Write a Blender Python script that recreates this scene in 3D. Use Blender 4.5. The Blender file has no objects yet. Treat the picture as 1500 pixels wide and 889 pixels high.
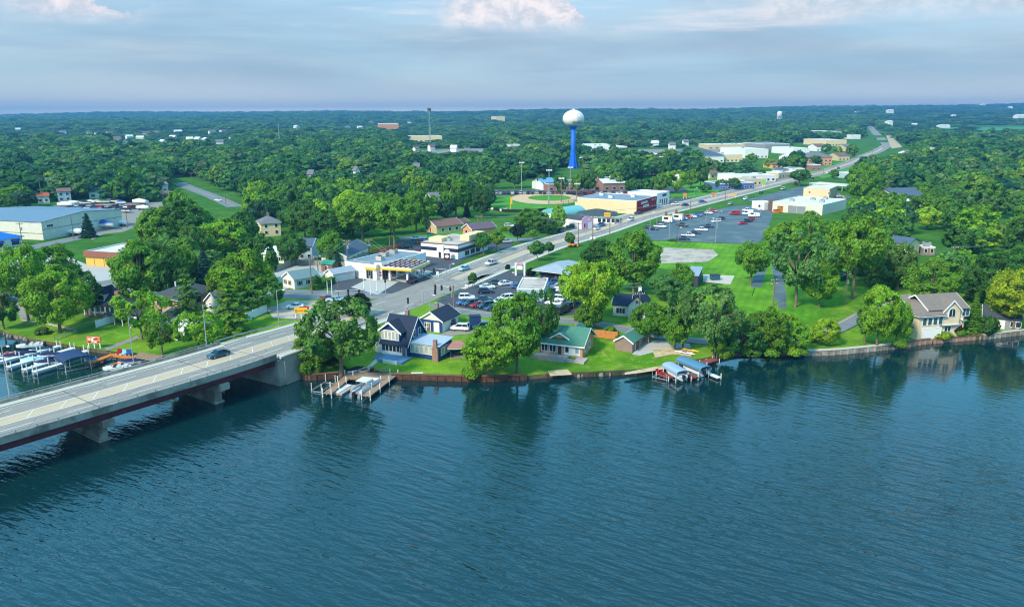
import bpy, math, random
import numpy as np
from mathutils import Vector, Matrix
random.seed(7)
SC = bpy.context.scene
COL = SC.collection
# ------------------------------------------------------------------ camera
PW, PH, FPX, CAMZ, EYE = 1500, 889, 1150.0, 54.0, 163.0
PITCH = math.atan((PH / 2 - EYE) / FPX)
ROLL = math.radians(0.2)
cam = bpy.data.cameras.new('camera')
cam.sensor_width = 36.0
cam.lens = 36.0 * FPX / PW
cam.clip_start, cam.clip_end = 1.0, 60000.0
co = bpy.data.objects.new('camera', cam)
COL.objects.link(co)
co.location = (0, 0, CAMZ)
co.rotation_mode = 'QUATERNION'
co.rotation_quaternion = (Matrix.Rotation(math.pi / 2 - PITCH, 3, 'X') @ Matrix.Rotation(-ROLL, 3, 'Z')).to_quaternion()
SC.camera = co
# ------------------------------------------------------------------ sun, sky, exposure
SUN_EL, SUN_AZ = math.radians(40), math.radians(222)      # azimuth clockwise from +Y
sd = Vector((math.sin(SUN_AZ) * math.cos(SUN_EL), math.cos(SUN_AZ) * math.cos(SUN_EL), math.sin(SUN_EL)))
sl = bpy.data.lights.new('sun', 'SUN')
sl.energy, sl.angle, sl.color = 2.35, math.radians(10), (1.0, 0.87, 0.66)
so = bpy.data.objects.new('sun', sl)
COL.objects.link(so)
so.rotation_euler = sd.to_track_quat('Z', 'Y').to_euler()
so.location = (-200, -200, 300)
SC.view_settings.view_transform = 'Standard'
SC.view_settings.look = 'None'
SC.view_settings.exposure = 1.12
SC.view_settings.gamma = 1.0
SC.cycles.use_denoising = True
SC.cycles.filter_width = 1.15
SC.cycles.max_bounces = 6
SC.cycles.diffuse_bounces = 2
SC.cycles.glossy_bounces = 3
SC.cycles.transparent_max_bounces = 8
SC.cycles.volume_bounces = 0
SC.cycles.caustics_reflective = SC.cycles.caustics_refractive = False
class NT:
 """Small node-tree helper."""
 def __init__(s, tree):
  s.t = tree
  tree.nodes.clear()
 def n(s, typ, ins=None, **props):
  nd = s.t.nodes.new(typ)
  for k, v in props.items():
   setattr(nd, k, v)
  for k, v in (ins or {}).items():
   s.put(nd.inputs[k], v)
  return nd
 def put(s, sock, v):
  if isinstance(v, bpy.types.NodeSocket):
   s.t.links.new(v, sock)
  elif isinstance(v, bpy.types.Node):
   s.t.links.new(v.outputs[0], sock)
  else:
   if isinstance(v, tuple) and sock.type == 'RGBA' and len(v) == 3:
    v = (*v, 1)
   sock.default_value = v
 def math(s, op, a, b=0.0, c=0.0, clamp=False):
  nd = s.n('ShaderNodeMath', operation=op, use_clamp=clamp)
  for i, v in enumerate((a, b, c)):
   s.put(nd.inputs[i], v)
  return nd.outputs[0]
 def mix(s, f, a, b, mode='MIX'):
  nd = s.n('ShaderNodeMix', data_type='RGBA', blend_type=mode, clamp_factor=True)
  s.put(nd.inputs[0], f)
  s.put(nd.inputs[6], a)
  s.put(nd.inputs[7], b)
  return nd.outputs[2]
 def sstep(s, x, lo, hi):
  nd = s.n('ShaderNodeMapRange', interpolation_type='SMOOTHSTEP')
  s.put(nd.inputs[0], x)
  s.put(nd.inputs[1], lo)
  s.put(nd.inputs[2], hi)
  return nd.outputs[0]
 def noise(s, vec, scale, detail=3.0, rough=0.55, dist=0.0):
  nd = s.n('ShaderNodeTexNoise', {'Scale': scale, 'Detail': detail, 'Roughness': rough, 'Distortion': dist})
  if vec is not None:
   s.put(nd.inputs['Vector'], vec)
  return nd.outputs[0]
 def mapv(s, vec, scale=(1, 1, 1), rot=(0, 0, 0), loc=(0, 0, 0)):
  nd = s.n('ShaderNodeMapping', {'Scale': scale, 'Rotation': rot, 'Location': loc})
  s.put(nd.inputs['Vector'], vec)
  return nd.outputs[0]
def S(r, g, b):
 f = lambda c: (c / 255 / 12.92) if c / 255 <= 0.04045 else ((c / 255 + 0.055) / 1.055) ** 2.4
 return (f(r), f(g), f(b))
def make_world():
 w = bpy.data.worlds.new('World')
 SC.world = w
 w.use_nodes = True
 T = NT(w.node_tree)
 sky = T.n('ShaderNodeTexSky', sky_type='NISHITA')
 sky.sun_disc = False
 sky.sun_elevation, sky.sun_rotation = SUN_EL, SUN_AZ
 sky.air_density, sky.dust_density, sky.ozone_density = 1.0, 1.5, 2.0
 gen = T.n('ShaderNodeTexCoord').outputs['Generated']
 sep = T.n('ShaderNodeSeparateXYZ', {0: gen})
 z = sep.outputs[2]
 # layered overcast: long soft banks, stretched along the horizon
 v1 = T.mapv(gen, (1.4, 1.4, 12.0), loc=(3.1, 0.4, 0.2))
 n1 = T.noise(v1, 1.6, 5, 0.6, 0.3)
 bank = T.sstep(n1, 0.34, 0.66)
 grey = T.mix(bank, (1.35, 1.85, 2.35), (1.9, 2.35, 2.7))
 grey = T.mix(T.sstep(z, 0.0, 0.05), (2.75, 2.85, 2.95), grey)
 grey = T.mix(T.sstep(z, 0.0, 0.011), (6.4, 5.6, 4.7), grey)
 grey = T.mix(T.math('MULTIPLY', T.sstep(z, 0.1, 0.3), T.math('MULTIPLY_ADD', bank, .4, .6)), grey, (1.0, 5.2, 8.2))
 cover = T.math('MULTIPLY_ADD', T.sstep(T.noise(T.mapv(gen, (1, 1, 5), loc=(7, 2, 1)), 1.7, 4, 0.55), 0.4, 0.62), 0.2, 0.78)
 cover = T.math('MULTIPLY', cover, T.math('MULTIPLY_ADD', T.sstep(z, 0.12, 0.6), -0.45, 1.0))
 col = T.mix(cover, T.mix(1.0, sky.outputs[0], (0.42, 0.72, 0.9), 'MULTIPLY'), grey)
 # thin pinkish streaks and a row of cumulus heads low in the sky
 n2 = T.noise(T.mapv(gen, (2.2, 2.2, 26), loc=(1.5, 3, 0)), 1.5, 6, 0.62, 0.2)
 streak = T.math('MULTIPLY', T.sstep(n2, 0.52, 0.72), T.sstep(z, 0.055, 0.105))
 col = T.mix(T.math('MULTIPLY', streak, 0.8), col, (3.1, 3.1, 3.3))
 nb = T.noise(T.mapv(gen, (1.0, 1.0, 0.3), loc=(0.37, 1.1, 0)), 7.0, 2, 0.5)       # how high each heap rises
 top = T.math('MULTIPLY_ADD', T.math('ADD', nb, -0.38), 0.16, 0.112)
 nd = T.noise(T.mapv(gen, (1, 1, 1.5)), 34, 6, 0.62, 0.35)
 edge = T.math('ADD', top, T.math('MULTIPLY', T.math('ADD', nd, -0.5), 0.055))
 head = T.sstep(T.math('SUBTRACT', edge, z), 0.0, 0.006)
 base = T.sstep(z, 0.086, 0.112)
 where = T.sstep(T.noise(T.mapv(gen, (1, 1, 0.2), loc=(0.23, 0.6, 0)), 3.4, 2, 0.5), 0.47, 0.58)
 heap = T.math('MULTIPLY', T.math('MULTIPLY', head, base), T.math('MULTIPLY', where, T.math('MULTIPLY_ADD', T.sstep(sep.outputs[0], 0.45, 0.12), 0.6, 0.4)))
 puff = T.mix(T.sstep(nd, 0.38, 0.62), (2.3, 2.5, 2.85), (3.7, 3.4, 3.45))
 col = T.mix(heap, col, puff)
 bg = T.n('ShaderNodeBackground', {'Color': col, 'Strength': 0.13})
 T.n('ShaderNodeOutputWorld', {'Surface': bg})
make_world()
# ------------------------------------------------------------------ survey: photo pixel -> point of the place
_r0, _f = np.array([1, 0, 0.]), np.array([0, math.cos(PITCH), -math.sin(PITCH)])
_u0 = np.array([0, math.sin(PITCH), math.cos(PITCH)])
_r = _r0 * math.cos(ROLL) - _u0 * math.sin(ROLL)
_u = _u0 * math.cos(ROLL) + _r0 * math.sin(ROLL)
def ray(px, py):
 return _r * (px - PW / 2) - _u * (py - PH / 2) + _f * FPX
def G(px, py, z=3.0):
 d = ray(px, py)
 t = (z - CAMZ) / d[2]
 return Vector((d[0] * t, d[1] * t, z))
def sm(x, a, b):
 t = min(1.0, max(0.0, (x - a) / (b - a)))
 return t * t * (3 - 2 * t)
SHORE_PX = [(-60, 478), (0, 486), (13, 493), (27, 495), (45, 500), (61, 503), (130, 515), (170, 520), (240, 526), (330, 537), (395, 547),
   (430, 552), (450, 557), (500, 553), (545, 546), (575, 555), (640, 557), (710, 559), (770, 556), (800, 553), (860, 551),
   (900, 549), (940, 546), (965, 542), (1000, 535), (1040, 528), (1080, 520), (1140, 519), (1190, 521), (1230, 519),
   (1280, 514), (1315, 510), (1345, 505), (1368, 502), (1440, 497), (1500, 490), (1560, 484)]
SHORE = [G(a, b, 0.0) for a, b in SHORE_PX]
SHX = np.array([p.x for p in SHORE])
SHY = np.array([p.y for p in SHORE])
def shore(x):
 return float(np.interp(x, SHX, SHY))
def hills(x, y):
 f = sm(y, 1300, 6300)
 if f <= 0:
  return 0.0
 a = x / max(y, 1)
 amp = np.interp(a, (-0.7, 0, 0.35, 0.7), (30, 41, 56, 84))
 n = math.sin(x * .0011 + 1.3) * math.sin(y * .0016 + .4) * 7 + math.sin(x * .0037) * 2.5
 return f * (amp + 1.7 * n * (1.0 if y < 7000 else 0.3))
def hgt(x, y):
 d = y - shore(x)
 return 0.9 + 2.1 * sm(d, 1.0, 42.0) + hills(x, y)
def gp(px, py, dz=0.0):
 z = 3.0
 if py < 205:             # long sight lines: walk out along the ray until it meets the rising land
  d = ray(px, py)
  d = d / d[1]
  y0, y1 = 400.0, None
  y = 400.0
  while y < 8300:
   if CAMZ + d[2] * y <= hgt(d[0] * y, y):
    y1 = y
    break
   y0 = y
   y *= 1.02
  y1 = y1 or 8300.0
  for _ in range(14):
   ym = (y0 + y1) / 2
   if CAMZ + d[2] * ym <= hgt(d[0] * ym, ym):
    y1 = ym
   else:
    y0 = ym
  return Vector((d[0] * y1, y1, hgt(d[0] * y1, y1) + dz))
 for _ in range(14):
  p = G(px, py, z)
  z = hgt(p.x, p.y)
 return Vector((p.x, p.y, z + dz))
def ztop(px, py, y):
 """height at which the sight line through a pixel passes the depth y"""
 d = ray(px, py)
 return CAMZ + d[2] * y / d[1]
def mpp(p):
 return (Vector(p) - Vector((0, 0, CAMZ))).dot(Vector(_f)) / FPX     # metres per photo pixel at p
# ------------------------------------------------------------------ mesh helpers
class MB:
 def __init__(s):
  s.v, s.f, s.m = [], [], []
 def add(s, vs, fs, m=0):
  o = len(s.v)
  s.v += [tuple(v) for v in vs]
  s.f += [tuple(i + o for i in f) for f in fs]
  s.m += [m] * len(fs)
  return s
 def box(s, x0, x1, y0, y1, z0, z1, m=0, M=None):
  vs = [Vector((x, y, z)) for z in (z0, z1) for y in (y0, y1) for x in (x0, x1)]
  if M:
   vs = [M @ v for v in vs]
  return s.add(vs, [(0, 2, 3, 1), (4, 5, 7, 6), (0, 1, 5, 4), (1, 3, 7, 5), (3, 2, 6, 7), (2, 0, 4, 6)], m)
 def prism(s, poly, z0, z1, m=0):
  n = len(poly)
  vs = [(p[0], p[1], z0) for p in poly] + [(p[0], p[1], z1) for p in poly]
  fs = [tuple(range(n - 1, -1, -1)), tuple(range(n, 2 * n))] + [(i, (i + 1) % n, n + (i + 1) % n, n + i) for i in range(n)]
  return s.add(vs, fs, m)
 def extr(s, prof, axis, a0, a1, m=0):
  """profile (u,z) extruded along axis: 'x' -> u is y, 'y' -> u is x"""
  n = len(prof)
  q = lambda a, p: (a, p[0], p[1]) if axis == 'x' else (p[0], a, p[1])
  vs = [q(a0, p) for p in prof] + [q(a1, p) for p in prof]
  fs = [tuple(range(n)), tuple(range(2 * n - 1, n - 1, -1))] + [(i, n + i, n + (i + 1) % n, (i + 1) % n) for i in range(n)]
  return s.add(vs, fs, m)
 def tube(s, pts, rad, n=8, m=0, cap=True):
  pts = [Vector(p) for p in pts]
  rs = rad if isinstance(rad, (list, tuple)) else [rad] * len(pts)
  rings = []
  for i, p in enumerate(pts):
   d = (pts[min(i + 1, len(pts) - 1)] - pts[max(i - 1, 0)]).normalized()
   a = Vector((0, 0, 1)) if abs(d.z) < 0.9 else Vector((1, 0, 0))
   e1 = d.cross(a).normalized()
   e2 = d.cross(e1).normalized()
   rings.append([p + (e1 * math.cos(2 * math.pi * k / n) + e2 * math.sin(2 * math.pi * k / n)) * rs[i] for k in range(n)])
  vs = [v for r_ in rings for v in r_]
  fs = []
  for i in range(len(pts) - 1):
   for k in range(n):
    fs.append((i * n + k, i * n + (k + 1) % n, (i + 1) * n + (k + 1) % n, (i + 1) * n + k))
  if cap:
   fs.append(tuple(range(n - 1, -1, -1)))
   fs.append(tuple((len(pts) - 1) * n + k for k in range(n)))
  return s.add(vs, fs, m)
 def lathe(s, prof, n=16, m=0, c=(0, 0)):
  """profile (r,z) about a vertical axis"""
  vs, fs = [], []
  for r_, z in prof:
   for k in range(n):
    a = 2 * math.pi * k / n
    vs.append((c[0] + r_ * math.cos(a), c[1] + r_ * math.sin(a), z))
  for i in range(len(prof) - 1):
   for k in range(n):
    fs.append((i * n + k, i * n + (k + 1) % n, (i + 1) * n + (k + 1) % n, (i + 1) * n + k))
  fs.append(tuple(range(n - 1, -1, -1)))
  fs.append(tuple((len(prof) - 1) * n + k for k in range(n)))
  return s.add(vs, fs, m)
 def mesh(s, name, mats, smooth=False):
  me = bpy.data.meshes.new(name)
  me.from_pydata(s.v, [], s.f)
  for m in (mats if isinstance(mats, (list, tuple)) else [mats]):
   me.materials.append(m)
  me.polygons.foreach_set('material_index', s.m)
  if smooth:
   me.polygons.foreach_set('use_smooth', [True] * len(s.f))
  me.update()
  return me
 def build(s, name, mats, parent=None, smooth=False, loc=None, rot=None, kind=None, label=None):
  return link(name, s.mesh(name, mats, smooth), parent, loc, rot, kind=kind, label=label)
def link(name, me, parent=None, loc=None, rot=None, scale=None, color=None, kind=None, label=None):
 o = bpy.data.objects.new(name, me)
 COL.objects.link(o)
 if parent:
  o.parent = parent
 if loc is not None:
  o.location = loc
 if rot is not None:
  o.rotation_euler = rot if isinstance(rot, tuple) else (0, 0, rot)
 if scale is not None:
  o.scale = scale
 if color is not None:
  o.color = (*color, 1)
 if kind:
  o['kind'] = kind
 if label:
  o['label'] = label
 return o
def tag(o, label, cat, group=None, kind=None):
 o['label'], o['category'] = label, cat
 if group:
  o['group'] = group
 if kind:
  o['kind'] = kind
 return o
def thing(name, label, cat, loc=(0, 0, 0), rot=0.0, group=None):
 return tag(link(name, None, None, loc, rot), label, cat, group)
def struct(name, mb, mats, **k):
 return mb.build(name, mats, kind='structure', **k)
# ------------------------------------------------------------------ materials
MATS = {}
def mat(name, col, rough=0.8, var=0.12, scale=0.6, metal=0.0, bump=0.0, spec=0.3, col2=None, f2=(0.45, 0.62), s2=0.15, coat=0.0, objcol=False):
 if name in MATS:
  return MATS[name]
 m = bpy.data.materials.new(name)
 m.use_nodes = True
 T = NT(m.node_tree)
 pos = T.n('ShaderNodeNewGeometry').outputs['Position']
 nz = T.noise(pos, scale, 5, 0.6)
 base = T.n('ShaderNodeObjectInfo').outputs['Color'] if objcol else (*col, 1)
 if col2 is not None:
  base = T.mix(T.sstep(T.noise(pos, s2, 4, 0.6), *f2), base, (*col2, 1))
 k = T.math('MULTIPLY_ADD', T.math('ADD', nz, -0.5), 2 * var * 1.6, 1.0)
 hv = T.n('ShaderNodeHueSaturation', {'Value': k, 'Color': base})
 p = T.n('ShaderNodeBsdfPrincipled', {'Base Color': hv.outputs[0], 'Roughness': rough, 'Metallic': metal, 'Specular IOR Level': spec, 'Coat Weight': coat})
 if bump:
  b = T.n('ShaderNodeBump', {'Strength': bump, 'Distance': 0.1, 'Height': T.noise(pos, scale * 8, 3)})
  T.put(p.inputs['Normal'], b.outputs[0])
 T.n('ShaderNodeOutputMaterial', {'Surface': p})
 MATS[name] = m
 return m
def siding(name, col, period=0.35, rough=0.75, var=0.1, vertical=False, depth=0.5):
 """clapboard or ribbed metal: shallow relief only"""
 if name in MATS:
  return MATS[name]
 m = mat(name, col, rough, var)
 T = NT.__new__(NT)
 T.t = m.node_tree
 p = next(n for n in m.node_tree.nodes if n.type == 'BSDF_PRINCIPLED')
 tc = T.n('ShaderNodeTexCoord').outputs['Object']
 sep = T.n('ShaderNodeSeparateXYZ', {0: tc})
 u = T.math('ADD', sep.outputs[0], sep.outputs[1]) if vertical else sep.outputs[2]
 fr = T.math('FRACT', T.math('DIVIDE', u, period))
 b = T.n('ShaderNodeBump', {'Strength': depth, 'Distance': 0.06, 'Height': fr})
 T.put(p.inputs['Normal'], b.outputs[0])
 return m
def brickmat(name, c1, c2, mortar, sc=1.0):
 if name in MATS:
  return MATS[name]
 m = bpy.data.materials.new(name)
 m.use_nodes = True
 T = NT(m.node_tree)
 tc = T.n('ShaderNodeTexCoord').outputs['Object']
 sep = T.n('ShaderNodeSeparateXYZ', {0: tc})
 v = T.n('ShaderNodeCombineXYZ', {0: T.math('ADD', sep.outputs[0], sep.outputs[1]), 1: sep.outputs[2]})
 b = T.n('ShaderNodeTexBrick', {'Vector': v.outputs[0], 'Color1': c1, 'Color2': c2, 'Mortar': mortar, 'Scale': sc, 'Brick Width': 0.24, 'Row Height': 0.085, 'Mortar Size': 0.01})
 nz = T.noise(tc, 0.7, 4)
 hv = T.n('ShaderNodeHueSaturation', {'Value': T.math('MULTIPLY_ADD', nz, 0.5, 0.75), 'Color': b.outputs[0]})
 p = T.n('ShaderNodeBsdfPrincipled', {'Base Color': hv.outputs[0], 'Roughness': 0.9})
 T.n('ShaderNodeOutputMaterial', {'Surface': p})
 MATS[name] = m
 return m
def leafmat(name, objcol=True, cols=None):
 """foliage: colour from the object (or from a per-instance random value), small leaf-to-leaf variation, a little light passing through"""
 m = bpy.data.materials.new(name)
 m.use_nodes = True
 T = NT(m.node_tree)
 oi = T.n('ShaderNodeObjectInfo')
 geo = T.n('ShaderNodeNewGeometry')
 pos = geo.outputs['Position']
 if objcol:
  base = oi.outputs['Color']
 else:
  cr = T.n('ShaderNodeValToRGB', {0: oi.outputs['Random']})
  el = cr.color_ramp.elements
  el[0].position, el[0].color = cols[0][0], (*cols[0][1], 1)
  el[1].position, el[1].color = cols[-1][0], (*cols[-1][1], 1)
  for p_, c in cols[1:-1]:
   e = el.new(p_)
   e.color = (*c, 1)
  base = cr.outputs[0]
 k = T.math('MULTIPLY_ADD', T.math('ADD', geo.outputs['Random Per Island'], -0.5), 0.75, 1.0)
 k = T.math('MULTIPLY', k, T.math('MULTIPLY_ADD', T.noise(pos, 0.25, 2), 0.9, 0.55))
 hue = T.math('MULTIPLY_ADD', T.math('ADD', T.noise(pos, 0.33, 2), -0.5), 0.06, 0.5)
 hv = T.n('ShaderNodeHueSaturation', {'Hue': hue, 'Value': k, 'Color': base})
 d = T.n('ShaderNodeBsdfPrincipled', {'Base Color': hv.outputs[0], 'Roughness': 0.65, 'Specular IOR Level': 0.15})
 t = T.n('ShaderNodeBsdfTranslucent', {'Color': T.mix(1.0, hv.outputs[0], (1.3, 1.25, 0.5, 1), 'MULTIPLY')})
 mx = T.n('ShaderNodeMixShader', {0: 0.44, 1: d, 2: t})
 T.n('ShaderNodeOutputMaterial', {'Surface': mx})
 MATS[name] = m
 return m
LEAF = leafmat('leaf')
BARK = mat('bark', S(120, 104, 86), 0.95, 0.35, 2.0, bump=0.4)
CONC = mat('concrete', S(162, 154, 140), 0.9, 0.2, 0.5, col2=S(124, 116, 104), s2=0.3)
WALK = mat('sidewalk_concrete', S(190, 184, 170), 0.9, 0.1, 0.6)
WHITE = mat('white_paint', S(232, 230, 224), 0.6, 0.05)
TRIM = mat('white_trim', S(236, 236, 232), 0.55, 0.03)
GLASS = mat('window_glass', S(38, 48, 60), 0.08, 0.25, 0.8, spec=0.6)
STEEL = mat('galvanised_steel', S(168, 172, 172), 0.45, 0.08, metal=0.3)
DARK = mat('dark_metal', S(38, 38, 42), 0.5, 0.1)
WOODPOLE = mat('pole_wood', S(128, 110, 92), 0.9, 0.2, 3.0)
RUBBER = mat('rubber', S(28, 28, 29), 0.85, 0.1)
PAINT = mat('road_paint', S(222, 220, 210), 0.7, 0.12, 1.5)
YPAINT = mat('yellow_road_paint', S(214, 178, 70), 0.7, 0.12, 1.5)
# ------------------------------------------------------------------ setting: ground, water, roads
def streakmat(name, col, rot, var=0.1, col2=None, crack=0.0):
 """worn road surface: blotches plus long streaks along the driving direction"""
 m = bpy.data.materials.new(name)
 m.use_nodes = True
 T = NT(m.node_tree)
 pos = T.n('ShaderNodeNewGeometry').outputs['Position']
 st = T.noise(T.mapv(T.mapv(pos, rot=(0, 0, -rot)), (0.035, 1.1, 1)), 1.0, 4, 0.6)
 bl = T.noise(pos, 0.12, 5, 0.65)
 fine = T.noise(pos, 1.7, 4, 0.7)
 k = T.math('ADD', T.math('MULTIPLY_ADD', st, var * 3.2, 1 - var * 1.6), T.math('ADD', T.math('MULTIPLY_ADD', bl, var * 2, -var), T.math('MULTIPLY_ADD', fine, var * 1.5, -var * .75)))
 base = (*col, 1)
 if col2:
  base = T.mix(T.sstep(bl, 0.45, 0.62), base, (*col2, 1))
 hv = T.n('ShaderNodeHueSaturation', {'Value': k, 'Color': base})
 c = hv.outputs[0]
 if crack:
  vo = T.n('ShaderNodeTexVoronoi', {'Vector': T.mapv(T.mapv(pos, rot=(0, 0, -rot)), (0.1, 0.28, 1)), 'Scale': 1.0}, feature='DISTANCE_TO_EDGE')
  c = T.mix(T.math('MULTIPLY', T.math('SUBTRACT', 1.0, T.sstep(vo.outputs['Distance'], 0.0, 0.02)), crack), c, (0.05, 0.05, 0.05, 1))
 p = T.n('ShaderNodeBsdfPrincipled', {'Base Color': c, 'Roughness': 0.85, 'Specular IOR Level': 0.25})
 T.n('ShaderNodeOutputMaterial', {'Surface': p})
 MATS[name] = m
 return m
RDANG = math.atan2(0.83, 0.56)
ROADM = streakmat('worn_concrete_road', S(142, 136, 128), RDANG, 0.2, crack=0.4)
MEDM = streakmat('median_concrete', S(188, 168, 142), RDANG, 0.14)
STREETM = streakmat('street_asphalt', S(120, 124, 128), -0.4, 0.09, crack=0.2)
LOTM = streakmat('dark_lot_asphalt', S(74, 77, 84), 0.3, 0.10, crack=0.2)
BLUELOT = streakmat('blue_grey_lot_asphalt', S(82, 100, 108), RDANG, 0.13, col2=S(100, 112, 114))
OLDLOT = streakmat('faded_lot_asphalt', S(140, 134, 126), -0.5, 0.11, crack=0.3)
GRAVEL = mat('gravel', S(182, 170, 156), 0.95, 0.22, 0.9, col2=S(150, 140, 126), s2=0.2)
PALE = streakmat('pale_concrete_lot', S(176, 174, 168), 0.2, 0.08)
SAND = mat('sand', S(196, 172, 140), 0.95, 0.2, 0.7, col2=S(150, 150, 96), s2=0.3, f2=(0.5, 0.6))
PLANK = mat('weathered_plank', S(156, 128, 106), 0.9, 0.3, 1.2)
RUST = mat('rusty_steel', S(98, 64, 48), 0.8, 0.4, 1.2, col2=S(70, 52, 44), s2=0.5)
def grassmat(name, c1, c2, c3, stripes=None):
 m = bpy.data.materials.new(name)
 m.use_nodes = True
 T = NT(m.node_tree)
 pos = T.n('ShaderNodeNewGeometry').outputs['Position']
 a = T.noise(pos, 0.06, 5, 0.65)
 b = T.noise(pos, 0.5, 5, 0.7)
 c = T.mix(T.sstep(a, 0.42, 0.6), (*c1, 1), (*c2, 1))
 c = T.mix(T.math('MULTIPLY', T.sstep(b, 0.5, 0.68), 0.75), c, (*c3, 1))
 k = T.math('MULTIPLY', T.math('MULTIPLY_ADD', T.noise(pos, 2.5, 4, 0.75), 0.9, 0.55), T.math('MULTIPLY_ADD', T.noise(pos, 0.11, 5, 0.6), 0.9, 0.55))
 if stripes is not None:
  sp = T.n('ShaderNodeSeparateXYZ', {0: T.mapv(pos, rot=(0, 0, -stripes))})
  w = T.math('SINE', T.math('MULTIPLY', sp.outputs[1], 2.6))
  k = T.math('MULTIPLY', k, T.math('MULTIPLY_ADD', w, 0.07, 1.0))
 hv = T.n('ShaderNodeHueSaturation', {'Value': k, 'Color': c})
 p = T.n('ShaderNodeBsdfPrincipled', {'Base Color': hv.outputs[0], 'Roughness': 0.9, 'Specular IOR Level': 0.1})
 bp = T.n('ShaderNodeBump', {'Strength': 0.6, 'Distance': 0.15, 'Height': T.noise(pos, 3.0, 4)})
 T.put(p.inputs['Normal'], bp.outputs[0])
 T.n('ShaderNodeOutputMaterial', {'Surface': p})
 MATS[name] = m
 return m
LAWN = grassmat('lawn', S(76, 124, 18), S(108, 146, 28), S(142, 148, 66))
GRASS = grassmat('rough_grass', S(50, 100, 22), S(66, 112, 28), S(96, 118, 50))
FIELD = grassmat('field_grass', S(70, 134, 40), S(84, 142, 46), S(108, 146, 60))
MOWN = grassmat('mown_lawn', S(74, 130, 20), S(98, 148, 28), S(122, 146, 52), stripes=math.radians(68))
DIRT = mat('bank_soil', S(92, 76, 58), 0.95, 0.3, 0.8, col2=S(60, 70, 36), s2=0.4)
xs = set(np.round(np.arange(-262, 262, 2.5), 2)) | set(float(round(v, 2)) for v in SHX)
xs |= set(np.arange(-1000, -262, 18.)) | set(np.arange(262, 1200, 18.))
g = 1200.
while g < 9000:
 xs |= {g, -g + 180}
 g *= 1.06
 g += 40
xs = sorted(x for x in xs)
ds = [0, .35, 1, 2, 3.5] + list(np.arange(6, 46, 3.)) + [52, 60, 72, 88, 110, 140, 180, 230, 300, 400, 550, 750, 1000]
ds += list(np.arange(1250, 7001, 250)) + [7600, 8500]
mb = MB()
nx, nd = len(xs), len(ds)
for x in xs:
 ys = shore(x)
 mb.v.append((x, ys, -2.0))
 for d in ds:
  z = hgt(x, ys + d) if ys + d < 7000 else hgt(x, 7000)
  mb.v.append((x, ys + d, z))
st = nd + 1
for i in range(nx - 1):
 for j in range(nd):
  mb.f.append((i * st + j, (i + 1) * st + j, (i + 1) * st + j + 1, i * st + j + 1))
  mb.m.append(1 if j == 0 else 0 if ds[j] < 62 and -150 < xs[i] < 150 else 2)
struct('ground', mb, [LAWN, DIRT, GRASS], smooth=True)
def watermat():
 m = bpy.data.materials.new('lake_water')
 m.use_nodes = True
 T = NT(m.node_tree)
 pos = T.n('ShaderNodeNewGeometry').outputs['Position']
 # wind ripples: crests run obliquely across the lake, with a second set crossing and calm patches between
 w0 = T.noise(T.mapv(T.mapv(pos, rot=(0, 0, math.radians(38))), (0.2, 1.0, 1)), 0.72, 1.5, 0.5, 0.25)
 w1 = T.noise(T.mapv(T.mapv(pos, rot=(0, 0, math.radians(24))), (0.24, 1.0, 1)), 1.4, 2, 0.5, 0.25)
 w2 = T.noise(T.mapv(T.mapv(pos, rot=(0, 0, math.radians(58))), (0.35, 1.0, 1)), 2.9, 2, 0.55, 0.2)
 h = T.math('ADD', T.math('MULTIPLY', w0, 0.6), T.math('ADD', T.math('MULTIPLY', w1, 0.34), T.math('MULTIPLY', w2, 0.12)))
 calm = T.sstep(T.noise(pos, 0.022, 3, 0.5), 0.3, 0.62)
 sp = T.n('ShaderNodeSeparateXYZ', {0: pos})
 lee = T.sstep(sp.outputs[1], 152.0, 88.0)             # sheltered under the bank
 amp = T.math('MULTIPLY', T.math('MULTIPLY_ADD', calm, 0.4, 0.6), T.math('MULTIPLY_ADD', lee, 0.88, 0.12))
 b = T.n('ShaderNodeBump', {'Strength': amp, 'Distance': 0.62, 'Height': h})
 c = T.mix(T.noise(pos, 0.03, 3, 0.6), (0.002, 0.022, 0.026, 1), (0.003, 0.03, 0.036, 1))
 p = T.n('ShaderNodeBsdfPrincipled', {'Base Color': c, 'Roughness': 0.07, 'IOR': 1.4, 'Specular IOR Level': 1.0, 'Normal': b.outputs[0]})
 T.n('ShaderNodeOutputMaterial', {'Surface': p})
 return m
mb = MB()
mb.add([(-9000, -4000, 0), (9000, -4000, 0), (9000, 420, 0), (-9000, 420, 0)], [(0, 1, 2, 3)])
WATERM = watermat()
struct('lake_water', mb, WATERM)
# ---- occupancy raster (4 m cells) so that scattered trees keep off roads, lots and buildings
OX0, OY0, OCS = -2200.0, 90.0, 4.0
OCC = np.zeros((800, 1100), bool)           # [iy, ix]
_gx = OX0 + OCS * (np.arange(1100) + .5)
_gy = OY0 + OCS * (np.arange(800) + .5)
_GX, _GY = np.meshgrid(_gx, _gy)
def occ(poly):
 p = np.array([(q[0], q[1]) for q in poly])
 x0, y0 = p.min(0)
 x1, y1 = p.max(0)
 sel = (_GX >= x0 - 3) & (_GX <= x1 + 3) & (_GY >= y0 - 3) & (_GY <= y1 + 3)
 X, Y = _GX[sel], _GY[sel]
 ins = np.zeros(X.shape, bool)
 j = len(p) - 1
 for i in range(len(p)):
  c = ((p[i, 1] > Y) != (p[j, 1] > Y)) & (X < (p[j, 0] - p[i, 0]) * (Y - p[i, 1]) / (p[j, 1] - p[i, 1] + 1e-12) + p[i, 0])
  ins ^= c
  j = i
 OCC[sel] |= ins
def is_occ(x, y):
 i, j = int((y - OY0) / OCS), int((x - OX0) / OCS)
 return 0 <= i < 800 and 0 <= j < 1100 and bool(OCC[i, j])
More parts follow.
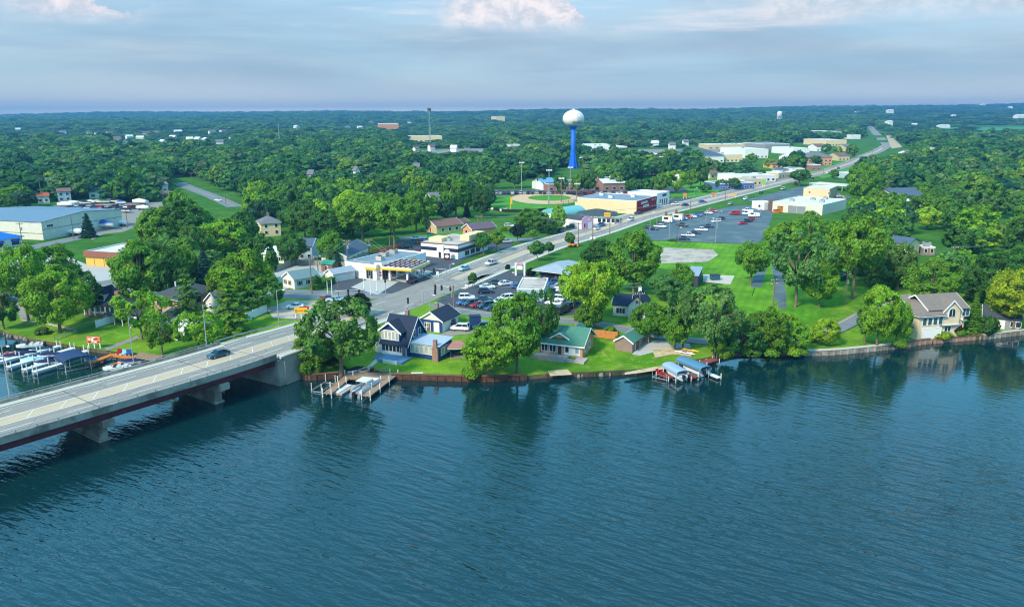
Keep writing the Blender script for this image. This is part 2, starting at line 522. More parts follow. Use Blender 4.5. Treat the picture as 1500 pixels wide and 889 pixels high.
def resample(pts, step=4.0):
 out = []
 for a, b in zip(pts, pts[1:]):
  a, b = Vector(a[:2]), Vector(b[:2])
  n = max(1, int((b - a).length / step))
  out += [a.lerp(b, i / n) for i in range(n)]
 return out + [Vector(pts[-1][:2])]
def smooth(pts, it=3):
 pts = [Vector(p) for p in pts]
 for _ in range(it):
  pts = [pts[0]] + [(pts[i - 1] + pts[i] * 2 + pts[i + 1]) / 4 for i in range(1, len(pts) - 1)] + [pts[-1]]
 return pts
def normals(pts):
 ns = []
 for i in range(len(pts)):
  d = (pts[min(i + 1, len(pts) - 1)] - pts[max(i - 1, 0)]).normalized()
  ns.append(Vector((-d.y, d.x)))
 return ns
def strip(mb, pts, a, b, zf, lift, m=0, thick=None, taper=None):
 """band between offsets a<b of a centre line (offset + = left of travel)"""
 ns = normals(pts)
 vs, fs = [], []
 for p, n in zip(pts, ns):
  q, r_ = p + n * a, p + n * b
  z = zf(p.x, p.y) + lift
  vs += [(q.x, q.y, z), (r_.x, r_.y, z)]
  if thick:
   vs += [(q.x, q.y, z - thick), (r_.x, r_.y, z - thick)]
 k = 4 if thick else 2
 for i in range(len(pts) - 1):
  o, w = i * k, (i + 1) * k
  fs.append((o, w, w + 1, o + 1))
  if thick:
   fs += [(o + 2, o + 3, w + 3, w + 2), (o, o + 2, w + 2, w), (o + 1, w + 1, w + 3, o + 3)]
 if thick:
  e = (len(pts) - 1) * k
  fs += [(0, 1, 3, 2), (e, e + 2, e + 3, e + 1)]
 mb.add(vs, fs, m)
CLINE = [(-225, -70), (-160, 15), (-77, 124), (-54, 155), (-41, 185), (-29, 215), (-13, 250), (10.5, 300), (35, 338), (62, 387), (94, 432), (142, 500),
         (193, 573), (266, 675), (307, 740), (342, 798), (400, 905), (462, 1009), (560, 1190), (900, 2002), (1300, 2960), (1900, 4400)]
CL = smooth(resample(CLINE, 5.0), 6)
for i, p in enumerate(CL):
 pass
AB = 155.5       # the abutment
def zroad(x, y):
 if y < AB:
  return 6.0
 base = hgt(x, y) if y < 1200 else 3.0 + hills(x, y)
 return max(6.0 * (1 - sm(y, AB - 2, 216)) + base * sm(y, AB - 2, 216), base) + 0.06
BR = [p for p in CL if p.y <= AB + 3]
LANDROAD = [p for p in CL if p.y >= AB - 2]
NEARROAD = [p for p in LANDROAD if p.y < 1100]
mb = MB()
strip(mb, LANDROAD, -7.6, 7.6, zroad, 0.0, thick=0.5)
struct('road', mb, ROADM)
mb = MB()
strip(mb, [p for p in NEARROAD if p.y < 203], -1.7, 1.7, zroad, 0.006)
strip(mb, [p for p in NEARROAD if 238 < p.y < 262], -0.9, 2.0, zroad, 0.006)
strip(mb, [p for p in NEARROAD if p.y > 268], -1.7, 1.7, zroad, 0.006)
struct('road_median', mb, MEDM)
mb = MB()
for o in (-4.4, 4.4):
 for i in range(0, len(NEARROAD) - 1, 2):
  if not 205 < NEARROAD[i].y < 232 and NEARROAD[i].y < 600:
   strip(mb, NEARROAD[i:i + 2], o - .08, o + .08, zroad, 0.010)
for o in (-1.75, 1.75, -6.9, 6.9):
 for seg in ([p for p in NEARROAD if p.y < 203], [p for p in NEARROAD if 236 < p.y < 500]):
  strip(mb, seg, o - .07, o + .07, zroad, 0.012)
for i in range(0, len(NEARROAD) - 1):            # hatching on the flush median, stop bars
 p = NEARROAD[i]
 if p.y < 198:
  n = normals(NEARROAD)[i]
  d = Vector((n.y, -n.x))
  a, b = p - n * 1.5, p + n * 1.5 + d * 2.6
  z = zroad(p.x, p.y) + 0.014
  w = d * 0.13
  mb.add([(a.x, a.y, z), (a.x + w.x, a.y + w.y, z), (b.x + w.x, b.y + w.y, z - .0), (b.x, b.y, z)], [(0, 1, 2, 3)])
struct('road_markings', mb, PAINT)
for nm, a, b in (('sidewalk', 7.6, 9.4), ('sidewalk', -9.4, -7.6)):
 mb = MB()
 seg1 = [p for p in NEARROAD if p.y < (201 if a < 0 else 206)]
 seg2 = [p for p in NEARROAD if (226 if a < 0 else 236) < p.y < 560]
 for sgm in (seg1, seg2):
  strip(mb, sgm, a, b, zroad, 0.12, thick=0.4)
 struct(nm, mb, WALK)
for p, n in zip(CL, normals(CL)):
 pass
occ([p + n * 16 for p, n in zip(CL, normals(CL)) if p.y > 150] + [p - n * 17 for p, n in reversed(list(zip(CL, normals(CL)))) if p.y > 150])
# grassy embankment that lifts the approach to deck height
mb = MB()
for side in (1, -1):
 emb = [p for p in CL if AB + (-1 if side > 0 else 9) < p.y < 222]
 en = normals(emb)
 vs, fs = [], []
 for p, n in zip(emb, en):
  z = zroad(p.x, p.y) - 0.06
  q0, q1 = p + n * side * 7.4, p + n * side * 10.2
  fall = (z - min(2.0, hgt(q1.x, q1.y)))
  q2 = p + n * side * (10.2 + max(0.3, fall * 1.9))
  while q2.y < shore(q2.x) + 1 and (q2 - p).length > 10.3:
   q2 -= n * side * .3
  vs += [(q0.x, q0.y, z), (q1.x, q1.y, z - .05), (q2.x, q2.y, min(hgt(q2.x, q2.y), z) - 0.4)]
 for i in range(len(emb) - 1):
  for j in (0, 1):
   fs.append((i * 3 + j, i * 3 + j + 1, (i + 1) * 3 + j + 1, (i + 1) * 3 + j))
 mb.add(vs, fs)
struct('embankment', mb, LAWN, smooth=True)
def street(name, pts, w, m, mark=None, lift=0.04, zf=None, side=True, walk=False):
 zf = zf or (lambda x, y: max(hgt(x, y), 0))
 c = smooth(resample(pts, 3.0), 4)
 mb = MB()
 strip(mb, c, -w / 2, w / 2, zf, lift, thick=0.35)
 struct(name, mb, m)
 if mark:
  mb = MB()
  if mark == 'double':
   strip(mb, c, -.2, -.08, zf, lift + .005)
   strip(mb, c, .08, .2, zf, lift + .005)
  else:
   for i in range(0, len(c) - 1, 3):
    strip(mb, c[i:i + 2], -.07, .07, zf, lift + .005)
  struct('road_markings', mb, YPAINT)
 ns = normals(c)
 occ([p + n * (w / 2 + 5) for p, n in zip(c, ns)] + [p - n * (w / 2 + 5) for p, n in reversed(list(zip(c, ns)))])
 return c
px2 = lambda L, z=3.0: [gp(a, b) for a, b in L]
street('street', [(-29, 214)] + px2([(480, 432), (400, 430)]) + [(-110, 226), (-160, 250), (-230, 300)], 11, STREETM, 'double', 0.05)
street('street', [(-21, 209)] + px2([(705, 459), (780, 464), (862, 469), (930, 482), (985, 494)]) + [tuple(gp(1080, 500))[:2], tuple(gp(1170, 498))[:2]] +
       px2([(1222, 478), (1262, 455), (1330, 436)]), 7.6, STREETM, 'double', 0.05)
street('street', px2([(-60, 382), (0, 371), (55, 361), (130, 345)]), 8.5, STREETM, None, 0.045)
street('street', px2([(345, 303), (330, 296), (305, 285), (280, 276), (262, 268)]), 9, STREETM, 'double', 0.05)
street('street', px2([(880, 322), (815, 350), (745, 352), (700, 349), (640, 347), (585, 349)]), 8, STREETM, None, 0.042)
street('driveway', px2([(1143, 452), (1143, 430), (1141, 405), (1137, 388)]), 3.1, BLUELOT, None, 0.04)
street('driveway', px2([(1107, 421), (1112, 404), (1118, 390)]), 3.0, BLUELOT, None, 0.04)
street('street', px2([(955, 297), (1010, 293), (1040, 290)]), 6, STREETM, None, 0.04)
def lot(name, pxs, m, lift=0.05, mark=None, grow=True):
 import bmesh
 bm = bmesh.new()
 vs = [bm.verts.new(gp(a, b)) for a, b in pxs]
 bm.faces.new(vs)
 bmesh.ops.triangulate(bm, faces=bm.faces[:])
 for _ in range(6):
  es = [e for e in bm.edges if e.calc_length() > 5.0]
  if not es or len(bm.faces) > 6000:
   break
  bmesh.ops.subdivide_edges(bm, edges=es, cuts=1)
  bmesh.ops.triangulate(bm, faces=bm.faces[:])
 for v in bm.verts:
  v.co.z = hgt(v.co.x, v.co.y) + lift
 me = bpy.data.meshes.new(name)
 bm.to_mesh(me)
 bm.free()
 me.materials.append(m)
 o = link(name, me, kind='structure')
 if me.polygons and me.polygons[0].normal.z < 0:
  me.flip_normals()
 if grow:
  occ([gp(a, b) for a, b in pxs])
 return o
# paved lots
lot('parking_lot', [(655, 449), (640, 441), (668, 428), (690, 412), (705, 404), (740, 398), (782, 400), (790, 409), (845, 414), (862, 430), (858, 460), (800, 464), (715, 456)], LOTM, 0.06)
lot('forecourt', [(476, 398), (512, 408), (560, 402), (628, 372), (690, 376), (652, 398), (622, 412), (588, 427), (552, 434), (512, 436), (480, 420)], LOTM, 0.035)
lot('concrete_pad', [(514, 421), (553, 432), (585, 412), (545, 406)], PALE, 0.06)
lot('concrete_pad', [(565, 410), (602, 415), (634, 398), (600, 392)], PALE, 0.06)
lot('parking_lot', [(585, 352), (640, 352), (700, 352), (705, 362), (716, 367), (686, 379), (655, 390), (622, 384), (628, 374), (575, 372), (560, 364)], LOTM, 0.047)
lot('parking_lot', [(712, 356), (745, 350), (752, 355), (748, 362), (730, 366), (716, 366)], LOTM, 0.06)
lot('parking_lot', [(944, 335), (955, 352), (1110, 358), (1123, 340), (1133, 311), (1110, 301), (1074, 302), (1010, 316)], BLUELOT, 0.05)
lot('parking_lot', [(963, 300), (972, 303), (1014, 296), (1012, 290), (985, 291), (975, 296)], LOTM, 0.05)
lot('parking_lot', [(1062, 300), (1090, 294), (1130, 298), (1215, 303), (1240, 292), (1225, 280), (1180, 272), (1150, 279), (1105, 290)], BLUELOT, 0.045)
lot('parking_lot', [(400, 398), (416, 424), (462, 413), (478, 400), (500, 392), (462, 384), (425, 386)], PALE, 0.04)
lot('parking_lot', [(390, 452), (420, 441), (520, 441), (512, 450), (470, 459), (438, 468), (400, 466)], GRAVEL, 0.07)
lot('parking_lot', [(0, 379), (62, 366), (104, 378), (128, 388), (192, 394), (198, 404), (150, 412), (60, 414), (18, 404), (0, 398)], PALE, 0.06)
lot('driveway', [(14, 424), (62, 414), (82, 430), (78, 441), (70, 462), (30, 468)], OLDLOT, 0.05)
lot('boat_yard', [(70, 310), (76, 301), (120, 298), (240, 296), (260, 303), (215, 318), (206, 330), (190, 336), (180, 340), (152, 343), (135, 352), (130, 344), (140, 312)], OLDLOT, 0.05)
lot('driveway', [(640, 494), (656, 484), (672, 474), (706, 468), (745, 474), (738, 480), (700, 487), (678, 490)], OLDLOT, 0.05)
lot('driveway', [(926, 519), (938, 521), (952, 512), (962, 501), (1010, 503), (1013, 513), (1000, 516), (975, 499), (948, 498), (936, 504)], PALE, 0.05)
lot('parking_lot', [(838, 330), (900, 326), (928, 318), (960, 305), (1000, 296), (985, 290), (962, 301), (932, 312), (905, 318), (868, 333), (835, 340)], OLDLOT, 0.045)
lot('parking_lot', [(720, 286), (862, 288), (960, 284), (1010, 280), (1000, 274), (860, 277), (725, 279)], LOTM, 0.05)
lot('parking_lot', [(1092, 262), (1100, 272), (1150, 266), (1192, 258), (1160, 249), (1100, 253)], BLUELOT, 0.045)
lot('parking_lot', [(590, 232), (760, 229), (850, 225), (850, 219), (690, 218), (590, 222)], OLDLOT, 0.05)
lot('parking_lot', [(850, 235), (1000, 233), (1120, 226), (1110, 218), (860, 220)], OLDLOT, 0.05)
lot('gravel_patch', [(972, 363), (1045, 366), (1052, 374), (1035, 384), (968, 386), (960, 376)], GRAVEL, 0.05)
lot('concrete_pad', [(1030, 402), (1076, 404), (1070, 417), (1030, 413)], WALK, 0.05)
lot('mown_lawn', [(955, 353), (1112, 359), (1118, 384), (1100, 440), (1080, 470), (1060, 475), (1060, 418), (1030, 400), (950, 392)], MOWN, 0.03)
lot('mown_lawn', [(1118, 384), (1150, 388), (1255, 395), (1250, 440), (1185, 470), (1148, 470), (1090, 470)], MOWN, 0.03)
lot('sandy_bank', [(802, 543), (832, 541), (838, 549), (806, 551)], SAND, 0.06, grow=False)
lot('sandy_bank', [(915, 546), (940, 541), (972, 535), (978, 540), (940, 546), (915, 549)], SAND, 0.06, grow=False)
lot('sandy_bank', [(955, 512), (990, 508), (1018, 512), (1012, 522), (985, 519), (960, 524)], SAND, 0.055, grow=False)
lot('patio', [(545, 526), (556, 513), (598, 517), (590, 527)], mat('blue_grey_stone', S(108, 118, 132), 0.9, 0.25, 1.0), 0.05, grow=False)
lot('garden_path', [(535, 540), (541, 541), (556, 528), (550, 526)], WALK, 0.06, grow=False)
lot('garden_path', [(152, 510), (157, 514), (205, 495), (200, 492)], OLDLOT, 0.06, grow=False)
lot('garden_path', [(30, 470), (56, 473), (113, 486), (112, 483), (60, 471), (32, 468)], GRAVEL, 0.06, grow=False)
# ball field
lot('ball_field', [(715, 304), (722, 288), (760, 286), (800, 285), (845, 287), (850, 296), (800, 307), (760, 312)], FIELD, 0.05)
INF = mat('infield_clay', S(204, 172, 134), 0.95, 0.1, 0.5)
def disc(name, px, py, r, m, lift, sq=1.0, arc=None):
 c = gp(px, py)
 mb = MB()
 n = 36
 a0, a1 = arc or (0, 2 * math.pi)
 vs = [(c.x, c.y, c.z + lift)] + [(c.x + r * math.cos(a0 + (a1 - a0) * k / n), c.y + r * sq * math.sin(a0 + (a1 - a0) * k / n), c.z + lift) for k in range(n + 1)]
 mb.add(vs, [(0, k + 1, k + 2) for k in range(n)])
 struct(name, mb, m)
disc('infield', 800, 290.5, 21, INF, 0.07, 1.5)
disc('infield_grass', 805, 290.0, 13, FIELD, 0.09, 1.25)
lot('infield', [(765, 236), (850, 236), (850, 239), (765, 240)], FIELD, 0.05)
lot('infield', [(912, 252), (962, 252), (962, 257), (912, 258)], INF, 0.05)
lot('meadow', [(912, 244), (1000, 244), (1000, 252), (912, 252)], FIELD, 0.05)
lot('meadow', [(940, 258), (1060, 262), (1050, 290), (985, 288), (950, 270)], FIELD, 0.03)
lot('meadow', [(640, 337), (735, 340), (760, 350), (690, 348), (640, 346)], FIELD, 0.03)
lot('meadow', [(1178, 248), (1260, 232), (1240, 252), (1205, 262)], FIELD, 0.03)
CROP = mat('crop_field', S(62, 132, 84), 0.9, 0.1, 0.02)
for pxs in ([(1424, 199), (1424, 187), (1560, 185), (1560, 200)], [(1375, 194), (1378, 187), (1408, 187), (1405, 195)],
   [(1424, 237), (1455, 239), (1455, 225), (1425, 226)], [(1425, 165), (1460, 165), (1460, 162), (1425, 162)]):
 lot('crop_field', pxs, CROP, 0.3)
# open strip beside the far road
lot('road_verge', [(1296, 194), (1302, 194), (1322, 216), (1306, 218)], SAND, 0.2)
# ------------------------------------------------------------------ the bridge
def make_bridge():
 br = thing('road_bridge', 'long concrete road bridge on maroon steel girders crossing the lake', 'bridge', (0, 0, 0))
 z6 = lambda x, y: 6.0
 GRD = mat('maroon_girder_paint', S(104, 44, 52), 0.6, 0.16, 0.5, col2=S(84, 40, 42), s2=0.3)
 mb = MB(); strip(mb, BR, -8.7, 8.7, z6, -0.05, thick=0.38); mb.build('deck', CONC, br)
 mb = MB(); strip(mb, BR, -6.7, 6.7, z6, 0.0, thick=0.04); mb.build('road_surface', ROADM, br)
 mb = MB(); strip(mb, BR, -1.7, 1.7, z6, 0.006); mb.build('median', MEDM, br)
 mb = MB()
 for o in (-4.3, 4.3):
  for i in range(0, len(BR) - 1, 2):
   strip(mb, BR[i:i + 2], o - .07, o + .07, z6, 0.012)
 for o in (-1.75, 1.75, -6.4, 6.4):
  strip(mb, BR, o - .08, o + .08, z6, 0.014)
 ns = normals(BR)
 for p, n in zip(BR, ns):
  d = Vector((n.y, -n.x))
  a, b, w = p - n * 1.5, p + n * 1.5 + d * 2.4, d * .14
  mb.add([(a.x, a.y, 6.016), (a.x + w.x, a.y + w.y, 6.016), (b.x + w.x, b.y + w.y, 6.016), (b.x, b.y, 6.016)], [(0, 1, 2, 3)])
 mb.build('lane_marking', PAINT, br)
 mb = MB(); strip(mb, BR, 6.7, 8.3, z6, 0.16, thick=0.2); mb.build('walkway', WALK, br)
 mb = MB(); strip(mb, BR, -8.3, -6.7, z6, 0.16, thick=0.2); mb.build('walkway', CONC, br)
 for o in (-8.7, 8.3):
  mb = MB(); strip(mb, BR, o, o + .4, z6, 0.75, thick=0.8); mb.build('parapet', CONC, br)
 fine = resample([(p.x, p.y) for p in BR], 1.0)
 fns = normals(fine)
 for side in (-1, 1):
  rail = MB().tube([(*(p + n * side * 8.5), 7.12) for p, n in zip(fine[::4], fns[::4])], 0.06, 6).build('rail', STEEL, br)
  for i in range(0, len(fine), 3):
   p = fine[i] + fns[i] * side * 8.5
   if p.y < 60:
    continue
   MB().box(p.x - .06, p.x + .06, p.y - .06, p.y + .06, 6.75, 7.12).build('rail_post', STEEL, br)
 for o in (-7.9, -3.9, 0, 3.9, 7.9):
  mb = MB()
  strip(mb, BR, o - .06, o + .06, z6, -0.43, thick=1.25)
  strip(mb, BR, o - .3, o + .3, z6, -1.6, thick=0.07)
  mb.build('girder', GRD, br)
 # joint plates and stiffeners show on the outer girder
 stiff = MB()
 for i in range(0, len(fine), 7):
  p = fine[i] - fns[i] * 8.02
  stiff.box(p.x - .07, p.x + .07, p.y - .07, p.y + .07, 4.42, 5.55)
 stiff.build("girder_stiffener", GRD, br, kind="stuff")
 for y0 in (145.2, 127.5, 109.8, 92, 154.6):
  i = min(range(len(fine)), key=lambda k: abs(fine[k].y - y0))
  p, n = fine[i], fns[i]
  d = Vector((n.y, -n.x)) * .06
  a, b = p - n * 6.7, p + n * 6.7
  MB().add([(a.x - d.x, a.y - d.y, 6.018), (a.x + d.x, a.y + d.y, 6.018), (b.x + d.x, b.y + d.y, 6.018), (b.x - d.x, b.y - d.y, 6.018)], [(0, 1, 2, 3)]).build('expansion_joint', DARK, br)
 # hammerhead piers
 for y0 in (145.2, 127.5, 109.8, 92, 74.5):
  i = min(range(len(fine)), key=lambda k: abs(fine[k].y - y0))
  p, n = fine[i], fns[i]
  M = Matrix.Translation((p.x, p.y, 0)) @ Matrix.Rotation(math.atan2(n.y, n.x), 4, 'Z')
  mb = MB()
  prof = [(-8.9, 4.3), (8.9, 4.3), (8.9, 3.1), (6.3, 2.3), (-6.3, 2.3), (-8.9, 3.1)]
  v0 = len(mb.v)
  mb.extr(prof, 'y', -.95, .95)
  pier = MB()
  pier.v = [tuple(M @ Vector(v)) for v in mb.v]
  pier.f, pier.m = mb.f, mb.m
  pier.box(-6.3, 6.3, -.75, .75, -3, 2.3, M=M)
  pier.box(-6.6, 6.6, -1.0, 1.0, -3, .35, M=M)
  pier.build('pier', CONC, br)
 # abutment and wing wall on the near side
 i = min(range(len(fine)), key=lambda k: abs(fine[k].y - (AB + 1.0)))
 p, n = fine[i], fns[i]
 M = Matrix.Translation((p.x, p.y, 0)) @ Matrix.Rotation(math.atan2(n.y, n.x), 4, 'Z')
 ab = MB().box(-9.0, 9.0, -1.4, .0, -2, 5.5, M=M)
 ab.box(-9.35, -8.72, -7.0, -1.4, -1, 6.1, M=M)
 ab.box(8.72, 9.35, -7.0, -1.4, -1, 6.1, M=M)
 ab.build('abutment', mat('stained_concrete', S(164, 156, 144), 0.9, 0.2, 0.4, col2=S(142, 134, 122), s2=0.3), br)
 return br
make_bridge()
# guard rails that run on from the bridge
def guard_rail(side, y0, y1, label):
 pts = [p for p in CL if y0 < p.y < y1]
 ns = normals(pts)
 gr = thing('guard_rail', label, 'guard rail', (0, 0, 0))
 L = [(*(p + n * side * 9.7), zroad(p.x, p.y) + .62) for p, n in zip(pts, ns)]
 mb = MB()
 for a, b in zip(L, L[1:]):
  mb.add([a, b, (b[0], b[1], b[2] + .32), (a[0], a[1], a[2] + .32)], [(0, 1, 2, 3)])
  mb.add([(a[0] + .06, a[1], a[2]), (b[0] + .06, b[1], b[2]), (b[0] + .06, b[1], b[2] + .32), (a[0] + .06, a[1], a[2] + .32)], [(3, 2, 1, 0)])
 mb.build('rail', STEEL, gr)
 for q in L:
  MB().box(q[0] - .08, q[0] + .08, q[1] + .07, q[1] + .2, q[2] - 1.0, q[2] + .3).build('post', WOODPOLE, gr)
guard_rail(1, 154, 181, 'low steel guard rail on the grass side of the bridge approach')
guard_rail(-1, 160, 172, 'steel guard rail on the house side of the bridge approach')
# ------------------------------------------------------------------ shore edging
def seawall(pxs, label, m, h=1.15, w=0.5, cap=None, out=0.25):
 pts = [G(a, b, 0.0) for a, b in pxs]
 p2 = smooth(resample([(p.x, p.y) for p in pts], 1.6), 1)
 t = thing('seawall', label, 'seawall', (0, 0, 0))
 mb = MB(); strip(mb, p2, -out, w - out, lambda x, y: h, 0, thick=h + 1.5); mb.build('wall', m, t)
 if cap:
  mb = MB(); strip(mb, p2, -out - .12, w - out + .15, lambda x, y: h, .14, thick=.14); mb.build('cap', cap, t)
 # corrugations: one rib per sheet pile
 ns = normals(p2)
 mb = MB()
 for p, n in zip(p2, ns):
  q = p - n * (out + .06)
  mb.box(q.x - .22, q.x + .22, q.y - .1, q.y + .1, -1, h - .12)
 mb.build('rib', m, t, kind='stuff')
 return t
WOODCAP = mat('brown_timber', S(116, 86, 68), 0.9, 0.25, 1.0)
seawall([(395, 547), (430, 552), (450, 557), (500, 553), (548, 546)], 'rusty sheet pile seawall curving between bridge abutment and pontoon dock', RUST, cap=WOODCAP)
seawall([(575, 555), (640, 557), (710, 559), (770, 556)], 'straight rust brown seawall along the blue house lawn', RUST, cap=WOODCAP)
seawall([(800, 553), (860, 551), (915, 548)], 'low earth coloured retaining edge below the green roofed house lawn', DIRT, h=.95, cap=None)
seawall([(1145, 520), (1190, 521), (1230, 519), (1280, 514), (1316, 510)], 'pale concrete seawall left of the cream lake house', CONC, cap=WALK, w=.9)
seawall([(1316, 510), (1345, 505), (1362, 503)], 'short timber seawall just left of the boathouse door', PLANK, cap=WOODCAP)
seawall([(1440, 497), (1500, 490), (1560, 484)], 'concrete seawall right of the cream lake house', CONC, cap=WALK, w=.9)
# ------------------------------------------------------------------ trees
def quads(P, N, Sz, rng, aspect=1.5):
 """one leaf-cluster quad per row of P, facing N"""
 n = len(P)
 N = N / (np.linalg.norm(N, axis=1, keepdims=True) + 1e-9)
 R = rng.normal(size=(n, 3))
 A = np.cross(N, R)
 A /= np.linalg.norm(A, axis=1, keepdims=True) + 1e-9
 B = np.cross(N, A)
 h = (Sz * .5)[:, None]
 bend = N * (h * rng.uniform(-.5, .2, (n, 1)))
 V = np.stack([P + A * h * aspect, P + B * h + bend, P - A * h * aspect, P - B * h + bend], 1).reshape(-1, 3)
 return V
def quadmesh(name, V, mats, M=None):
 n = len(V) // 4
 me = bpy.data.meshes.new(name)
 me.vertices.add(len(V))
 me.vertices.foreach_set('co', V.astype(np.float32).ravel())
 me.loops.add(n * 4)
 me.loops.foreach_set('vertex_index', np.arange(n * 4, dtype=np.int32))
 me.polygons.add(n)
 me.polygons.foreach_set('loop_start', np.arange(0, n * 4, 4, dtype=np.int32))
 me.materials.append(mats)
 me.update(calc_edges=True)
 return me
def lobed_crown(seed, nleaf, size, H, R, zc, zr, nlobe=24, rl=(.3, .44), gap=0.0, droop=0.0, spread=.72, upper=0.0):
 rng = np.random.default_rng(seed)
 C, RR = [], []
 for i in range(nlobe):
  ph = 2 * math.pi * (i * .618 + rng.uniform(-.08, .08))
  cz = 1 - 2 * (i + .5) / nlobe + rng.uniform(-.12, .12)
  cz = max(-.95, min(.98, cz + upper))
  cr = math.sqrt(max(0, 1 - cz * cz))
  k = spread * rng.uniform(.72, 1.12)
  C.append([math.cos(ph) * cr * R * k, math.sin(ph) * cr * R * k, zc + cz * zr * k * (1.0 if cz > 0 else .9)])
  RR.append(R * rng.uniform(*rl) * (1.1 - .25 * max(0, cz)))
 C, RR = np.array(C), np.array(RR)
 w = RR ** 2
 li = rng.choice(nlobe, nleaf, p=w / w.sum())
 d = rng.normal(size=(nleaf, 3))
 d /= np.linalg.norm(d, axis=1, keepdims=True)
 out = C[li] - np.array([0, 0, zc])
 out /= np.linalg.norm(out, axis=1, keepdims=True) + 1e-6
 flip = (d * out).sum(1) < -.25
 d[flip] -= 2 * (d[flip] * out[flip]).sum(1, keepdims=True) * out[flip]
 d[:, 2] += .15
 # bumpy lobes: several small tufts on every lobe
 tuft = 1 + .24 * np.sin(d[:, 0] * 9 + li * 1.7) * np.sin(d[:, 1] * 8 + li) * np.sin(d[:, 2] * 7 + li * .6)
 rad = RR[li] * tuft * np.where(rng.random(nleaf) < .12, rng.uniform(.3, 1.28, nleaf), rng.uniform(.78, 1.06, nleaf))
 P = C[li] + d * rad[:, None] * np.array([1, 1, .82])
 if droop:
  hang = np.clip((np.hypot(P[:, 0], P[:, 1]) / R - .45), 0, 1)
  P[:, 2] -= droop * hang * rng.uniform(.2, 1.2, nleaf) * H * .35
 if gap:
  keep = (np.sin(P[:, 0] * 1.1 + seed) * np.sin(P[:, 1] * 1.2) * np.sin(P[:, 2] * 1.3 + seed)) > -gap
  P, d = P[keep], d[keep]
 N = d + rng.normal(size=P.shape) * .45
 N[:, 2] += .2
 return quads(P, N, size * rng.uniform(.55, 1.45, len(P)), rng), C
def trunkmesh(name, H, C, r0, fork, rng, nl=7, lean=0.0):
 mb = MB()
 top = Vector((lean, 0, H * .72))
 pts = [Vector((0, 0, -.4)), Vector((0, 0, .25)), Vector((lean * .2, rng.uniform(-.15, .15), H * fork * .5)), Vector((lean * .5, rng.uniform(-.25, .25), H * fork)), top]
 mb.tube(pts, [r0 * 1.5, r0 * 1.08, r0 * .92, r0 * .78, r0 * .15], 8)
 idx = rng.choice(len(C), min(nl, len(C)), replace=False)
 for i in idx:
  c = Vector(C[i])
  s = pts[3].lerp(top, rng.uniform(0, .35)) if c.z > H * fork else pts[3]
  mid = s.lerp(c, .5) + Vector((0, 0, (c - s).length * .12))
  mb.tube([s, mid, c], [r0 * .55, r0 * .32, r0 * .08], 6)
 return mb.mesh(name, BARK, True)
TREE = {}
def add_proto(kind, crown, trunk, R, H, low=None):
 TREE[kind] = (crown, trunk, R, H)
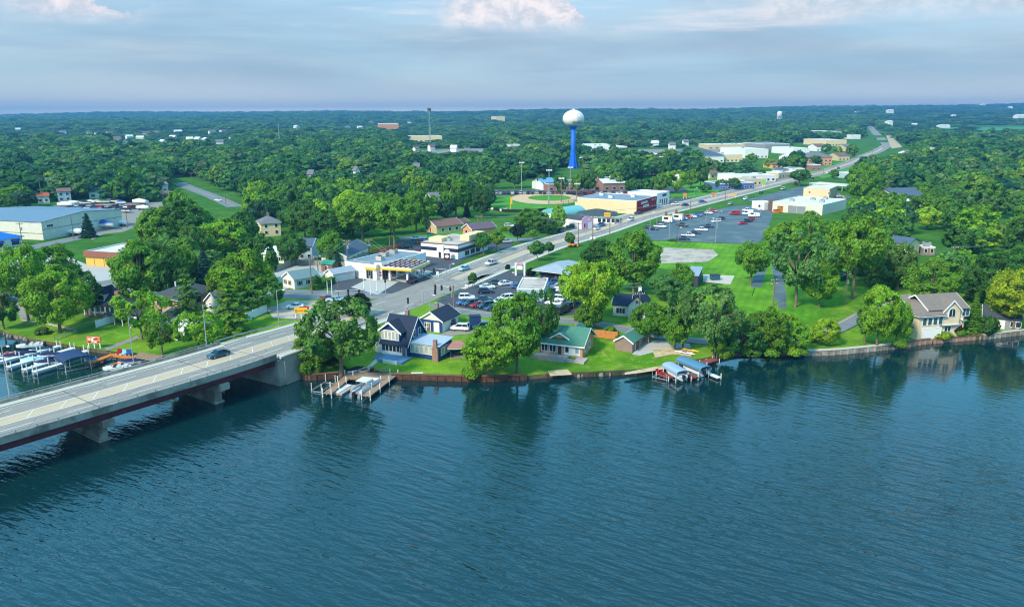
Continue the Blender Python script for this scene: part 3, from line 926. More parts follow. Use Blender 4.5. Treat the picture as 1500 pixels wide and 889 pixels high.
def build_protos():
 for k, (seed, gap, fork, zc, zr, upper) in {'round': (3, .2, .24, 7.6, 6.0, .08), 'round2': (11, .15, .22, 7.2, 6.2, .12), 'oak': (23, .18, .3, 8.4, 5.2, .05), 'tall': (31, .15, .42, 9.4, 4.6, .1), 'round3': (37, .13, .2, 7.4, 6.4, .1)}.items():
  V, C = lobed_crown(seed, 15000, .36, 14, 6.0, zc, zr, 42, rl=(.2, .36), gap=gap, spread=.8, upper=upper)
  add_proto(k, quadmesh(k + '_crown', V, LEAF), trunkmesh(k + '_trunk', 14, C, .34, fork, np.random.default_rng(seed)), 6.6, 14.2)
 V, C = lobed_crown(41, 8200, .46, 14, 6.0, 8.2, 5.2, 19, rl=(.25, .37), gap=.12, droop=.35, spread=.86)
 add_proto('willow', quadmesh('willow_crown', V, LEAF), trunkmesh('willow_trunk', 14, C, .4, .3, np.random.default_rng(5), 10), 7.0, 14.0)
 V, C = lobed_crown(47, 5200, .5, 14, 5.6, 9.6, 4.2, 13, rl=(.28, .4), gap=.16, spread=.92)
 add_proto('open', quadmesh('open_crown', V, LEAF), trunkmesh('open_trunk', 14, C, .3, .36, np.random.default_rng(8), 12), 6.6, 14.0)
 V, C = lobed_crown(53, 1500, .42, 6, 2.1, 3.9, 2.1, 12, rl=(.34, .5))
 add_proto('street', quadmesh('street_crown', V, LEAF), trunkmesh('street_trunk', 6, C, .13, .3, np.random.default_rng(9), 4), 2.4, 6.1)
 V, C = lobed_crown(59, 1500, .3, 2, 1.5, .85, .95, 14, rl=(.3, .48))
 add_proto('shrub', quadmesh('shrub_crown', V, LEAF), trunkmesh('shrub_trunk', 1.6, C, .07, .1, np.random.default_rng(2), 5), 1.7, 2.0)
 # conifers: whorls of drooping boughs
 for k, seed, R, H, dens, rag in (('spruce', 61, 3.1, 13, 5600, .12), ('pine', 67, 3.9, 14, 4300, .42)):
  rng = np.random.default_rng(seed)
  P, N = [], []
  lv = 17 if k == 'spruce' else 12
  for i in range(dens):
   t = rng.random() ** 1.45
   L = int(t * lv)
   tt = (L + .15 + .75 * rng.random()) / lv
   ang_n = 9 if k == 'spruce' else 6
   a = (rng.integers(ang_n) + L * .37) * 2 * math.pi / ang_n + rng.normal() * .17
   rmax = R * (1 - tt) ** (.9 if k == 'spruce' else .72) * (1 + rag * math.sin(L * 2.3 + a * 2)) + .12
   r = rmax * rng.random() ** .5
   z = H * (.07 + .93 * (L + .5) / lv) - r * .28 + rng.normal() * .09 + .1 * (r / R)
   P.append([r * math.cos(a), r * math.sin(a), z])
   N.append([.35 * math.cos(a), .35 * math.sin(a), .9])
  P, N = np.array(P), np.array(N) + rng.normal(size=(dens, 3)) * .3
  V = quads(P, N, .5 * rng.uniform(.6, 1.4, dens), rng, 1.3)
  tr = MB().tube([(0, 0, -.3), (0, 0, H * .5), (0, 0, H * .97)], [.26, .16, .03], 8).mesh(k + '_trunk', BARK, True)
  add_proto(k, quadmesh(k + '_crown', V, LEAF), tr, R, H)
 # lighter-weight crowns for trees a few hundred metres off
 for k, seed, gap in (('mid', 71, 0), ('mid2', 73, .1), ('mid3', 79, 0)):
  V, C = lobed_crown(seed, 2300, .85, 14, 6.0, 7.4, 6.0, 26, rl=(.22, .36), gap=gap, spread=.82, upper=.1)
  add_proto(k, quadmesh(k + '_crown', V, LEAF), trunkmesh(k + '_trunk', 14, C, .34, .24, np.random.default_rng(seed), 3), 6.6, 14.2)
build_protos()
GREENS = dict(bright=(.21, .39, .025), lime=(.29, .47, .028), mid=(.145, .31, .028), deep=(.075, .2, .034), blue=(.055, .165, .075), olive=(.12, .24, .045),
              sage=(.13, .28, .07), yellow=(.38, .5, .03), spruce=(.04, .11, .075), brown=(.055, .05, .03), dark=(.016, .042, .02), plum=(.05, .016, .03))
PENDING = []      # trees whose label is worked out from what they stand beside, once all of that is built
def tree(kind, loc, R, H, col, name, label, cat='tree', group=None, rot=None):
 cr, tr, R0, H0 = TREE[kind]
 rot = random.uniform(0, 6.28) if rot is None else rot
 t = thing(name, label, cat, loc, rot, group)
 s = (R / R0, R / R0, H / H0)
 c = GREENS[col]
 j = random.uniform(.85, 1.15)
 link('crown' if cat != 'shrub' else 'foliage', cr, t, scale=s, color=(c[0] * j * random.uniform(.9, 1.1), c[1] * j, c[2] * j))
 link('trunk' if cat != 'shrub' else 'stem', tr, t, scale=s)
 occ([(loc[0] + R * .8 * math.cos(a), loc[1] + R * .8 * math.sin(a)) for a in np.linspace(0, 6.28, 10)])
 return t
def tree_px(kind, cx, by, ty, wpx, col, name, label, cat='tree', group=None, rot=None):
 """base at photo point (cx,by), top at ty, crown wpx photo pixels across"""
 p = gp(cx, by)
 R = wpx * mpp(p) / 2
 zt = ztop(cx, ty, p.y + R * .15)
 return tree(kind, p, R, max(.6, zt - p.z), col, name, label, cat, group, rot)
B, D_ = 'broadleaf_tree', 'tree'
NEAR_TREES = [
 # ---- left bank
 ('round', 88, 487, 386, 96, 'bright', B, 'big bright green tree on the marina lawn, in front of the yellow roofed building'),
 ('oak', 42, 470, 352, 70, 'bright', B, 'open green tree at the edge of the grey driveway on the left bank'),
 ('round2', 84, 455, 350, 80, 'mid', B, 'spreading tree whose top hides the front of the yellow shop'),
 ('round', 128, 462, 392, 50, 'deep', B, 'dark green tree directly left of the white cottage with the brick chimney'),
 ('willow', 6, 482, 428, 44, 'deep', B, 'dark bushy tree on the shore at the far left with a bare pale stem'),
 ('round', 208, 448, 350, 88, 'mid', B, 'tall dense tree between the cottage and the tan brick house'),
 ('oak', 236, 438, 350, 66, 'deep', B, 'tall green tree behind the tan brick house, left of the dark spruce'),
 ('round2', 268, 425, 352, 50, 'mid', B, 'broad tree behind the tan brick house next to the blue spruce'),
 ('spruce', 302, 425, 362, 34, 'spruce', 'spruce_tree', 'blue green spruce standing behind the brown tipped pine'),
 ('pine', 279, 478, 390, 52, 'olive', 'pine_tree', 'ragged brownish pine in front of the tan brick house'),
 ('open', 208, 497, 428, 74, 'bright', B, 'thin bright tree in front of the grey roofed carport by the marina'),
 ('willow', 238, 520, 458, 46, 'mid', B, 'leaning tree beside the lake dock at the bridge parapet', 'lean'),
 ('willow', 291, 514, 452, 72, 'bright', B, 'pale green weeping willow beside the lamp post on the bridge'),
 ('pine', 338, 486, 404, 58, 'mid', 'conifer_tree', 'dark green conifer between the weeping willow and the white fence'),
 ('round', 362, 452, 362, 84, 'bright', B, 'large bright green tree left of the gravel lot'),
 ('round2', 330, 450, 376, 54, 'bright', B, 'green tree just left of the large bright tree by the gravel lot'),
 ('round', 262, 378, 292, 96, 'deep', B, 'huge dark tree beyond the yellow shop, right of the boat yard'),
 ('round2', 236, 380, 296, 70, 'mid', B, 'tree with lighter top at the right edge of the boat yard'),
 ('round', 330, 382, 318, 76, 'bright', B, 'bright tree between the huge dark tree and the white hip roofed house'),
 ('round2', 356, 366, 304, 48, 'deep', B, 'dark tree just left of the white hip roofed house'),
 ('oak', 288, 392, 326, 44, 'olive', B, 'olive coloured tree below the bright tree near the spruce'),
 ('spruce', 130, 348, 312, 24, 'spruce', 'spruce_tree', 'blue spruce against the white metal warehouse'),
 ('round', 26, 304, 270, 48, 'bright', B, 'bright green tree behind the white metal warehouse'),
 # ---- middle ground, left of the road
 ('round', 427, 390, 336, 46, 'deep', B, 'dark green tree between two white houses left of the filling station'),
 ('round2', 487, 388, 336, 42, 'mid', B, 'rounded tree between the pale house and the long slate roofed house'),
 ('spruce', 495, 391, 369, 17, 'blue', 'spruce_tree', 'small blue spruce by the wooden fence near the filling station'),
 ('spruce', 462, 364, 322, 16, 'deep', 'spruce_tree', 'slim dark spruce behind the pale houses'),
 ('round', 447, 350, 290, 56, 'olive', B, 'olive crowned tree behind the white hip roofed house'),
 ('round2', 478, 352, 302, 64, 'deep', B, 'dark tree behind the pale houses, left of the tall grove'),
 ('tall', 532, 360, 288, 76, 'mid', B, 'tall grove tree behind the long slate roofed house'),
 ('tall', 578, 362, 290, 70, 'mid', B, 'tall grove tree with pale stems beside the wooden pole'),
 ('round', 516, 330, 276, 60, 'lime', B, 'lime green tree topping the grove behind the slate roofed house'),
 ('round2', 552, 332, 278, 52, 'bright', B, 'bright tree in the grove right of the lime green one'),
 ('round', 610, 340, 272, 54, 'mid', B, 'green tree at the right end of the tall grove'),
 ('oak', 668, 320, 258, 50, 'mid', B, 'tall tree beside the tan house near the ball field'),
 ('round', 706, 320, 270, 34, 'deep', B, 'dark tree at the left edge of the ball field outfield'),
 ('spruce', 684, 318, 296, 13, 'spruce', 'spruce_tree', 'small spruce by the brown roofed house near the ball field'),
 ('round2', 780, 340, 302, 52, 'mid', B, 'bushy green tree left of the teal arched roof'),
 ('round', 818, 338, 300, 26, 'bright', B, 'light green tree against the teal arched roof'),
 ('round2', 800, 342, 318, 36, 'deep', B, 'dark shrubby tree below the teal arched roof'),
 ('street', 708, 373, 340, 26, 'deep', D_, 'left street tree of the pair at the white restaurant'),
 ('street', 727, 368, 336, 26, 'mid', D_, 'right street tree of the pair at the white restaurant'),
 ('street', 758, 356, 328, 25, 'dark', D_, 'dark round street tree on the grass corner of the side street'),
 ('street', 781, 351, 336, 17, 'mid', D_, 'small street tree on the grass corner, right of the dark one'),
 ('street', 787, 383, 353, 27, 'deep', D_, 'dark street tree on the grass strip beyond the signboard'),
 ('street', 803, 375, 354, 18, 'deep', D_, 'small street tree right of the dark one beyond the signboard'),
 ('street', 835, 362, 340, 17, 'deep', D_, 'small street tree near the orange machine beside the main road'),
 ('street', 692, 423, 399, 15, 'deep', D_, 'thin young tree at the edge of the car park by the main road'),
 ('street', 1171, 273, 248, 33, 'deep', D_, 'dark round tree beside the main road near the carport'),
 # ---- waterfront
 ('willow', 500, 550, 430, 112, 'olive', B, 'large willow by the bridge abutment and the pontoon dock'),
 ('round', 462, 541, 486, 66, 'mid', B, 'low bright thicket tree at the foot of the large willow'),
 ('round', 524, 468, 428, 48, 'dark', B, 'dark purple green tree behind the large willow'),
 ('round2', 718, 551, 474, 86, 'bright', B, 'big bushy light green tree right at the seawall between the two houses'),
 ('round', 757, 545, 424, 86, 'mid', B, 'tall green tree behind the bushy one at the seawall'),
 ('willow', 792, 516, 418, 50, 'deep', B, 'dark tree left of the green roofed house'),
 ('round', 736, 540, 488, 44, 'bright', B, 'low bright growth beside the bushy tree at the seawall'),
 ('oak', 868, 476, 376, 84, 'lime', B, 'yellow green tree beside the car park with the white cars'),
 ('round', 840, 452, 384, 48, 'lime', B, 'yellow green tree in front of the blue metal roofed bank'),
 ('round', 928, 430, 334, 84, 'mid', B, 'tall full green tree left of the grass lot'),
 ('oak', 880, 400, 350, 60, 'deep', B, 'dark green tree behind the yellow green ones'),
 ('round2', 860, 482, 440, 46, 'mid', B, 'green tree behind the green roofed house by the road'),
 ('round', 974, 440, 400, 54, 'sage', B, 'grey green tree beside the dark storage trailer'),
 ('round2', 998, 432, 382, 38, 'mid', B, 'green tree above the dark storage trailer'),
 ('round', 952, 500, 440, 66, 'mid', B, 'dense dark green tree right of the white house with the blue roof'),
 ('open', 1000, 510, 420, 54, 'sage', B, 'half bare greyish tree behind the boat lifts'),
 ('round', 988, 512, 452, 50, 'mid', B, 'green tree behind the sandy boat ramp'),
 ('willow', 1046, 522, 412, 84, 'sage', B, 'tall sage green tree with a pale trunk behind the blue boat canopies'),
 ('round', 1050, 524, 478, 30, 'bright', B, 'small bright tree at the end of the red brown dock'),
 ('willow', 1085, 520, 466, 66, 'deep', B, 'dark overhanging tree on the bank right of the boat lifts'),
 ('round2', 1126, 518, 446, 66, 'mid', B, 'bushy tree on the bank below the blue driveway'),
 ('round', 1162, 516, 470, 50, 'bright', B, 'bright bushy tree at the left end of the concrete seawall'),
 ('round2', 1210, 506, 462, 46, 'lime', B, 'light yellow green tree beside the lake road'),
 ('round', 1100, 508, 458, 46, 'mid', B, 'green tree in the thicket between blue driveway and water'),
 ('round2', 1140, 490, 452, 60, 'bright', B, 'low rounded tree in front of the blue driveway'),
 ('round', 1284, 508, 414, 62, 'bright', B, 'bright green tree on the lawn left of the cream lake house'),
 ('round2', 1312, 504, 432, 44, 'bright', B, 'small bright tree touching the cream lake house'),
 ('open', 1266, 505, 452, 30, 'sage', B, 'thin leaning grey tree on the lake lawn'),
 ('round', 1364, 454, 374, 84, 'mid', B, 'very broad round tree behind the cream lake house'),
 ('spruce', 1428, 440, 370, 30, 'sage', 'spruce_tree', 'pale grey spruce right of the broad round tree'),
 ('oak', 1484, 484, 390, 78, 'yellow', B, 'yellow leaved tree at the right edge beside the grey house'),
 ('round2', 1464, 474, 398, 50, 'lime', B, 'lime and yellow tree in front of the grey house'),
 ('spruce', 1424, 488, 428, 28, 'mid', 'evergreen_tree', 'green evergreen at the right wall of the cream lake house'),
 ('round', 1446, 452, 366, 70, 'deep', B, 'dark tree mass behind the grey house'),
 ('round2', 1490, 430, 356, 66, 'deep', B, 'dark tree at the right edge behind the yellow leaved one'),
 # ---- lawn with the blue driveway
 ('oak', 1100, 415, 350, 50, 'mid', B, 'tree between the short drive and the storage pad'),
 ('open', 1165, 450, 340, 88, 'sage', B, 'sage crowned tree with a forked pale trunk right of the blue driveway'),
 ('round', 1200, 450, 384, 56, 'bright', B, 'rounded green tree on the mown lawn right of the forked one'),
 ('tall', 1248, 438, 316, 86, 'mid', B, 'tall tree with several pale stems on the mown lawn'),
 ('round', 1210, 420, 340, 56, 'bright', B, 'bright tree behind the rounded one on the mown lawn'),
 ('round2', 1150, 378, 318, 70, 'bright', B, 'bright green tree at the corner of the big blue grey car park'),
 ('round', 1182, 372, 308, 66, 'mid', B, 'tall green tree behind the car park corner tree'),
 ('round', 1281, 404, 366, 30, 'deep', B, 'dark tree left of the small cream house'),
 ('round2', 1262, 300, 234, 56, 'mid', B, 'very tall dense tree right of the main road bend'),
]
# trees standing among the shops, the school and the far road
MID_TREES = [(722, 277, 242, 30, 'deep'), (754, 276, 243, 34, 'deep'), (793, 277, 252, 18, 'olive'), (822, 285, 255, 20, 'deep'), (846, 284, 254, 22, 'mid'), (862, 284, 248, 24, 'deep'), (882, 277, 250, 26, 'deep'), (903, 278, 252, 24, 'mid'),
             (926, 284, 259, 24, 'deep'), (946, 284, 261, 26, 'deep'), (968, 284, 252, 28, 'mid'), (990, 283, 247, 34, 'bright'), (1012, 276, 247, 28, 'mid'), (1026, 274, 234, 26, 'deep'), (1048, 258, 236, 22, 'mid'), (1068, 256, 236, 30, 'deep'),
             (1056, 278, 261, 18, 'deep'), (1074, 278, 260, 22, 'deep'), (1033, 282, 269, 22, 'deep'), (1100, 243, 224, 20, 'mid'), (1127, 246, 231, 18, 'bright'), (1148, 248, 228, 22, 'deep'), (1164, 249, 226, 26, 'mid'), (1194, 243, 227, 18, 'deep'),
             (1210, 226, 210, 16, 'deep'), (1227, 230, 214, 14, 'mid'), (1247, 231, 210, 18, 'mid'), (1006, 236, 222, 16, 'mid'), (872, 262, 240, 20, 'mid'), (894, 258, 238, 18, 'deep'),
             (765, 262, 240, 22, 'mid'), (735, 258, 236, 26, 'deep'), (1175, 265, 250, 12, 'mid'), (1115, 262, 248, 14, 'deep'), (940, 246, 230, 22, 'mid'), (965, 244, 229, 20, 'deep'), (1222, 262, 247, 14, 'mid'), (775, 232, 216, 20, 'deep'), (792, 240, 222, 20, 'mid')]
for cx, by, ty, w, col in MID_TREES:
 NEAR_TREES.append((random.choice(('mid', 'mid2', 'mid3')), cx, by, ty, w, col, B, ''))
for e in NEAR_TREES:
 k, cx, by, ty, w, col, nm, lab = e[:8]
 k = 'round3' if k == 'round2' and (cx * 7 + w) % 2 else k
 PENDING.append(tree_px(k, cx, by, ty, w, col, nm, lab)) if not lab else tree_px(k, cx, by, ty, w, col, nm, lab)
# shrubs and hedges
def shrub_px(cx, by, ty, w, col, label, group=None):
 return tree_px('shrub', cx, by, ty, w, col, 'shrub', label, 'shrub', group)
for e in [(622, 517, 508, 17, 'deep', 'shrub under the sunroom windows of the blue house, left one'), (638, 516, 507, 15, 'deep', 'shrub beside the brick chimney of the blue house'),
          (1382, 496, 486, 27, 'lime', 'yellow green shrub on the timber wall below the cream lake house'), (1398, 490, 466, 21, 'plum', 'dark red maple shrub against the cream lake house'),
          (1408, 492, 482, 22, 'mid', 'green shrub at the right corner of the cream lake house'), (1446, 490, 462, 30, 'deep', 'dark green shrub between cream and grey lake houses'),
          (62, 489, 479, 22, 'olive', 'mounded shrub on the marina lawn'), (744, 395, 387, 9, 'dark', 'dark clipped shrub beside the bank'),
          (778, 404, 392, 15, 'dark', 'dark shrub right of the signboard'), (905, 497, 489, 10, 'mid', 'potted shrub left of the brown shed'),
          (893, 490, 477, 20, 'mid', 'rounded shrub at the orange fence'), (463, 424, 402, 16, 'deep', 'dark upright bush between the small white office and the garage'),
          (985, 353, 350, 16, 'deep', 'low shrub at the near edge of the big car park'), (512, 402, 396, 11, 'deep', 'dark bush at the left wall of the filling station'),
          (1252, 402, 390, 26, 'deep', 'dark rounded bush on the lawn below the small cream house'), (1290, 420, 402, 44, 'mid', 'wide green bush left of the broad round tree'),
          (1330, 418, 398, 40, 'deep', 'dark bush behind the broad round tree'), (1232, 410, 396, 18, 'deep', 'small dark bush behind the tall stemmed tree'),
          (1184, 500, 486, 24, 'mid', 'green bush at the bend of the lake road'), (1160, 520, 506, 26, 'bright', 'leafy bush at the water by the concrete seawall'),
          (1174, 519, 508, 20, 'mid', 'low bush hanging over the concrete seawall'), (1100, 522, 508, 28, 'deep', 'dark bush overhanging the water below the thicket'),
          (1130, 522, 508, 26, 'mid', 'bush overhanging the water left of the seawall end'), (1064, 526, 512, 22, 'mid', 'bush at the water beside the red brown dock'),
          (1318, 508, 497, 20, 'mid', 'creeping bush on the timber seawall'),          (690, 553, 536, 26, 'bright', 'bush at the seawall left of the big bushy tree'), (455, 548, 524, 30, 'mid', 'leafy bush at the abutment wing wall'),
          (850, 334, 324, 10, 'bright', 'small bush by the pink fronted building'), (742, 338, 330, 16, 'bright', 'bright hedge bush behind the brown roofed house')]:
 shrub_px(*e[:5], e[5])
# ------------------------------------------------------------------ buildings
class Bld:
 """A building set out from two ground points of its front A->B (left to right as seen); local x along the front, y to the back, z up"""
 def __init__(s, name, label, cat, A, B, depth, h, z=None, group=None, clear=12, dz=0.0):
  a, b = gp(*A), gp(*B)
  if A[1] < 262:                     # far off: front square to the view, a little turned to the road
   w_ = (B[0] - A[0]) * mpp(a)
   b = a + Vector((w_ * .98, w_ * .2, 0))
  zz = min(a.z, b.z) if z is None else z
  s.L = Vector((b.x - a.x, b.y - a.y)).length
  s.rot = math.atan2(b.y - a.y, b.x - a.x)
  s.D, s.h = depth, h
  s.o = thing(name, label, cat, (a.x, a.y, zz + dz), s.rot, group)
  s.o['mid'] = s.L / 2
  s.M = Matrix.Translation((a.x, a.y, zz)) @ Matrix.Rotation(s.rot, 4, 'Z')
  c = [(-3, -clear), (s.L + 3, -clear), (s.L + 3, depth + 3), (-3, depth + 3)]
  occ([s.M @ Vector((p[0], p[1], 0)) for p in c])
 def box(s, name, m, x0, x1, y0, y1, z0, z1, parent=None, **k):
  return MB().box(x0, x1, y0, y1, z0, z1).build(name, m, parent or s.o, **k)
 def walls(s, m, x0=None, x1=None, y0=None, y1=None, z0=-.6, h=None, gable=None, rise=0, name='wall'):
  x0, x1 = 0 if x0 is None else x0, s.L if x1 is None else x1
  y0, y1 = 0 if y0 is None else y0, s.D if y1 is None else y1
  h = h or s.h
  mb = MB()
  if gable == 'x':      # ridge runs along x: gable ends at x0 and x1
   mb.extr([(y0, z0), (y1, z0), (y1, h), ((y0 + y1) / 2, h + rise), (y0, h)], 'x', x0, x1)
  elif gable == 'y':
   mb.extr([(x0, z0), (x1, z0), (x1, h), ((x0 + x1) / 2, h + rise), (x0, h)], 'y', y0, y1)
  else:
   mb.box(x0, x1, y0, y1, z0, h)
  return mb.build(name, m, s.o)
 def gable(s, m, rise, axis='x', x0=None, x1=None, y0=None, y1=None, h=None, over=.4, t=.16, trim=None, name='roof'):
  x0, x1 = 0 if x0 is None else x0, s.L if x1 is None else x1
  y0, y1 = 0 if y0 is None else y0, s.D if y1 is None else y1
  h = h or s.h
  (u0, u1), (w0, w1) = ((y0, y1), (x0, x1)) if axis == 'x' else ((x0, x1), (y0, y1))
  c, hw = (u0 + u1) / 2, (u1 - u0) / 2
  sl = rise / hw
  e = hw + over
  lo = h - over * sl + .03
  prof = [(c - e, lo), (c, h + rise + .03), (c + e, lo), (c + e, lo + t), (c, h + rise + .03 + t), (c - e, lo + t)]
  o = MB().extr(prof, axis, w0 - over, w1 + over).build(name, m, s.o)
  if trim:
   for w in (w0 - over - .05, w1 + over - .01):
    p2 = [(c - e - .03, lo - .16), (c, h + rise - .13), (c + e + .03, lo - .16), (c + e + .03, lo + t + .03), (c, h + rise + .06 + t), (c - e - .03, lo + t + .03)]
    MB().extr(p2, axis, w, w + .06).build('bargeboard', trim, s.o)
  return o
 def hip(s, m, rise, x0=None, x1=None, y0=None, y1=None, h=None, over=.5, inset=None, fascia=None, name='roof', flat=0.0):
  x0, x1 = (0 if x0 is None else x0) - over, (s.L if x1 is None else x1) + over
  y0, y1 = (0 if y0 is None else y0) - over, (s.D if y1 is None else y1) + over
  h = (h or s.h) + .02
  hw = min(x1 - x0, y1 - y0) / 2
  i = hw if inset is None else inset
  if x1 - x0 >= y1 - y0:
   r1, r2 = (x0 + i, (y0 + y1) / 2), (x1 - i, (y0 + y1) / 2)
  else:
   r1, r2 = ((x0 + x1) / 2, y0 + i), ((x0 + x1) / 2, y1 - i)
  vs = [(x0, y0, h), (x1, y0, h), (x1, y1, h), (x0, y1, h), (x0, y0, h + .18), (x1, y0, h + .18), (x1, y1, h + .18), (x0, y1, h + .18), (*r1, h + rise), (*r2, h + rise)]
  fs = [(3, 2, 1, 0), (0, 1, 5, 4), (1, 2, 6, 5), (2, 3, 7, 6), (3, 0, 4, 7)]
  if x1 - x0 >= y1 - y0:
   fs += [(4, 5, 9, 8), (5, 6, 9), (6, 7, 8, 9), (7, 4, 8)]
  else:
   fs += [(4, 5, 8), (5, 6, 9, 8), (6, 7, 9), (7, 4, 8, 9)]
  o = MB().add(vs, fs).build(name, m, s.o)
  if fascia:
   MB().box(x0 - .04, x1 + .04, y0 - .04, y1 + .04, h - .12, h - .002).build('fascia', fascia, s.o)
  return o
 def flat(s, m, x0=None, x1=None, y0=None, y1=None, h=None, coping=None, par=.45, name='roof'):
  """flat roof inside a low parapet"""
  x0, x1 = 0 if x0 is None else x0, s.L if x1 is None else x1
  y0, y1 = 0 if y0 is None else y0, s.D if y1 is None else y1
  h = h or s.h
  s.box(name, m, x0 + .02, x1 - .02, y0 + .02, y1 - .02, h, h + .06)
  mb = MB()
  t = .28
  mb.box(x0 - .03, x1 + .03, y0 - .03, y0 + t, h + .001, h + par).box(x0 - .03, x1 + .03, y1 - t, y1 + .03, h + .001, h + par)
  mb.box(x0 - .03, x0 + t, y0 + t, y1 - t, h + .001, h + par).box(x1 - t, x1 + .03, y0 + t, y1 - t, h + .001, h + par)
  mb.build('parapet', coping or m, s.o, kind='stuff')
 def face(s, f, u, z, w, h, out=0.0):
  """matrix that maps a unit panel (x 0..w, y outward, z 0..h) onto a facade"""
  if f == 'f':
   return Matrix.Translation((u, -out, z))
  if f == 'r':
   return Matrix.Translation((s.L + out, u, z)) @ Matrix.Rotation(math.pi / 2, 4, 'Z')
  if f == 'l':
   return Matrix.Translation((-out, u + w, z)) @ Matrix.Rotation(-math.pi / 2, 4, 'Z')
  return Matrix.Translation((u + w, s.D + out, z)) @ Matrix.Rotation(math.pi, 4, 'Z')
 def at(s, M, name, mb, m, parent=None):
  mb.v = [tuple(M @ Vector(v)) for v in mb.v]
  return mb.build(name, m, parent or s.o)
 def win(s, f, u, z, w, h, frame=None, n=1, sill=True, off=0.0, glass=None, t=.09):
  """window: frame with its glass set back and mullions between lights"""
  M = s.face(f, u, z, w, h, off)
  mb = MB()
  y0, y1 = -.10, .02
  mb.box(-t, 0, y0, y1, -t, h + t).box(w, w + t, y0, y1, -t, h + t).box(0, w, y0, y1, -t, 0).box(0, w, y0, y1, h, h + t)
  for i in range(1, n):
   x = w * i / n
   mb.box(x - t / 2, x + t / 2, y0 + .01, y1, 0, h)
  fr = s.at(M, 'window', mb, frame or TRIM)
  s.at(M, 'pane', MB().box(0, w, -.035, .015, 0, h), glass or GLASS, fr)
  return fr
 def door(s, f, u, z, w, h, m, off=0.0, name='door', frame=None, ribs=0):
  M = s.face(f, u, z, w, h, off)
  mb = MB().box(-.12, 0, -.08, .02, 0, h + .12).box(w, w + .12, -.08, .02, 0, h + .12).box(0, w, -.08, .02, h, h + .12)
  fr = s.at(M, name, mb, frame or TRIM)
  lf = MB().box(0, w, -.05, .01, .02, h)
  for i in range(ribs):
   zz = h * (i + 1) / (ribs + 1)
   lf.box(.02, w - .02, -.058, -.045, zz - .03, zz + .03)
  s.at(M, 'leaf' if name == 'door' else 'shutter', lf, m, fr)
  return fr
 def chimney(s, m, x, y, z0, z1, w=.8, d=.6, cap=True):
  mb = MB().box(x - w / 2, x + w / 2, y - d / 2, y + d / 2, z0, z1)
  c = mb.build('chimney', m, s.o)
  if cap:
   MB().box(x - w / 2 - .07, x + w / 2 + .07, y - d / 2 - .07, y + d / 2 + .07, z1 + .003, z1 + .13).build('cap', CONC, c)
   MB().tube([(x, y, z1 + .13), (x, y, z1 + .5)], .13, 8).build('flue', BRICKR, c)
 def hvac(s, x, y, z, w=1.8, d=1.4, h=1.1, m=None):
  a = s.box('roof_unit', m or STEEL, x, x + w, y, y + d, z, z + h)
  MB().tube([(x + w / 2, y + d / 2, z + h), (x + w / 2, y + d / 2, z + h + .12)], min(w, d) * .36, 12).build('fan_cowl', DARK, a)
BRICKR = brickmat('red_brick', S(150, 92, 70), S(128, 76, 60), S(170, 160, 150))
BRICKT = brickmat('tan_brick', S(190, 140, 112), S(170, 120, 96), S(196, 184, 170))
BRICKO = brickmat('orange_brick', S(220, 136, 74), S(204, 118, 62), S(210, 190, 170))
BRICKB = brickmat('brown_brick', S(142, 110, 98), S(126, 96, 84), S(160, 150, 140))
NAVY = siding('navy_siding', S(36, 66, 118), .28)
NAVYROOF = mat('navy_shingles', S(40, 50, 70), .9, .16, 1.4, bump=.3)
GREENROOF = mat('green_shingles', S(72, 124, 106), .9, .12, 1.2, bump=.3)
GREYROOF = mat('grey_shingles', S(112, 112, 116), .9, .14, 1.2, bump=.3)
DKROOF = mat('dark_shingles', S(70, 74, 80), .9, .15, 1.2, bump=.3)
SLATE = mat('slate_blue_shingles', S(78, 94, 112), .9, .13, 1.2, bump=.3)
BROWNROOF = mat('brown_shingles', S(122, 92, 84), .9, .15, 1.2, bump=.3)
PINKROOF = mat('faded_red_shingles', S(160, 112, 104), .9, .15, 1.2, bump=.3)
WSID = siding('white_siding', S(226, 222, 212), .24)
CREAM = siding('cream_siding', S(238, 214, 176), .26)
TANS = siding('tan_siding', S(204, 186, 140), .26)
GREYS = siding('grey_siding', S(140, 142, 144), .26)
BLUES = siding('pale_blue_siding', S(168, 190, 204), .26)
METALW = siding('white_ribbed_metal', S(214, 208, 192), .9, .6, vertical=True, depth=.3)
METALB = siding('blue_grey_metal_roof', S(104, 128, 146), .6, .5, vertical=True, depth=.4)
GREYMETAL = siding('grey_standing_seam', S(150, 160, 170), .5, .45, vertical=True, depth=.5)
WMEM = mat('white_roof_membrane', S(222, 222, 220), .7, .08, .3, col2=S(196, 198, 200))
GRMEM = mat('grey_roof_membrane', S(128, 142, 152), .8, .1, .3, col2=S(112, 126, 138))
TANMEM = mat('tan_gravel_roof', S(190, 178, 166), .9, .14, .5, col2=S(166, 154, 146))
STUCCO = mat('cream_stucco', S(226, 202, 160), .9, .06, .5)
YSTUC = mat('yellow_stucco', S(224, 176, 84), .9, .06, .5)
WSTUC = mat('white_stucco', S(230, 228, 224), .85, .05, .5)
DWOOD = mat('brown_wood_wall', S(118, 92, 76), .9, .2, 1.0)
DECKW = mat('grey_deck_wood', S(172, 160, 154), .9, .22, 1.6)
BLUEDECK = mat('blue_painted_deck', S(104, 140, 172), .8, .15, 1.0)
CURT = mat('window_with_curtain', S(176, 178, 168), .35, .4, 1.2, spec=.5)
YEL = mat('sign_yellow', S(246, 188, 32), .5, .04)
RED = mat('sign_red', S(186, 26, 38), .5, .05)
BLACK = mat('black_paint', S(26, 26, 28), .6, .05)
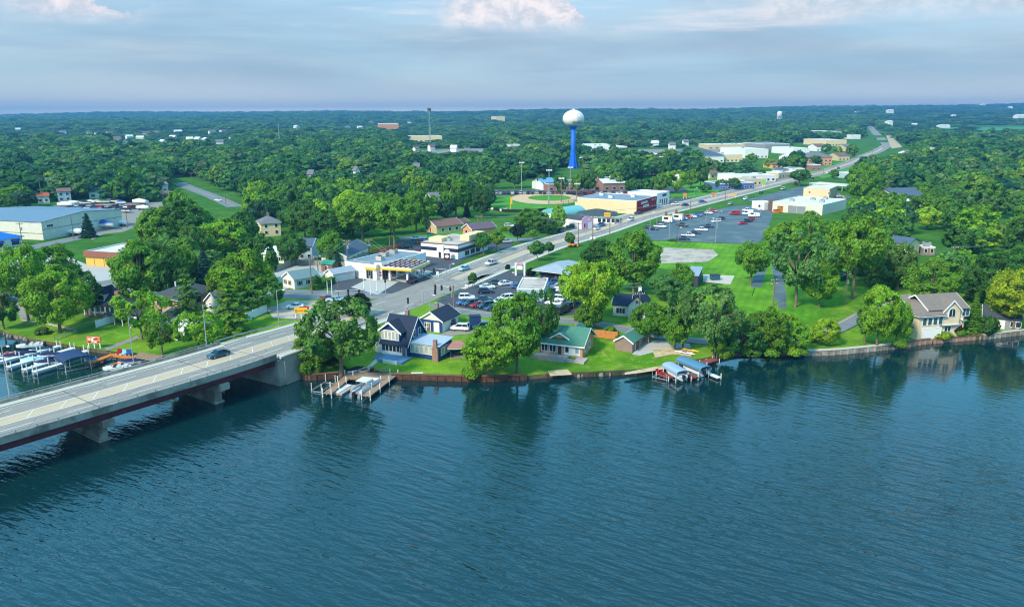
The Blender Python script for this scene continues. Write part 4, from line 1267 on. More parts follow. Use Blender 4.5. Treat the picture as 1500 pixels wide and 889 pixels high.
# ---- blue house on the lake
def blue_house():
 b = Bld('blue_house', 'navy blue lake house with black roof, white trimmed dormer and glazed sunroom', 'house', (560, 519), (597, 524), 8.5, 5.4, dz=.1)
 L, D = b.L, b.D
 # steep main roof, ridge along x; lower front slope sweeps out over the ground floor
 b.walls(NAVY, gable='x', rise=3.4, h=3.2)
 b.gable(NAVYROOF, 5.2, 'x', h=3.0, over=.5, trim=TRIM)
 MB().box(L + .0, L + .03, .4, D - .4, 2.9, 3.05).build('belt_trim', TRIM, b.o)
 # right-hand gable wall up to the roof and two windows in it
 MB().extr([(.1, 3.0), (D - .1, 3.0), (D / 2, 8.0)], 'x', L - .3, L + .012).build('gable_wall', NAVY, b.o)
 b.win('r', D / 2 - 1.6, 4.0, 1.0, 1.5, off=.02)
 b.win('r', D / 2 + .5, 4.0, 1.0, 1.5, off=.02)
 # front dormer
 x0, x1 = -.3, L * .74
 c = (x0 + x1) / 2
 dm = MB().extr([(x0, 3.3), (x1, 3.3), (x1, 5.7), (c, 7.6), (x0, 5.7)], 'y', -.1, 3.6).build('dormer', NAVY, b.o)
 sl = 1.9 / (c - x0)
 e = c - x0 + .6
 MB().extr([(c - e, 7.63 - sl * e), (c, 7.63), (c + e, 7.63 - sl * e), (c + e, 7.8 - sl * e), (c, 7.8), (c - e, 7.8 - sl * e)], 'y', -.55, 4.2).build('roof', NAVYROOF, dm)
 MB().extr([(c - e - .05, 7.4 - sl * e), (c, 7.4), (c + e + .05, 7.4 - sl * e), (c + e + .05, 7.83 - sl * e), (c, 7.85), (c - e - .05, 7.83 - sl * e)], 'y', -.64, -.54).build('bargeboard', TRIM, dm)
 MB().box(x0 - .05, x1 + .05, -.17, -.1, 5.62, 5.82).build('trim', TRIM, dm)
 w = (x1 - x0 - .5) / 5
 for i in range(5):
  fr = MB()
  u = x0 + .25 + i * w
  fr.box(u, u + .13, -.2, -.1, 3.6, 5.5).box(u + w - .13, u + w, -.2, -.1, 3.6, 5.5).box(u + .13, u + w - .13, -.2, -.1, 3.6, 3.72).box(u + .13, u + w - .13, -.2, -.1, 5.38, 5.5)
  fr.build('window', TRIM, dm)
  MB().box(u + .13, u + w - .13, -.14, -.1, 3.72, 5.38).build('pane', CURT, dm)
 # ground floor glazing
 for i in range(4):
  b.win('f', 1.0 + i * .95, 1.0, .8, 1.5)
 b.door('f', L - 1.3, 0.05, .95, 2.1, DWOOD)
 MB().box(-.1, 5.2, -.06, -.002, .05, .9).build('base_panel', WSTUC, b.o)
 b.chimney(BRICKB, L * .55, D * .62, 7.2, 9.2, .8, .7)
 # sunroom wing on the right
 s0, s1, y0, y1, h = L + .02, L + 7.6, 1.0, 6.6, 3.2
 MB().box(s0, s1, y0, y1, -.6, h).build('sunroom_wall', NAVY, b.o)
 MB().add([(s0 - .0, y0 - .45, h + .02), (s1 + .4, y0 - .45, h + .02), (s1 + .4, y1 + .3, h + .5), (s0, y1 + .3, h + .5), (s0, y0 - .45, h + .22), (s1 + .4, y0 - .45, h + .22), (s1 + .4, y1 + .3, h + .7), (s0, y1 + .3, h + .7)],
             [(3, 2, 1, 0), (4, 5, 6, 7), (0, 1, 5, 4), (1, 2, 6, 5), (2, 3, 7, 6), (3, 0, 4, 7)]).build('sunroom_roof', mat('pale_blue_grey_roof', S(160, 174, 190), .7, .06, .6), b.o)
 for i in range(5):
  u = s0 + .2 + i * 1.2
  o = MB().box(u, u + .1, y0 - .12, y0, 1.0, 2.95).box(u + 1.0, u + 1.1, y0 - .12, y0, 1.0, 2.95).box(u + .1, u + 1.0, y0 - .12, y0, 1.0, 1.1).box(u + .1, u + 1.0, y0 - .12, y0, 2.85, 2.95).build('window', TRIM, b.o)
  MB().box(u + .1, u + 1.0, y0 - .06, y0, 1.1, 2.85).build('pane', CURT, o)
 for i in range(3):
  v = y0 + .5 + i * 1.6
  o = MB().box(s1, s1 + .1, v, v + .1, .9, 2.8).box(s1, s1 + .1, v + 1.3, v + 1.4, .9, 2.8).box(s1, s1 + .1, v + .1, v + 1.3, .9, 1.0).box(s1, s1 + .1, v + .1, v + 1.3, 2.7, 2.8).build('window', TRIM, b.o)
  MB().box(s1, s1 + .05, v + .1, v + 1.3, 1.0, 2.7).build('pane', CURT, o)
 MB().box(s0, s1, y0 - .1, y0, h - .25, h).build('fascia', TRIM, b.o)
 ch = MB()
 ch.box(s1 - 1.5, s1 - .1, y0 - .75, y0 - .13, -.4, 2.6)
 ch.extr([(s1 - 1.5, 2.6), (s1 - .1, 2.6), (s1 - .4, 3.4), (s1 - 1.2, 3.4)], 'y', y0 - .75, y0 - .13)
 ch.box(s1 - 1.2, s1 - .4, y0 - .75, y0 - .13, 3.4, 4.7)
 ch.build('brick_chimney', BRICKR, b.o)
 # terrace deck in front
 MB().box(1.5, 7.8, -4.4, -.1, -.5, .28).build('deck', BLUEDECK, b.o)
 MB().box(3.2, 6.8, -4.7, -4.41, -.6, .5).build('planter', WSTUC, b.o)
 # glazed entrance porch at the left corner
 MB().box(-2.2, -.02, .6, 3.0, -.6, 2.6).build('porch', WSID, b.o)
 MB().add([(-2.5, .3, 2.6), (-.01, .3, 3.0), (-.01, 3.3, 3.0), (-2.5, 3.3, 2.6), (-2.5, .3, 2.75), (-.01, .3, 3.15), (-.01, 3.3, 3.15), (-2.5, 3.3, 2.75)],
             [(3, 2, 1, 0), (4, 5, 6, 7), (0, 1, 5, 4), (1, 2, 6, 5), (2, 3, 7, 6), (3, 0, 4, 7)]).build('porch_roof', NAVYROOF, b.o)
blue_house()
b = Bld('navy_garage', 'navy garage with white gable and white side wall behind the blue house', 'garage', (616, 483), (648, 488), 8.0, 3.0)
b.walls(NAVY, gable='y', rise=1.9)
MB().extr([(.05, 2.95), (b.L - .05, 2.95), (b.L / 2, 4.75)], 'y', -.05, -.002).build('gable_panel', WSID, b.o)
MB().box(b.L, b.L + .04, .1, b.D - .1, 0, 2.9).build('side_wall', WSID, b.o)
b.gable(NAVYROOF, 1.9, 'y', over=.45, trim=TRIM)
b.door('f', b.L - 2.2, .05, 1.3, 2.3, WSTUC)
b.door('f', b.L - 4.3, .05, 1.0, 2.1, DWOOD)
b.win('f', 1.2, 1.1, 1.0, 1.0)
b.chimney(BRICKB, 1.2, 6.0, 3.2, 5.6)
# pavilion
def pavilion():
 p = gp(672, 521)
 t = thing('garden_pavilion', 'small garden pavilion with faded red roof on the blue house lawn', 'pavilion', p, .12)
 MB().box(-2.0, 2.0, -1.6, 1.6, -.3, .12).build('floor_slab', CONC, t)
 for x in (-1.8, 1.8):
  for y in (-1.4, 1.4):
   MB().box(x - .09, x + .09, y - .09, y + .09, .12, 2.3).build('post', NAVY, t)
 MB().box(-1.7, 1.7, 1.25, 1.35, .12, .95).build('back_rail', NAVY, t)
 for x in (-1.75, 1.75):
  MB().box(x - .05, x + .05, -1.3, 1.2, .12, .9).build('side_rail', BLUEDECK, t)
 MB().add([(-2.5, -2.1, 2.3), (2.5, -2.1, 2.3), (2.5, 2.1, 2.3), (-2.5, 2.1, 2.3), (-2.5, -2.1, 2.42), (2.5, -2.1, 2.42), (2.5, 2.1, 2.42), (-2.5, 2.1, 2.42), (-.6, 0, 3.5), (.6, 0, 3.5)],
             [(3, 2, 1, 0), (0, 1, 5, 4), (1, 2, 6, 5), (2, 3, 7, 6), (3, 0, 4, 7), (4, 5, 9, 8), (5, 6, 9), (6, 7, 8, 9), (7, 4, 8)]).build('roof', PINKROOF, t)
 MB().box(-2.53, 2.53, -2.13, 2.13, 2.2, 2.298).build('fascia', TRIM, t)
 MB().box(-.8, .8, -.4, .4, .8, .88).build('table_top', DWOOD, t)
 MB().box(-.1, .1, -.1, .1, .12, .8).build('table_leg', DWOOD, t)
pavilion()
# ---- green roofed house
def green_house():
 b = Bld('green_roofed_house', 'orange brick lake house with green shingle roof, white trim and grey front deck', 'house', (789, 516), (853, 525), 8.6, 2.9, dz=.35)
 L, D = b.L, b.D
 b.walls(BRICKO, gable='x', rise=2.5)
 b.gable(GREENROOF, 2.5, 'x', over=.65, trim=TRIM)
 MB().box(-.65, L + .65, -.72, -.64, 2.2, 2.5).build('fascia', TRIM, b.o)
 # glazed bays
 for u, n, w in ((.75, 2, 1.4), (2.65, 2, 1.4)):
  b.win('f', u, .55, w, 1.75, n=n)
 b.door('f', 4.5, .05, .95, 2.1, mat('dark_red_door', S(94, 42, 40), .6, .1))
 MB().box(6.0, L - .5, -.09, -.002, .1, 2.45).build('white_panel', WSTUC, b.o)
 b.win('f', 6.3, .7, .8, 1.5, off=.09)
 b.win('f', 8.6, .7, .8, 1.5, off=.09, glass=mat('blue_shutter_glass', S(128, 164, 172), .3, .1))
 b.door('f', 7.4, .05, .8, 2.1, WSTUC, off=.09)
 for v in (1.6, 4.6):
  b.win('r', v, .8, 1.4, 1.4, n=2)
 MB().extr([(.9, 2.95), (D - .9, 2.95), (D / 2, 5.0)], 'x', L + .001, L + .03).build('gable_panel', mat('terracotta_siding', S(206, 146, 110), .8, .08), b.o)
 # eyebrow dormer with a clerestory window
 c = L * .47
 dm = MB().extr([(c - 1.7, 3.6), (c + 1.7, 3.6), (c, 4.6)], 'y', .55, 3.0).build('dormer', mat('terracotta_siding', S(206, 146, 110), .8, .08), b.o)
 MB().extr([(c - 2.3, 3.42), (c, 4.78), (c + 2.3, 3.42), (c + 2.3, 3.6), (c, 4.96), (c - 2.3, 3.6)], 'y', .3, 3.6).build('roof', GREENROOF, dm)
 MB().extr([(c - 2.34, 3.26), (c, 4.62), (c + 2.34, 3.26), (c + 2.34, 3.62), (c, 4.98), (c - 2.34, 3.62)], 'y', .22, .3).build('bargeboard', TRIM, dm)
 MB().box(c - .8, c + .8, .47, .55, 3.66, 4.05).build('window', mat('amber_window', S(190, 150, 92), .3, .15), dm)
 # rear cross gable
 MB().extr([(L * .5, 3.3), (L * .9, 3.3), (L * .7, 5.3)], 'y', D * .5, D + .1).build('rear_gable', BRICKO, b.o)
 MB().extr([(L * .46, 3.0), (L * .7, 5.4), (L * .94, 3.0), (L * .94, 3.18), (L * .7, 5.58), (L * .46, 3.18)], 'y', D * .47, D + .4).build('rear_gable_roof', GREENROOF, b.o)
 MB().tube([(L * .72, D * .5, 5), (L * .72, D * .5, 6.2)], .12, 8).build('vent_pipe', STEEL, b.o)
 # front deck with plank skirt: boards are separate strips of wood
 dk = MB().box(-.2, 7.2, -4.2, -.1, -.6, .02).build('deck', DECKW, b.o)
 pl = MB()
 for i in range(27):
  y = -4.2 + i * .152
  pl.box(-.22, 7.22, y, y + .135, .022, .06)
 pl.build('planks', DECKW, dk, kind='stuff')
 for i in range(5):
  MB().box(-.25, 7.25, -4.26, -4.2, -.62 + i * .27, -.38 + i * .27).build('skirt_board', DECKW, dk)
 MB().box(-.25, 7.25, -4.28, -4.14, .72, .8).build('handrail', DECKW, dk)
 for i in range(6):
  MB().box(-.2 + i * 1.45, -.08 + i * 1.45, -4.26, -4.16, .06, .72).build('rail_post', DECKW, dk)
 for i in range(4):
  MB().box(7.3, 9.0, -3.9 + i * .45, -3.5 + i * .45, -.75, -.55 + i * .17).build('step', DECKW, dk)
 MB().box(9.2, 11.6, -3.4, -.2, -.7, -.05).build('side_deck', DECKW, b.o)
green_house()
b = Bld('brown_shed', 'small brown shed with green gable roof beside the pale driveway', 'shed', (901, 512), (926, 517), 6.5, 2.4)
b.walls(BRICKB, gable='y', rise=1.3)
b.gable(GREENROOF, 1.3, 'y', over=.35, trim=TRIM)
b.door('r', 2.0, .05, 2.4, 2.0, DWOOD, name='shed_door')
# ---- cream lake house with boathouse door
def cream_house():
 GREYROOF = mat('brown_grey_shingles', S(126, 114, 106), .9, .16, 1.2, bump=.3)
 b = Bld('cream_lake_house', 'cream two storey lake house with grey roof and white boathouse door at the water', 'house', (1343, 498), (1413, 493), 9.5, 6.6, z=.7)
 L, D = b.L, b.D
 x1 = L * .45
 b.walls(CREAM, x0=0, x1=x1, y0=0, y1=D + 3, h=6.0, name='left_wing')
 b.walls(CREAM, x0=x1 + .003, x1=L, y0=.8, y1=D, h=7.4, name='right_wing')
 b.hip(GREYROOF, 2.6, x0=0, x1=x1 + .3, y0=-.0, y1=D + 3, h=6.0, over=.7, fascia=TRIM, name='left_roof')
 b.gable(GREYROOF, 2.4, 'x', x0=x1 - 3.0, x1=L, y0=.8, y1=D, h=7.4, over=.6, trim=TRIM, name='right_roof')
 b.gable(GREYROOF, 2.2, 'x', x0=.6, x1=x1 - 2.9, y0=4.2, y1=D + 3, h=6.9, over=.3, trim=TRIM, name='rear_roof')
 # projecting gable bay with arched window
 bx0, bx1 = x1 + .6, x1 + 5.2
 c = (bx0 + bx1) / 2
 bay = MB().extr([(bx0, 3.4), (bx1, 3.4), (bx1, 7.0), (c, 9.3), (bx0, 7.0)], 'y', .1, 4.2).build('gable_bay', CREAM, b.o)
 sl = 2.3 / (c - bx0)
 e = c - bx0 + .4
 MB().extr([(c - e, 9.33 - sl * e), (c, 9.33), (c + e, 9.33 - sl * e), (c + e, 9.5 - sl * e), (c, 9.5), (c - e, 9.5 - sl * e)], 'y', -.25, 5.0).build('roof', GREYROOF, bay)
 MB().extr([(c - e - .05, 9.1 - sl * e), (c, 9.1), (c + e + .05, 9.1 - sl * e), (c + e + .05, 9.52 - sl * e), (c, 9.53), (c - e - .05, 9.52 - sl * e)], 'y', -.32, -.24).build('bargeboard', TRIM, bay)
 arch = [(c + .95 * math.cos(a), 6.6 + .95 * math.sin(a)) for a in np.linspace(0, math.pi, 13)]
 MB().extr([(c + .95, 5.3)] + arch + [(c - .95, 5.3)], 'y', .0, .12).build('window', TRIM, bay)
 arch = [(c + .8 * math.cos(a), 6.6 + .8 * math.sin(a)) for a in np.linspace(0, math.pi, 13)]
 MB().extr([(c + .8, 5.42)] + arch + [(c - .8, 5.42)], 'y', -.04, .02).build('pane', GLASS, bay)
 MB().box(c - .05, c + .05, -.06, .01, 5.42, 7.35).build('mullion', TRIM, bay)
 MB().box(bx0 - .1, bx1 + .1, .0, .12, 3.32, 3.5).build('trim', TRIM, bay)
 TEALG = mat('teal_window_glass', S(52, 92, 98), .1, .2, .8, spec=.6)
 for i in range(4):
  b.win('f', 1.0 + i * 1.45, 3.7, 1.05, 1.7, glass=TEALG)
 b.door('f', 1.3, .0, 5.0, 2.9, WSTUC, name='boathouse_door', ribs=4)
 b.win('f', x1 + 2.0, 1.6, 1.7, 1.2, n=2, off=-.8, glass=GLASS)
 b.win('f', x1 + 6.4, 5.2, 1.9, 1.8, n=2, off=-.8, glass=TEALG)
 for v in (2.0, 5.2):
  b.win('l', v, 3.6, 1.3, 1.8, glass=TEALG)
 # balcony on the left flank and one on the right
 bal = MB().box(-1.7, -.02, 1.5, 8.0, 2.9, 3.05).build('balcony', DWOOD, b.o)
 MB().box(-1.7, -1.62, 1.5, 8.0, 3.05, 4.0).build('railing', DWOOD, bal)
 MB().box(-1.65, -1.5, 1.6, 1.75, 0, 2.9).build('post', DWOOD, bal)
 bl2 = MB().box(x1 + 6.0, L - .2, -.3, .79, 4.3, 4.45).build('balcony', WSTUC, b.o)
 for i in range(9):
  x = x1 + 6.0 + i * (L - .2 - x1 - 6.0) / 8
  MB().box(x - .03, x + .03, -.3, -.24, 4.45, 5.25).build('baluster', DARK, bl2)
 MB().box(x1 + 6.0, L - .2, -.31, -.23, 5.25, 5.32).build('railing', DARK, bl2)
cream_house()
tw = seawall([(1368, 503), (1400, 500), (1442, 496)], 'timber retaining wall in front of the cream lake house', PLANK, h=1.0, cap=WOODCAP)
b = Bld('grey_lake_house', 'low grey sided house with white trim right of the cream lake house', 'house', (1440, 479), (1492, 485), 9, 3.0)
b.walls(GREYS, gable='x', rise=1.8)
b.gable(DKROOF, 1.8, 'x', over=.5, trim=TRIM)
b.door('f', b.L * .45, .1, 1.0, 2.1, WSTUC)
for u in (1.2, 2.7):
 b.win('f', u, .9, 1.2, 1.3)
b.win('f', b.L * .75, .9, 2.2, 1.3, n=2)
# ---- left bank houses
b = Bld('white_cottage', 'white cottage with dark blue roof, glazed porch and brick chimney on the left bank', 'house', (133, 460), (165, 462), 9, 3.0)
b.walls(WSID, gable='x', rise=3.4)
b.gable(NAVYROOF, 3.4, 'x', over=.5, trim=TRIM)
dm = MB().box(b.L * .3, b.L * .62, .6, 4.4, 3.2, 5.6).build('dormer', WSID, b.o)
MB().extr([(b.L * .26, 5.5), (b.L * .46, 7.0), (b.L * .66, 5.5), (b.L * .66, 5.7), (b.L * .46, 7.2), (b.L * .26, 5.7)], 'y', .2, 5.2).build('roof', NAVYROOF, dm)
for u in (.34, .48):
 MB().box(b.L * u, b.L * u + .9, .5, .6, 3.9, 5.1).build('window', GLASS, dm)
for i in range(5):
 b.win('f', .6 + i * 1.5, .9, 1.1, 1.5)
for v in (1.4, 4.5):
 b.win('r', v, 1.0, 1.2, 1.4)
MB().box(-.2, b.L + .1, -2.2, -.02, -.5, .3).build('porch_floor', DWOOD, b.o)
for i in range(3):
 MB().box(.0 + i * 1.6, .2 + i * 1.6, -2.1, -1.9, .3, 2.4).build('porch_post', WHITE, b.o)
MB().box(b.L + .45, b.L + 1.6, 1.0, 2.1, -.5, 6.4).build('chimney', BRICKR, b.o)
b = Bld('tan_brick_house', 'two storey tan brick house with dark hip roof behind the pine', 'house', (227, 464), (264, 470), 13, 5.6)
b.walls(BRICKT)
b.hip(DKROOF, 2.4, over=.9, fascia=TRIM)
for u in (1.6, 5.6):
 b.win('f', u, 3.6, 1.2, 1.4, frame=DARK)
 b.win('f', u, .9, 1.2, 1.4, frame=DARK)
for v in (2, 6, 10):
 b.win('r', v, 3.6, 1.2, 1.4, frame=DARK)
MB().tube([(3, 5, 6), (3, 5, 8.8)], .2, 8).build('vent_pipe', WHITE, b.o)
b = Bld('grey_roofed_carport', 'open carport with flat grey roof and white posts by the marina lawn', 'carport', (156, 473), (192, 481), 6, 2.5)
MB().box(-.3, b.L + .3, -.3, b.D + .3, 2.5, 2.75).build('roof', DKROOF, b.o)
for i in range(4):
 MB().box(i * (b.L - .2) / 3, i * (b.L - .2) / 3 + .18, 0, .18, -.5, 2.5).build('post', WHITE, b.o)
MB().box(0, b.L, b.D - .2, b.D, -.5, 2.5).build('wall', TANS, b.o)
b = Bld('pale_blue_house', 'pale blue low house with dark gable roof beside the tan brick house', 'house', (236, 480), (252, 484), 8, 2.8)
b.walls(BLUES, gable='x', rise=1.6)
b.gable(DKROOF, 1.6, 'x', over=.5, trim=TRIM)
for v in (1.2, 3.6):
 b.win('r', v, 1.1, 1.1, 1.0)
b.win('f', .8, 1.1, 1.2, 1.0)
b = Bld('white_bungalow', 'white bungalow with a screened lake porch behind the weeping willow', 'house', (243, 495), (272, 501), 8, 2.7)
b.walls(WSID, gable='x', rise=1.3)
b.gable(WMEM, 1.3, 'x', over=.4, trim=TRIM)
for i in range(4):
 b.win('f', .4 + i * 1.3, 1.1, 1.0, 1.2)
b = Bld('white_gabled_house', 'white sided gable house behind the dark green conifer', 'house', (303, 462), (322, 466), 9, 4.2)
b.walls(WSID, gable='y', rise=2.2)
b.gable(GREYROOF, 2.2, 'y', over=.4, trim=TRIM)
b.win('f', 1.4, 2.3, 1.0, 1.2)
b = Bld('brown_roofed_house', 'dark house with steep brown roof cut by the left edge of the view', 'house', (-30, 447), (16, 440), 9, 4.0)
b.walls(BRICKB, gable='y', rise=3.4)
b.gable(BROWNROOF, 3.4, 'y', over=.5, trim=TRIM)
b.win('r', 1.5, 2.0, 1.2, 1.2)
b.win('r', 5, 2.0, 1.2, 1.2)
# ---- yellow shop, warehouse, blue shop
b = Bld('yellow_shop', 'yellow shop with brown mansard edge and white flat roof', 'shop', (127, 389), (190, 393), 22, 4.6)
b.walls(YSTUC)
BRM = mat('brown_standing_roof', S(134, 82, 66), .8, .1, .8)
MB().extr([(-.7, 3.3), (0, 3.3), (0, 5.2), (-.15, 5.2)], 'x', -.3, b.L + .3).build('mansard', BRM, b.o)
MB().extr([(b.D, 3.3), (b.D + .7, 3.3), (b.D - 2.8, 6.0), (b.D - 3.2, 6.0)], 'x', -.3, b.L * .75).build('rear_mansard', BRM, b.o)
b.flat(WMEM, h=4.62, par=.5, coping=WMEM)
MB().box(4, b.L - 1.0, 9, 9.3, 4.7, 5.4).build('roof_step', WMEM, b.o)
for v in (5, 12):
 MB().tube([(-.06, v, 3.0), (.05, v, 3.0)], .55, 14).build('round_window', BROWNROOF, b.o)
for u in (3.5, 7.5, 11.5):
 MB().box(u, u + .14, -.05, -.002, 0, 3.3).build('pilaster', BROWNROOF, b.o)
b.hvac(6, 14, 4.7, 2.4, 2.0, 1.5)
b.hvac(10, 5, 4.7)
b = Bld('warehouse', 'large white metal warehouse with blue grey roof beside the boat yard', 'warehouse', (-70, 345), (64, 352), 44, 7.4)
b.walls(METALW, gable='x', rise=1.8)
b.gable(METALB, 1.8, 'x', over=.3)
MB().box(0, b.L, -.06, -.002, 2.6, 2.75).build('girt_line', DARK, b.o)
MB().box(b.L + .002, b.L + .06, 0, b.D, 4.2, 4.35).build('girt_line', DARK, b.o)
b.win('r', 2.5, 4.9, 3.0, 1.1, n=3)
b.door('r', 17, .1, 1.1, 2.2, GREYS)
b.door('r', 22, .1, 3.6, 3.4, WSTUC, name='roller_door', ribs=5)
b.win('r', 21, 6.2, 1.0, .8)
b = Bld('blue_roofed_shop', 'low white shop with bright blue roof and blue awnings at the left edge', 'shop', (-50, 373), (34, 359), 14, 3.4)
BLUEM = siding('bright_blue_metal', S(28, 108, 196), .5, .5, vertical=True, depth=.4)
b.walls(WSTUC)
b.hip(BLUEM, 3.0, over=.6, fascia=TRIM)
AWN = mat('blue_awning', S(30, 84, 182), .7, .06)
for u in (b.L - 18, b.L - 11, b.L - 4.4):
 b.win('f', u, .7, 2.8, 1.5, frame=DARK, n=3)
 MB().extr([(-1.1, 2.2), (-.01, 2.9), (-.01, 2.2)], 'x', u - .3, u + 3.1).build('awning', AWN, b.o)
# ---- houses left of the filling station
b = Bld('white_hip_house', 'white two storey house with grey hip roof among the trees left of the grove', 'house', (383, 347), (412, 345), 9, 5.6, clear=52)
b.walls(CREAM)
b.hip(GREYROOF, 2.6, over=.5, fascia=TRIM)
for u in (1.6, 5.8):
 for z in (1.0, 3.7):
  b.win('f', u, z, 1.1, 1.3)
b.chimney(BRICKB, 4, 4.5, 7, 9.2, .8, .8)
b = Bld('white_house', 'white one storey house with white garage left of the dark tree', 'house', (386, 384), (416, 386), 9, 3.0, clear=34)
b.walls(WSID, gable='x', rise=2.0)
b.gable(WMEM, 2.0, 'x', over=.4, trim=TRIM)
b.win('f', 5.5, .9, 2.4, 1.3, n=3)
b.door('f', 2.0, .1, 1.0, 2.1, GREYS)
b = Bld('pale_blue_two_storey_house', 'pale blue two storey house with slate roof right of the dark tree', 'house', (437, 382), (458, 382), 9, 5.2)
b.walls(BLUES, gable='x', rise=2.0)
b.gable(SLATE, 2.0, 'x', over=.4, trim=TRIM)
for u in (.9, 3.4):
 for z in (1.0, 3.4):
  b.win('f', u, z, 1.1, 1.3)
b = Bld('small_white_office', 'small white office with green grey roof and dark shutters by the concrete lot', 'house', (415, 419), (432, 424), 8.5, 2.9)
b.walls(WSID, gable='y', rise=1.9)
b.gable(mat('green_grey_shingles', S(108, 132, 136), .9, .1, 1.2), 1.9, 'y', over=.35, trim=TRIM)
for f, u in (('f', 1.0), ('f', 3.6), ('r', 1.4), ('r', 4.4), ('r', 7.0)):
 w = b.win(f, u, 1.0, .7, 1.2)
 for du in (-.45, .85):
  M = b.face(f, u + du, 1.0, .3, 1.2)
  b.at(M, 'shutter', MB().box(0, .34, -.06, -.002, -.05, 1.25), DARK)
b = Bld('small_white_garage', 'small white gabled garage behind the clipped hedge', 'garage', (477, 411), (489, 414), 8, 2.6)
b.walls(WSID, gable='y', rise=1.2)
b.gable(GREYMETAL, 1.2, 'y', over=.35, trim=TRIM)
b.door('f', .7, .05, 2.4, 2.1, WSTUC, name='garage_door')
b = Bld('red_shed', 'little red brown shed with green roof in the corner of the concrete lot', 'shed', (471, 398), (487, 399), 4.0, 2.6)
b.walls(mat('red_brown_siding', S(150, 96, 82), .8, .1), gable='x', rise=.9)
b.gable(mat('teal_green_roof', S(54, 134, 112), .7, .08), .9, 'x', over=.3)
b.door('f', 1.2, .1, 1.2, 1.9, DWOOD)
b = Bld('slate_roofed_house', 'long white house with slate blue hip roof behind the wooden fence', 'house', (508, 390), (540, 374), 9, 3.4)
b.walls(WSID, gable='x', rise=2.2)
b.gable(SLATE, 2.2, 'x', over=.5, trim=TRIM)
for i in range(4):
 b.win('f', 1.6 + i * 4.4, 1.3, 1.0, 1.0)
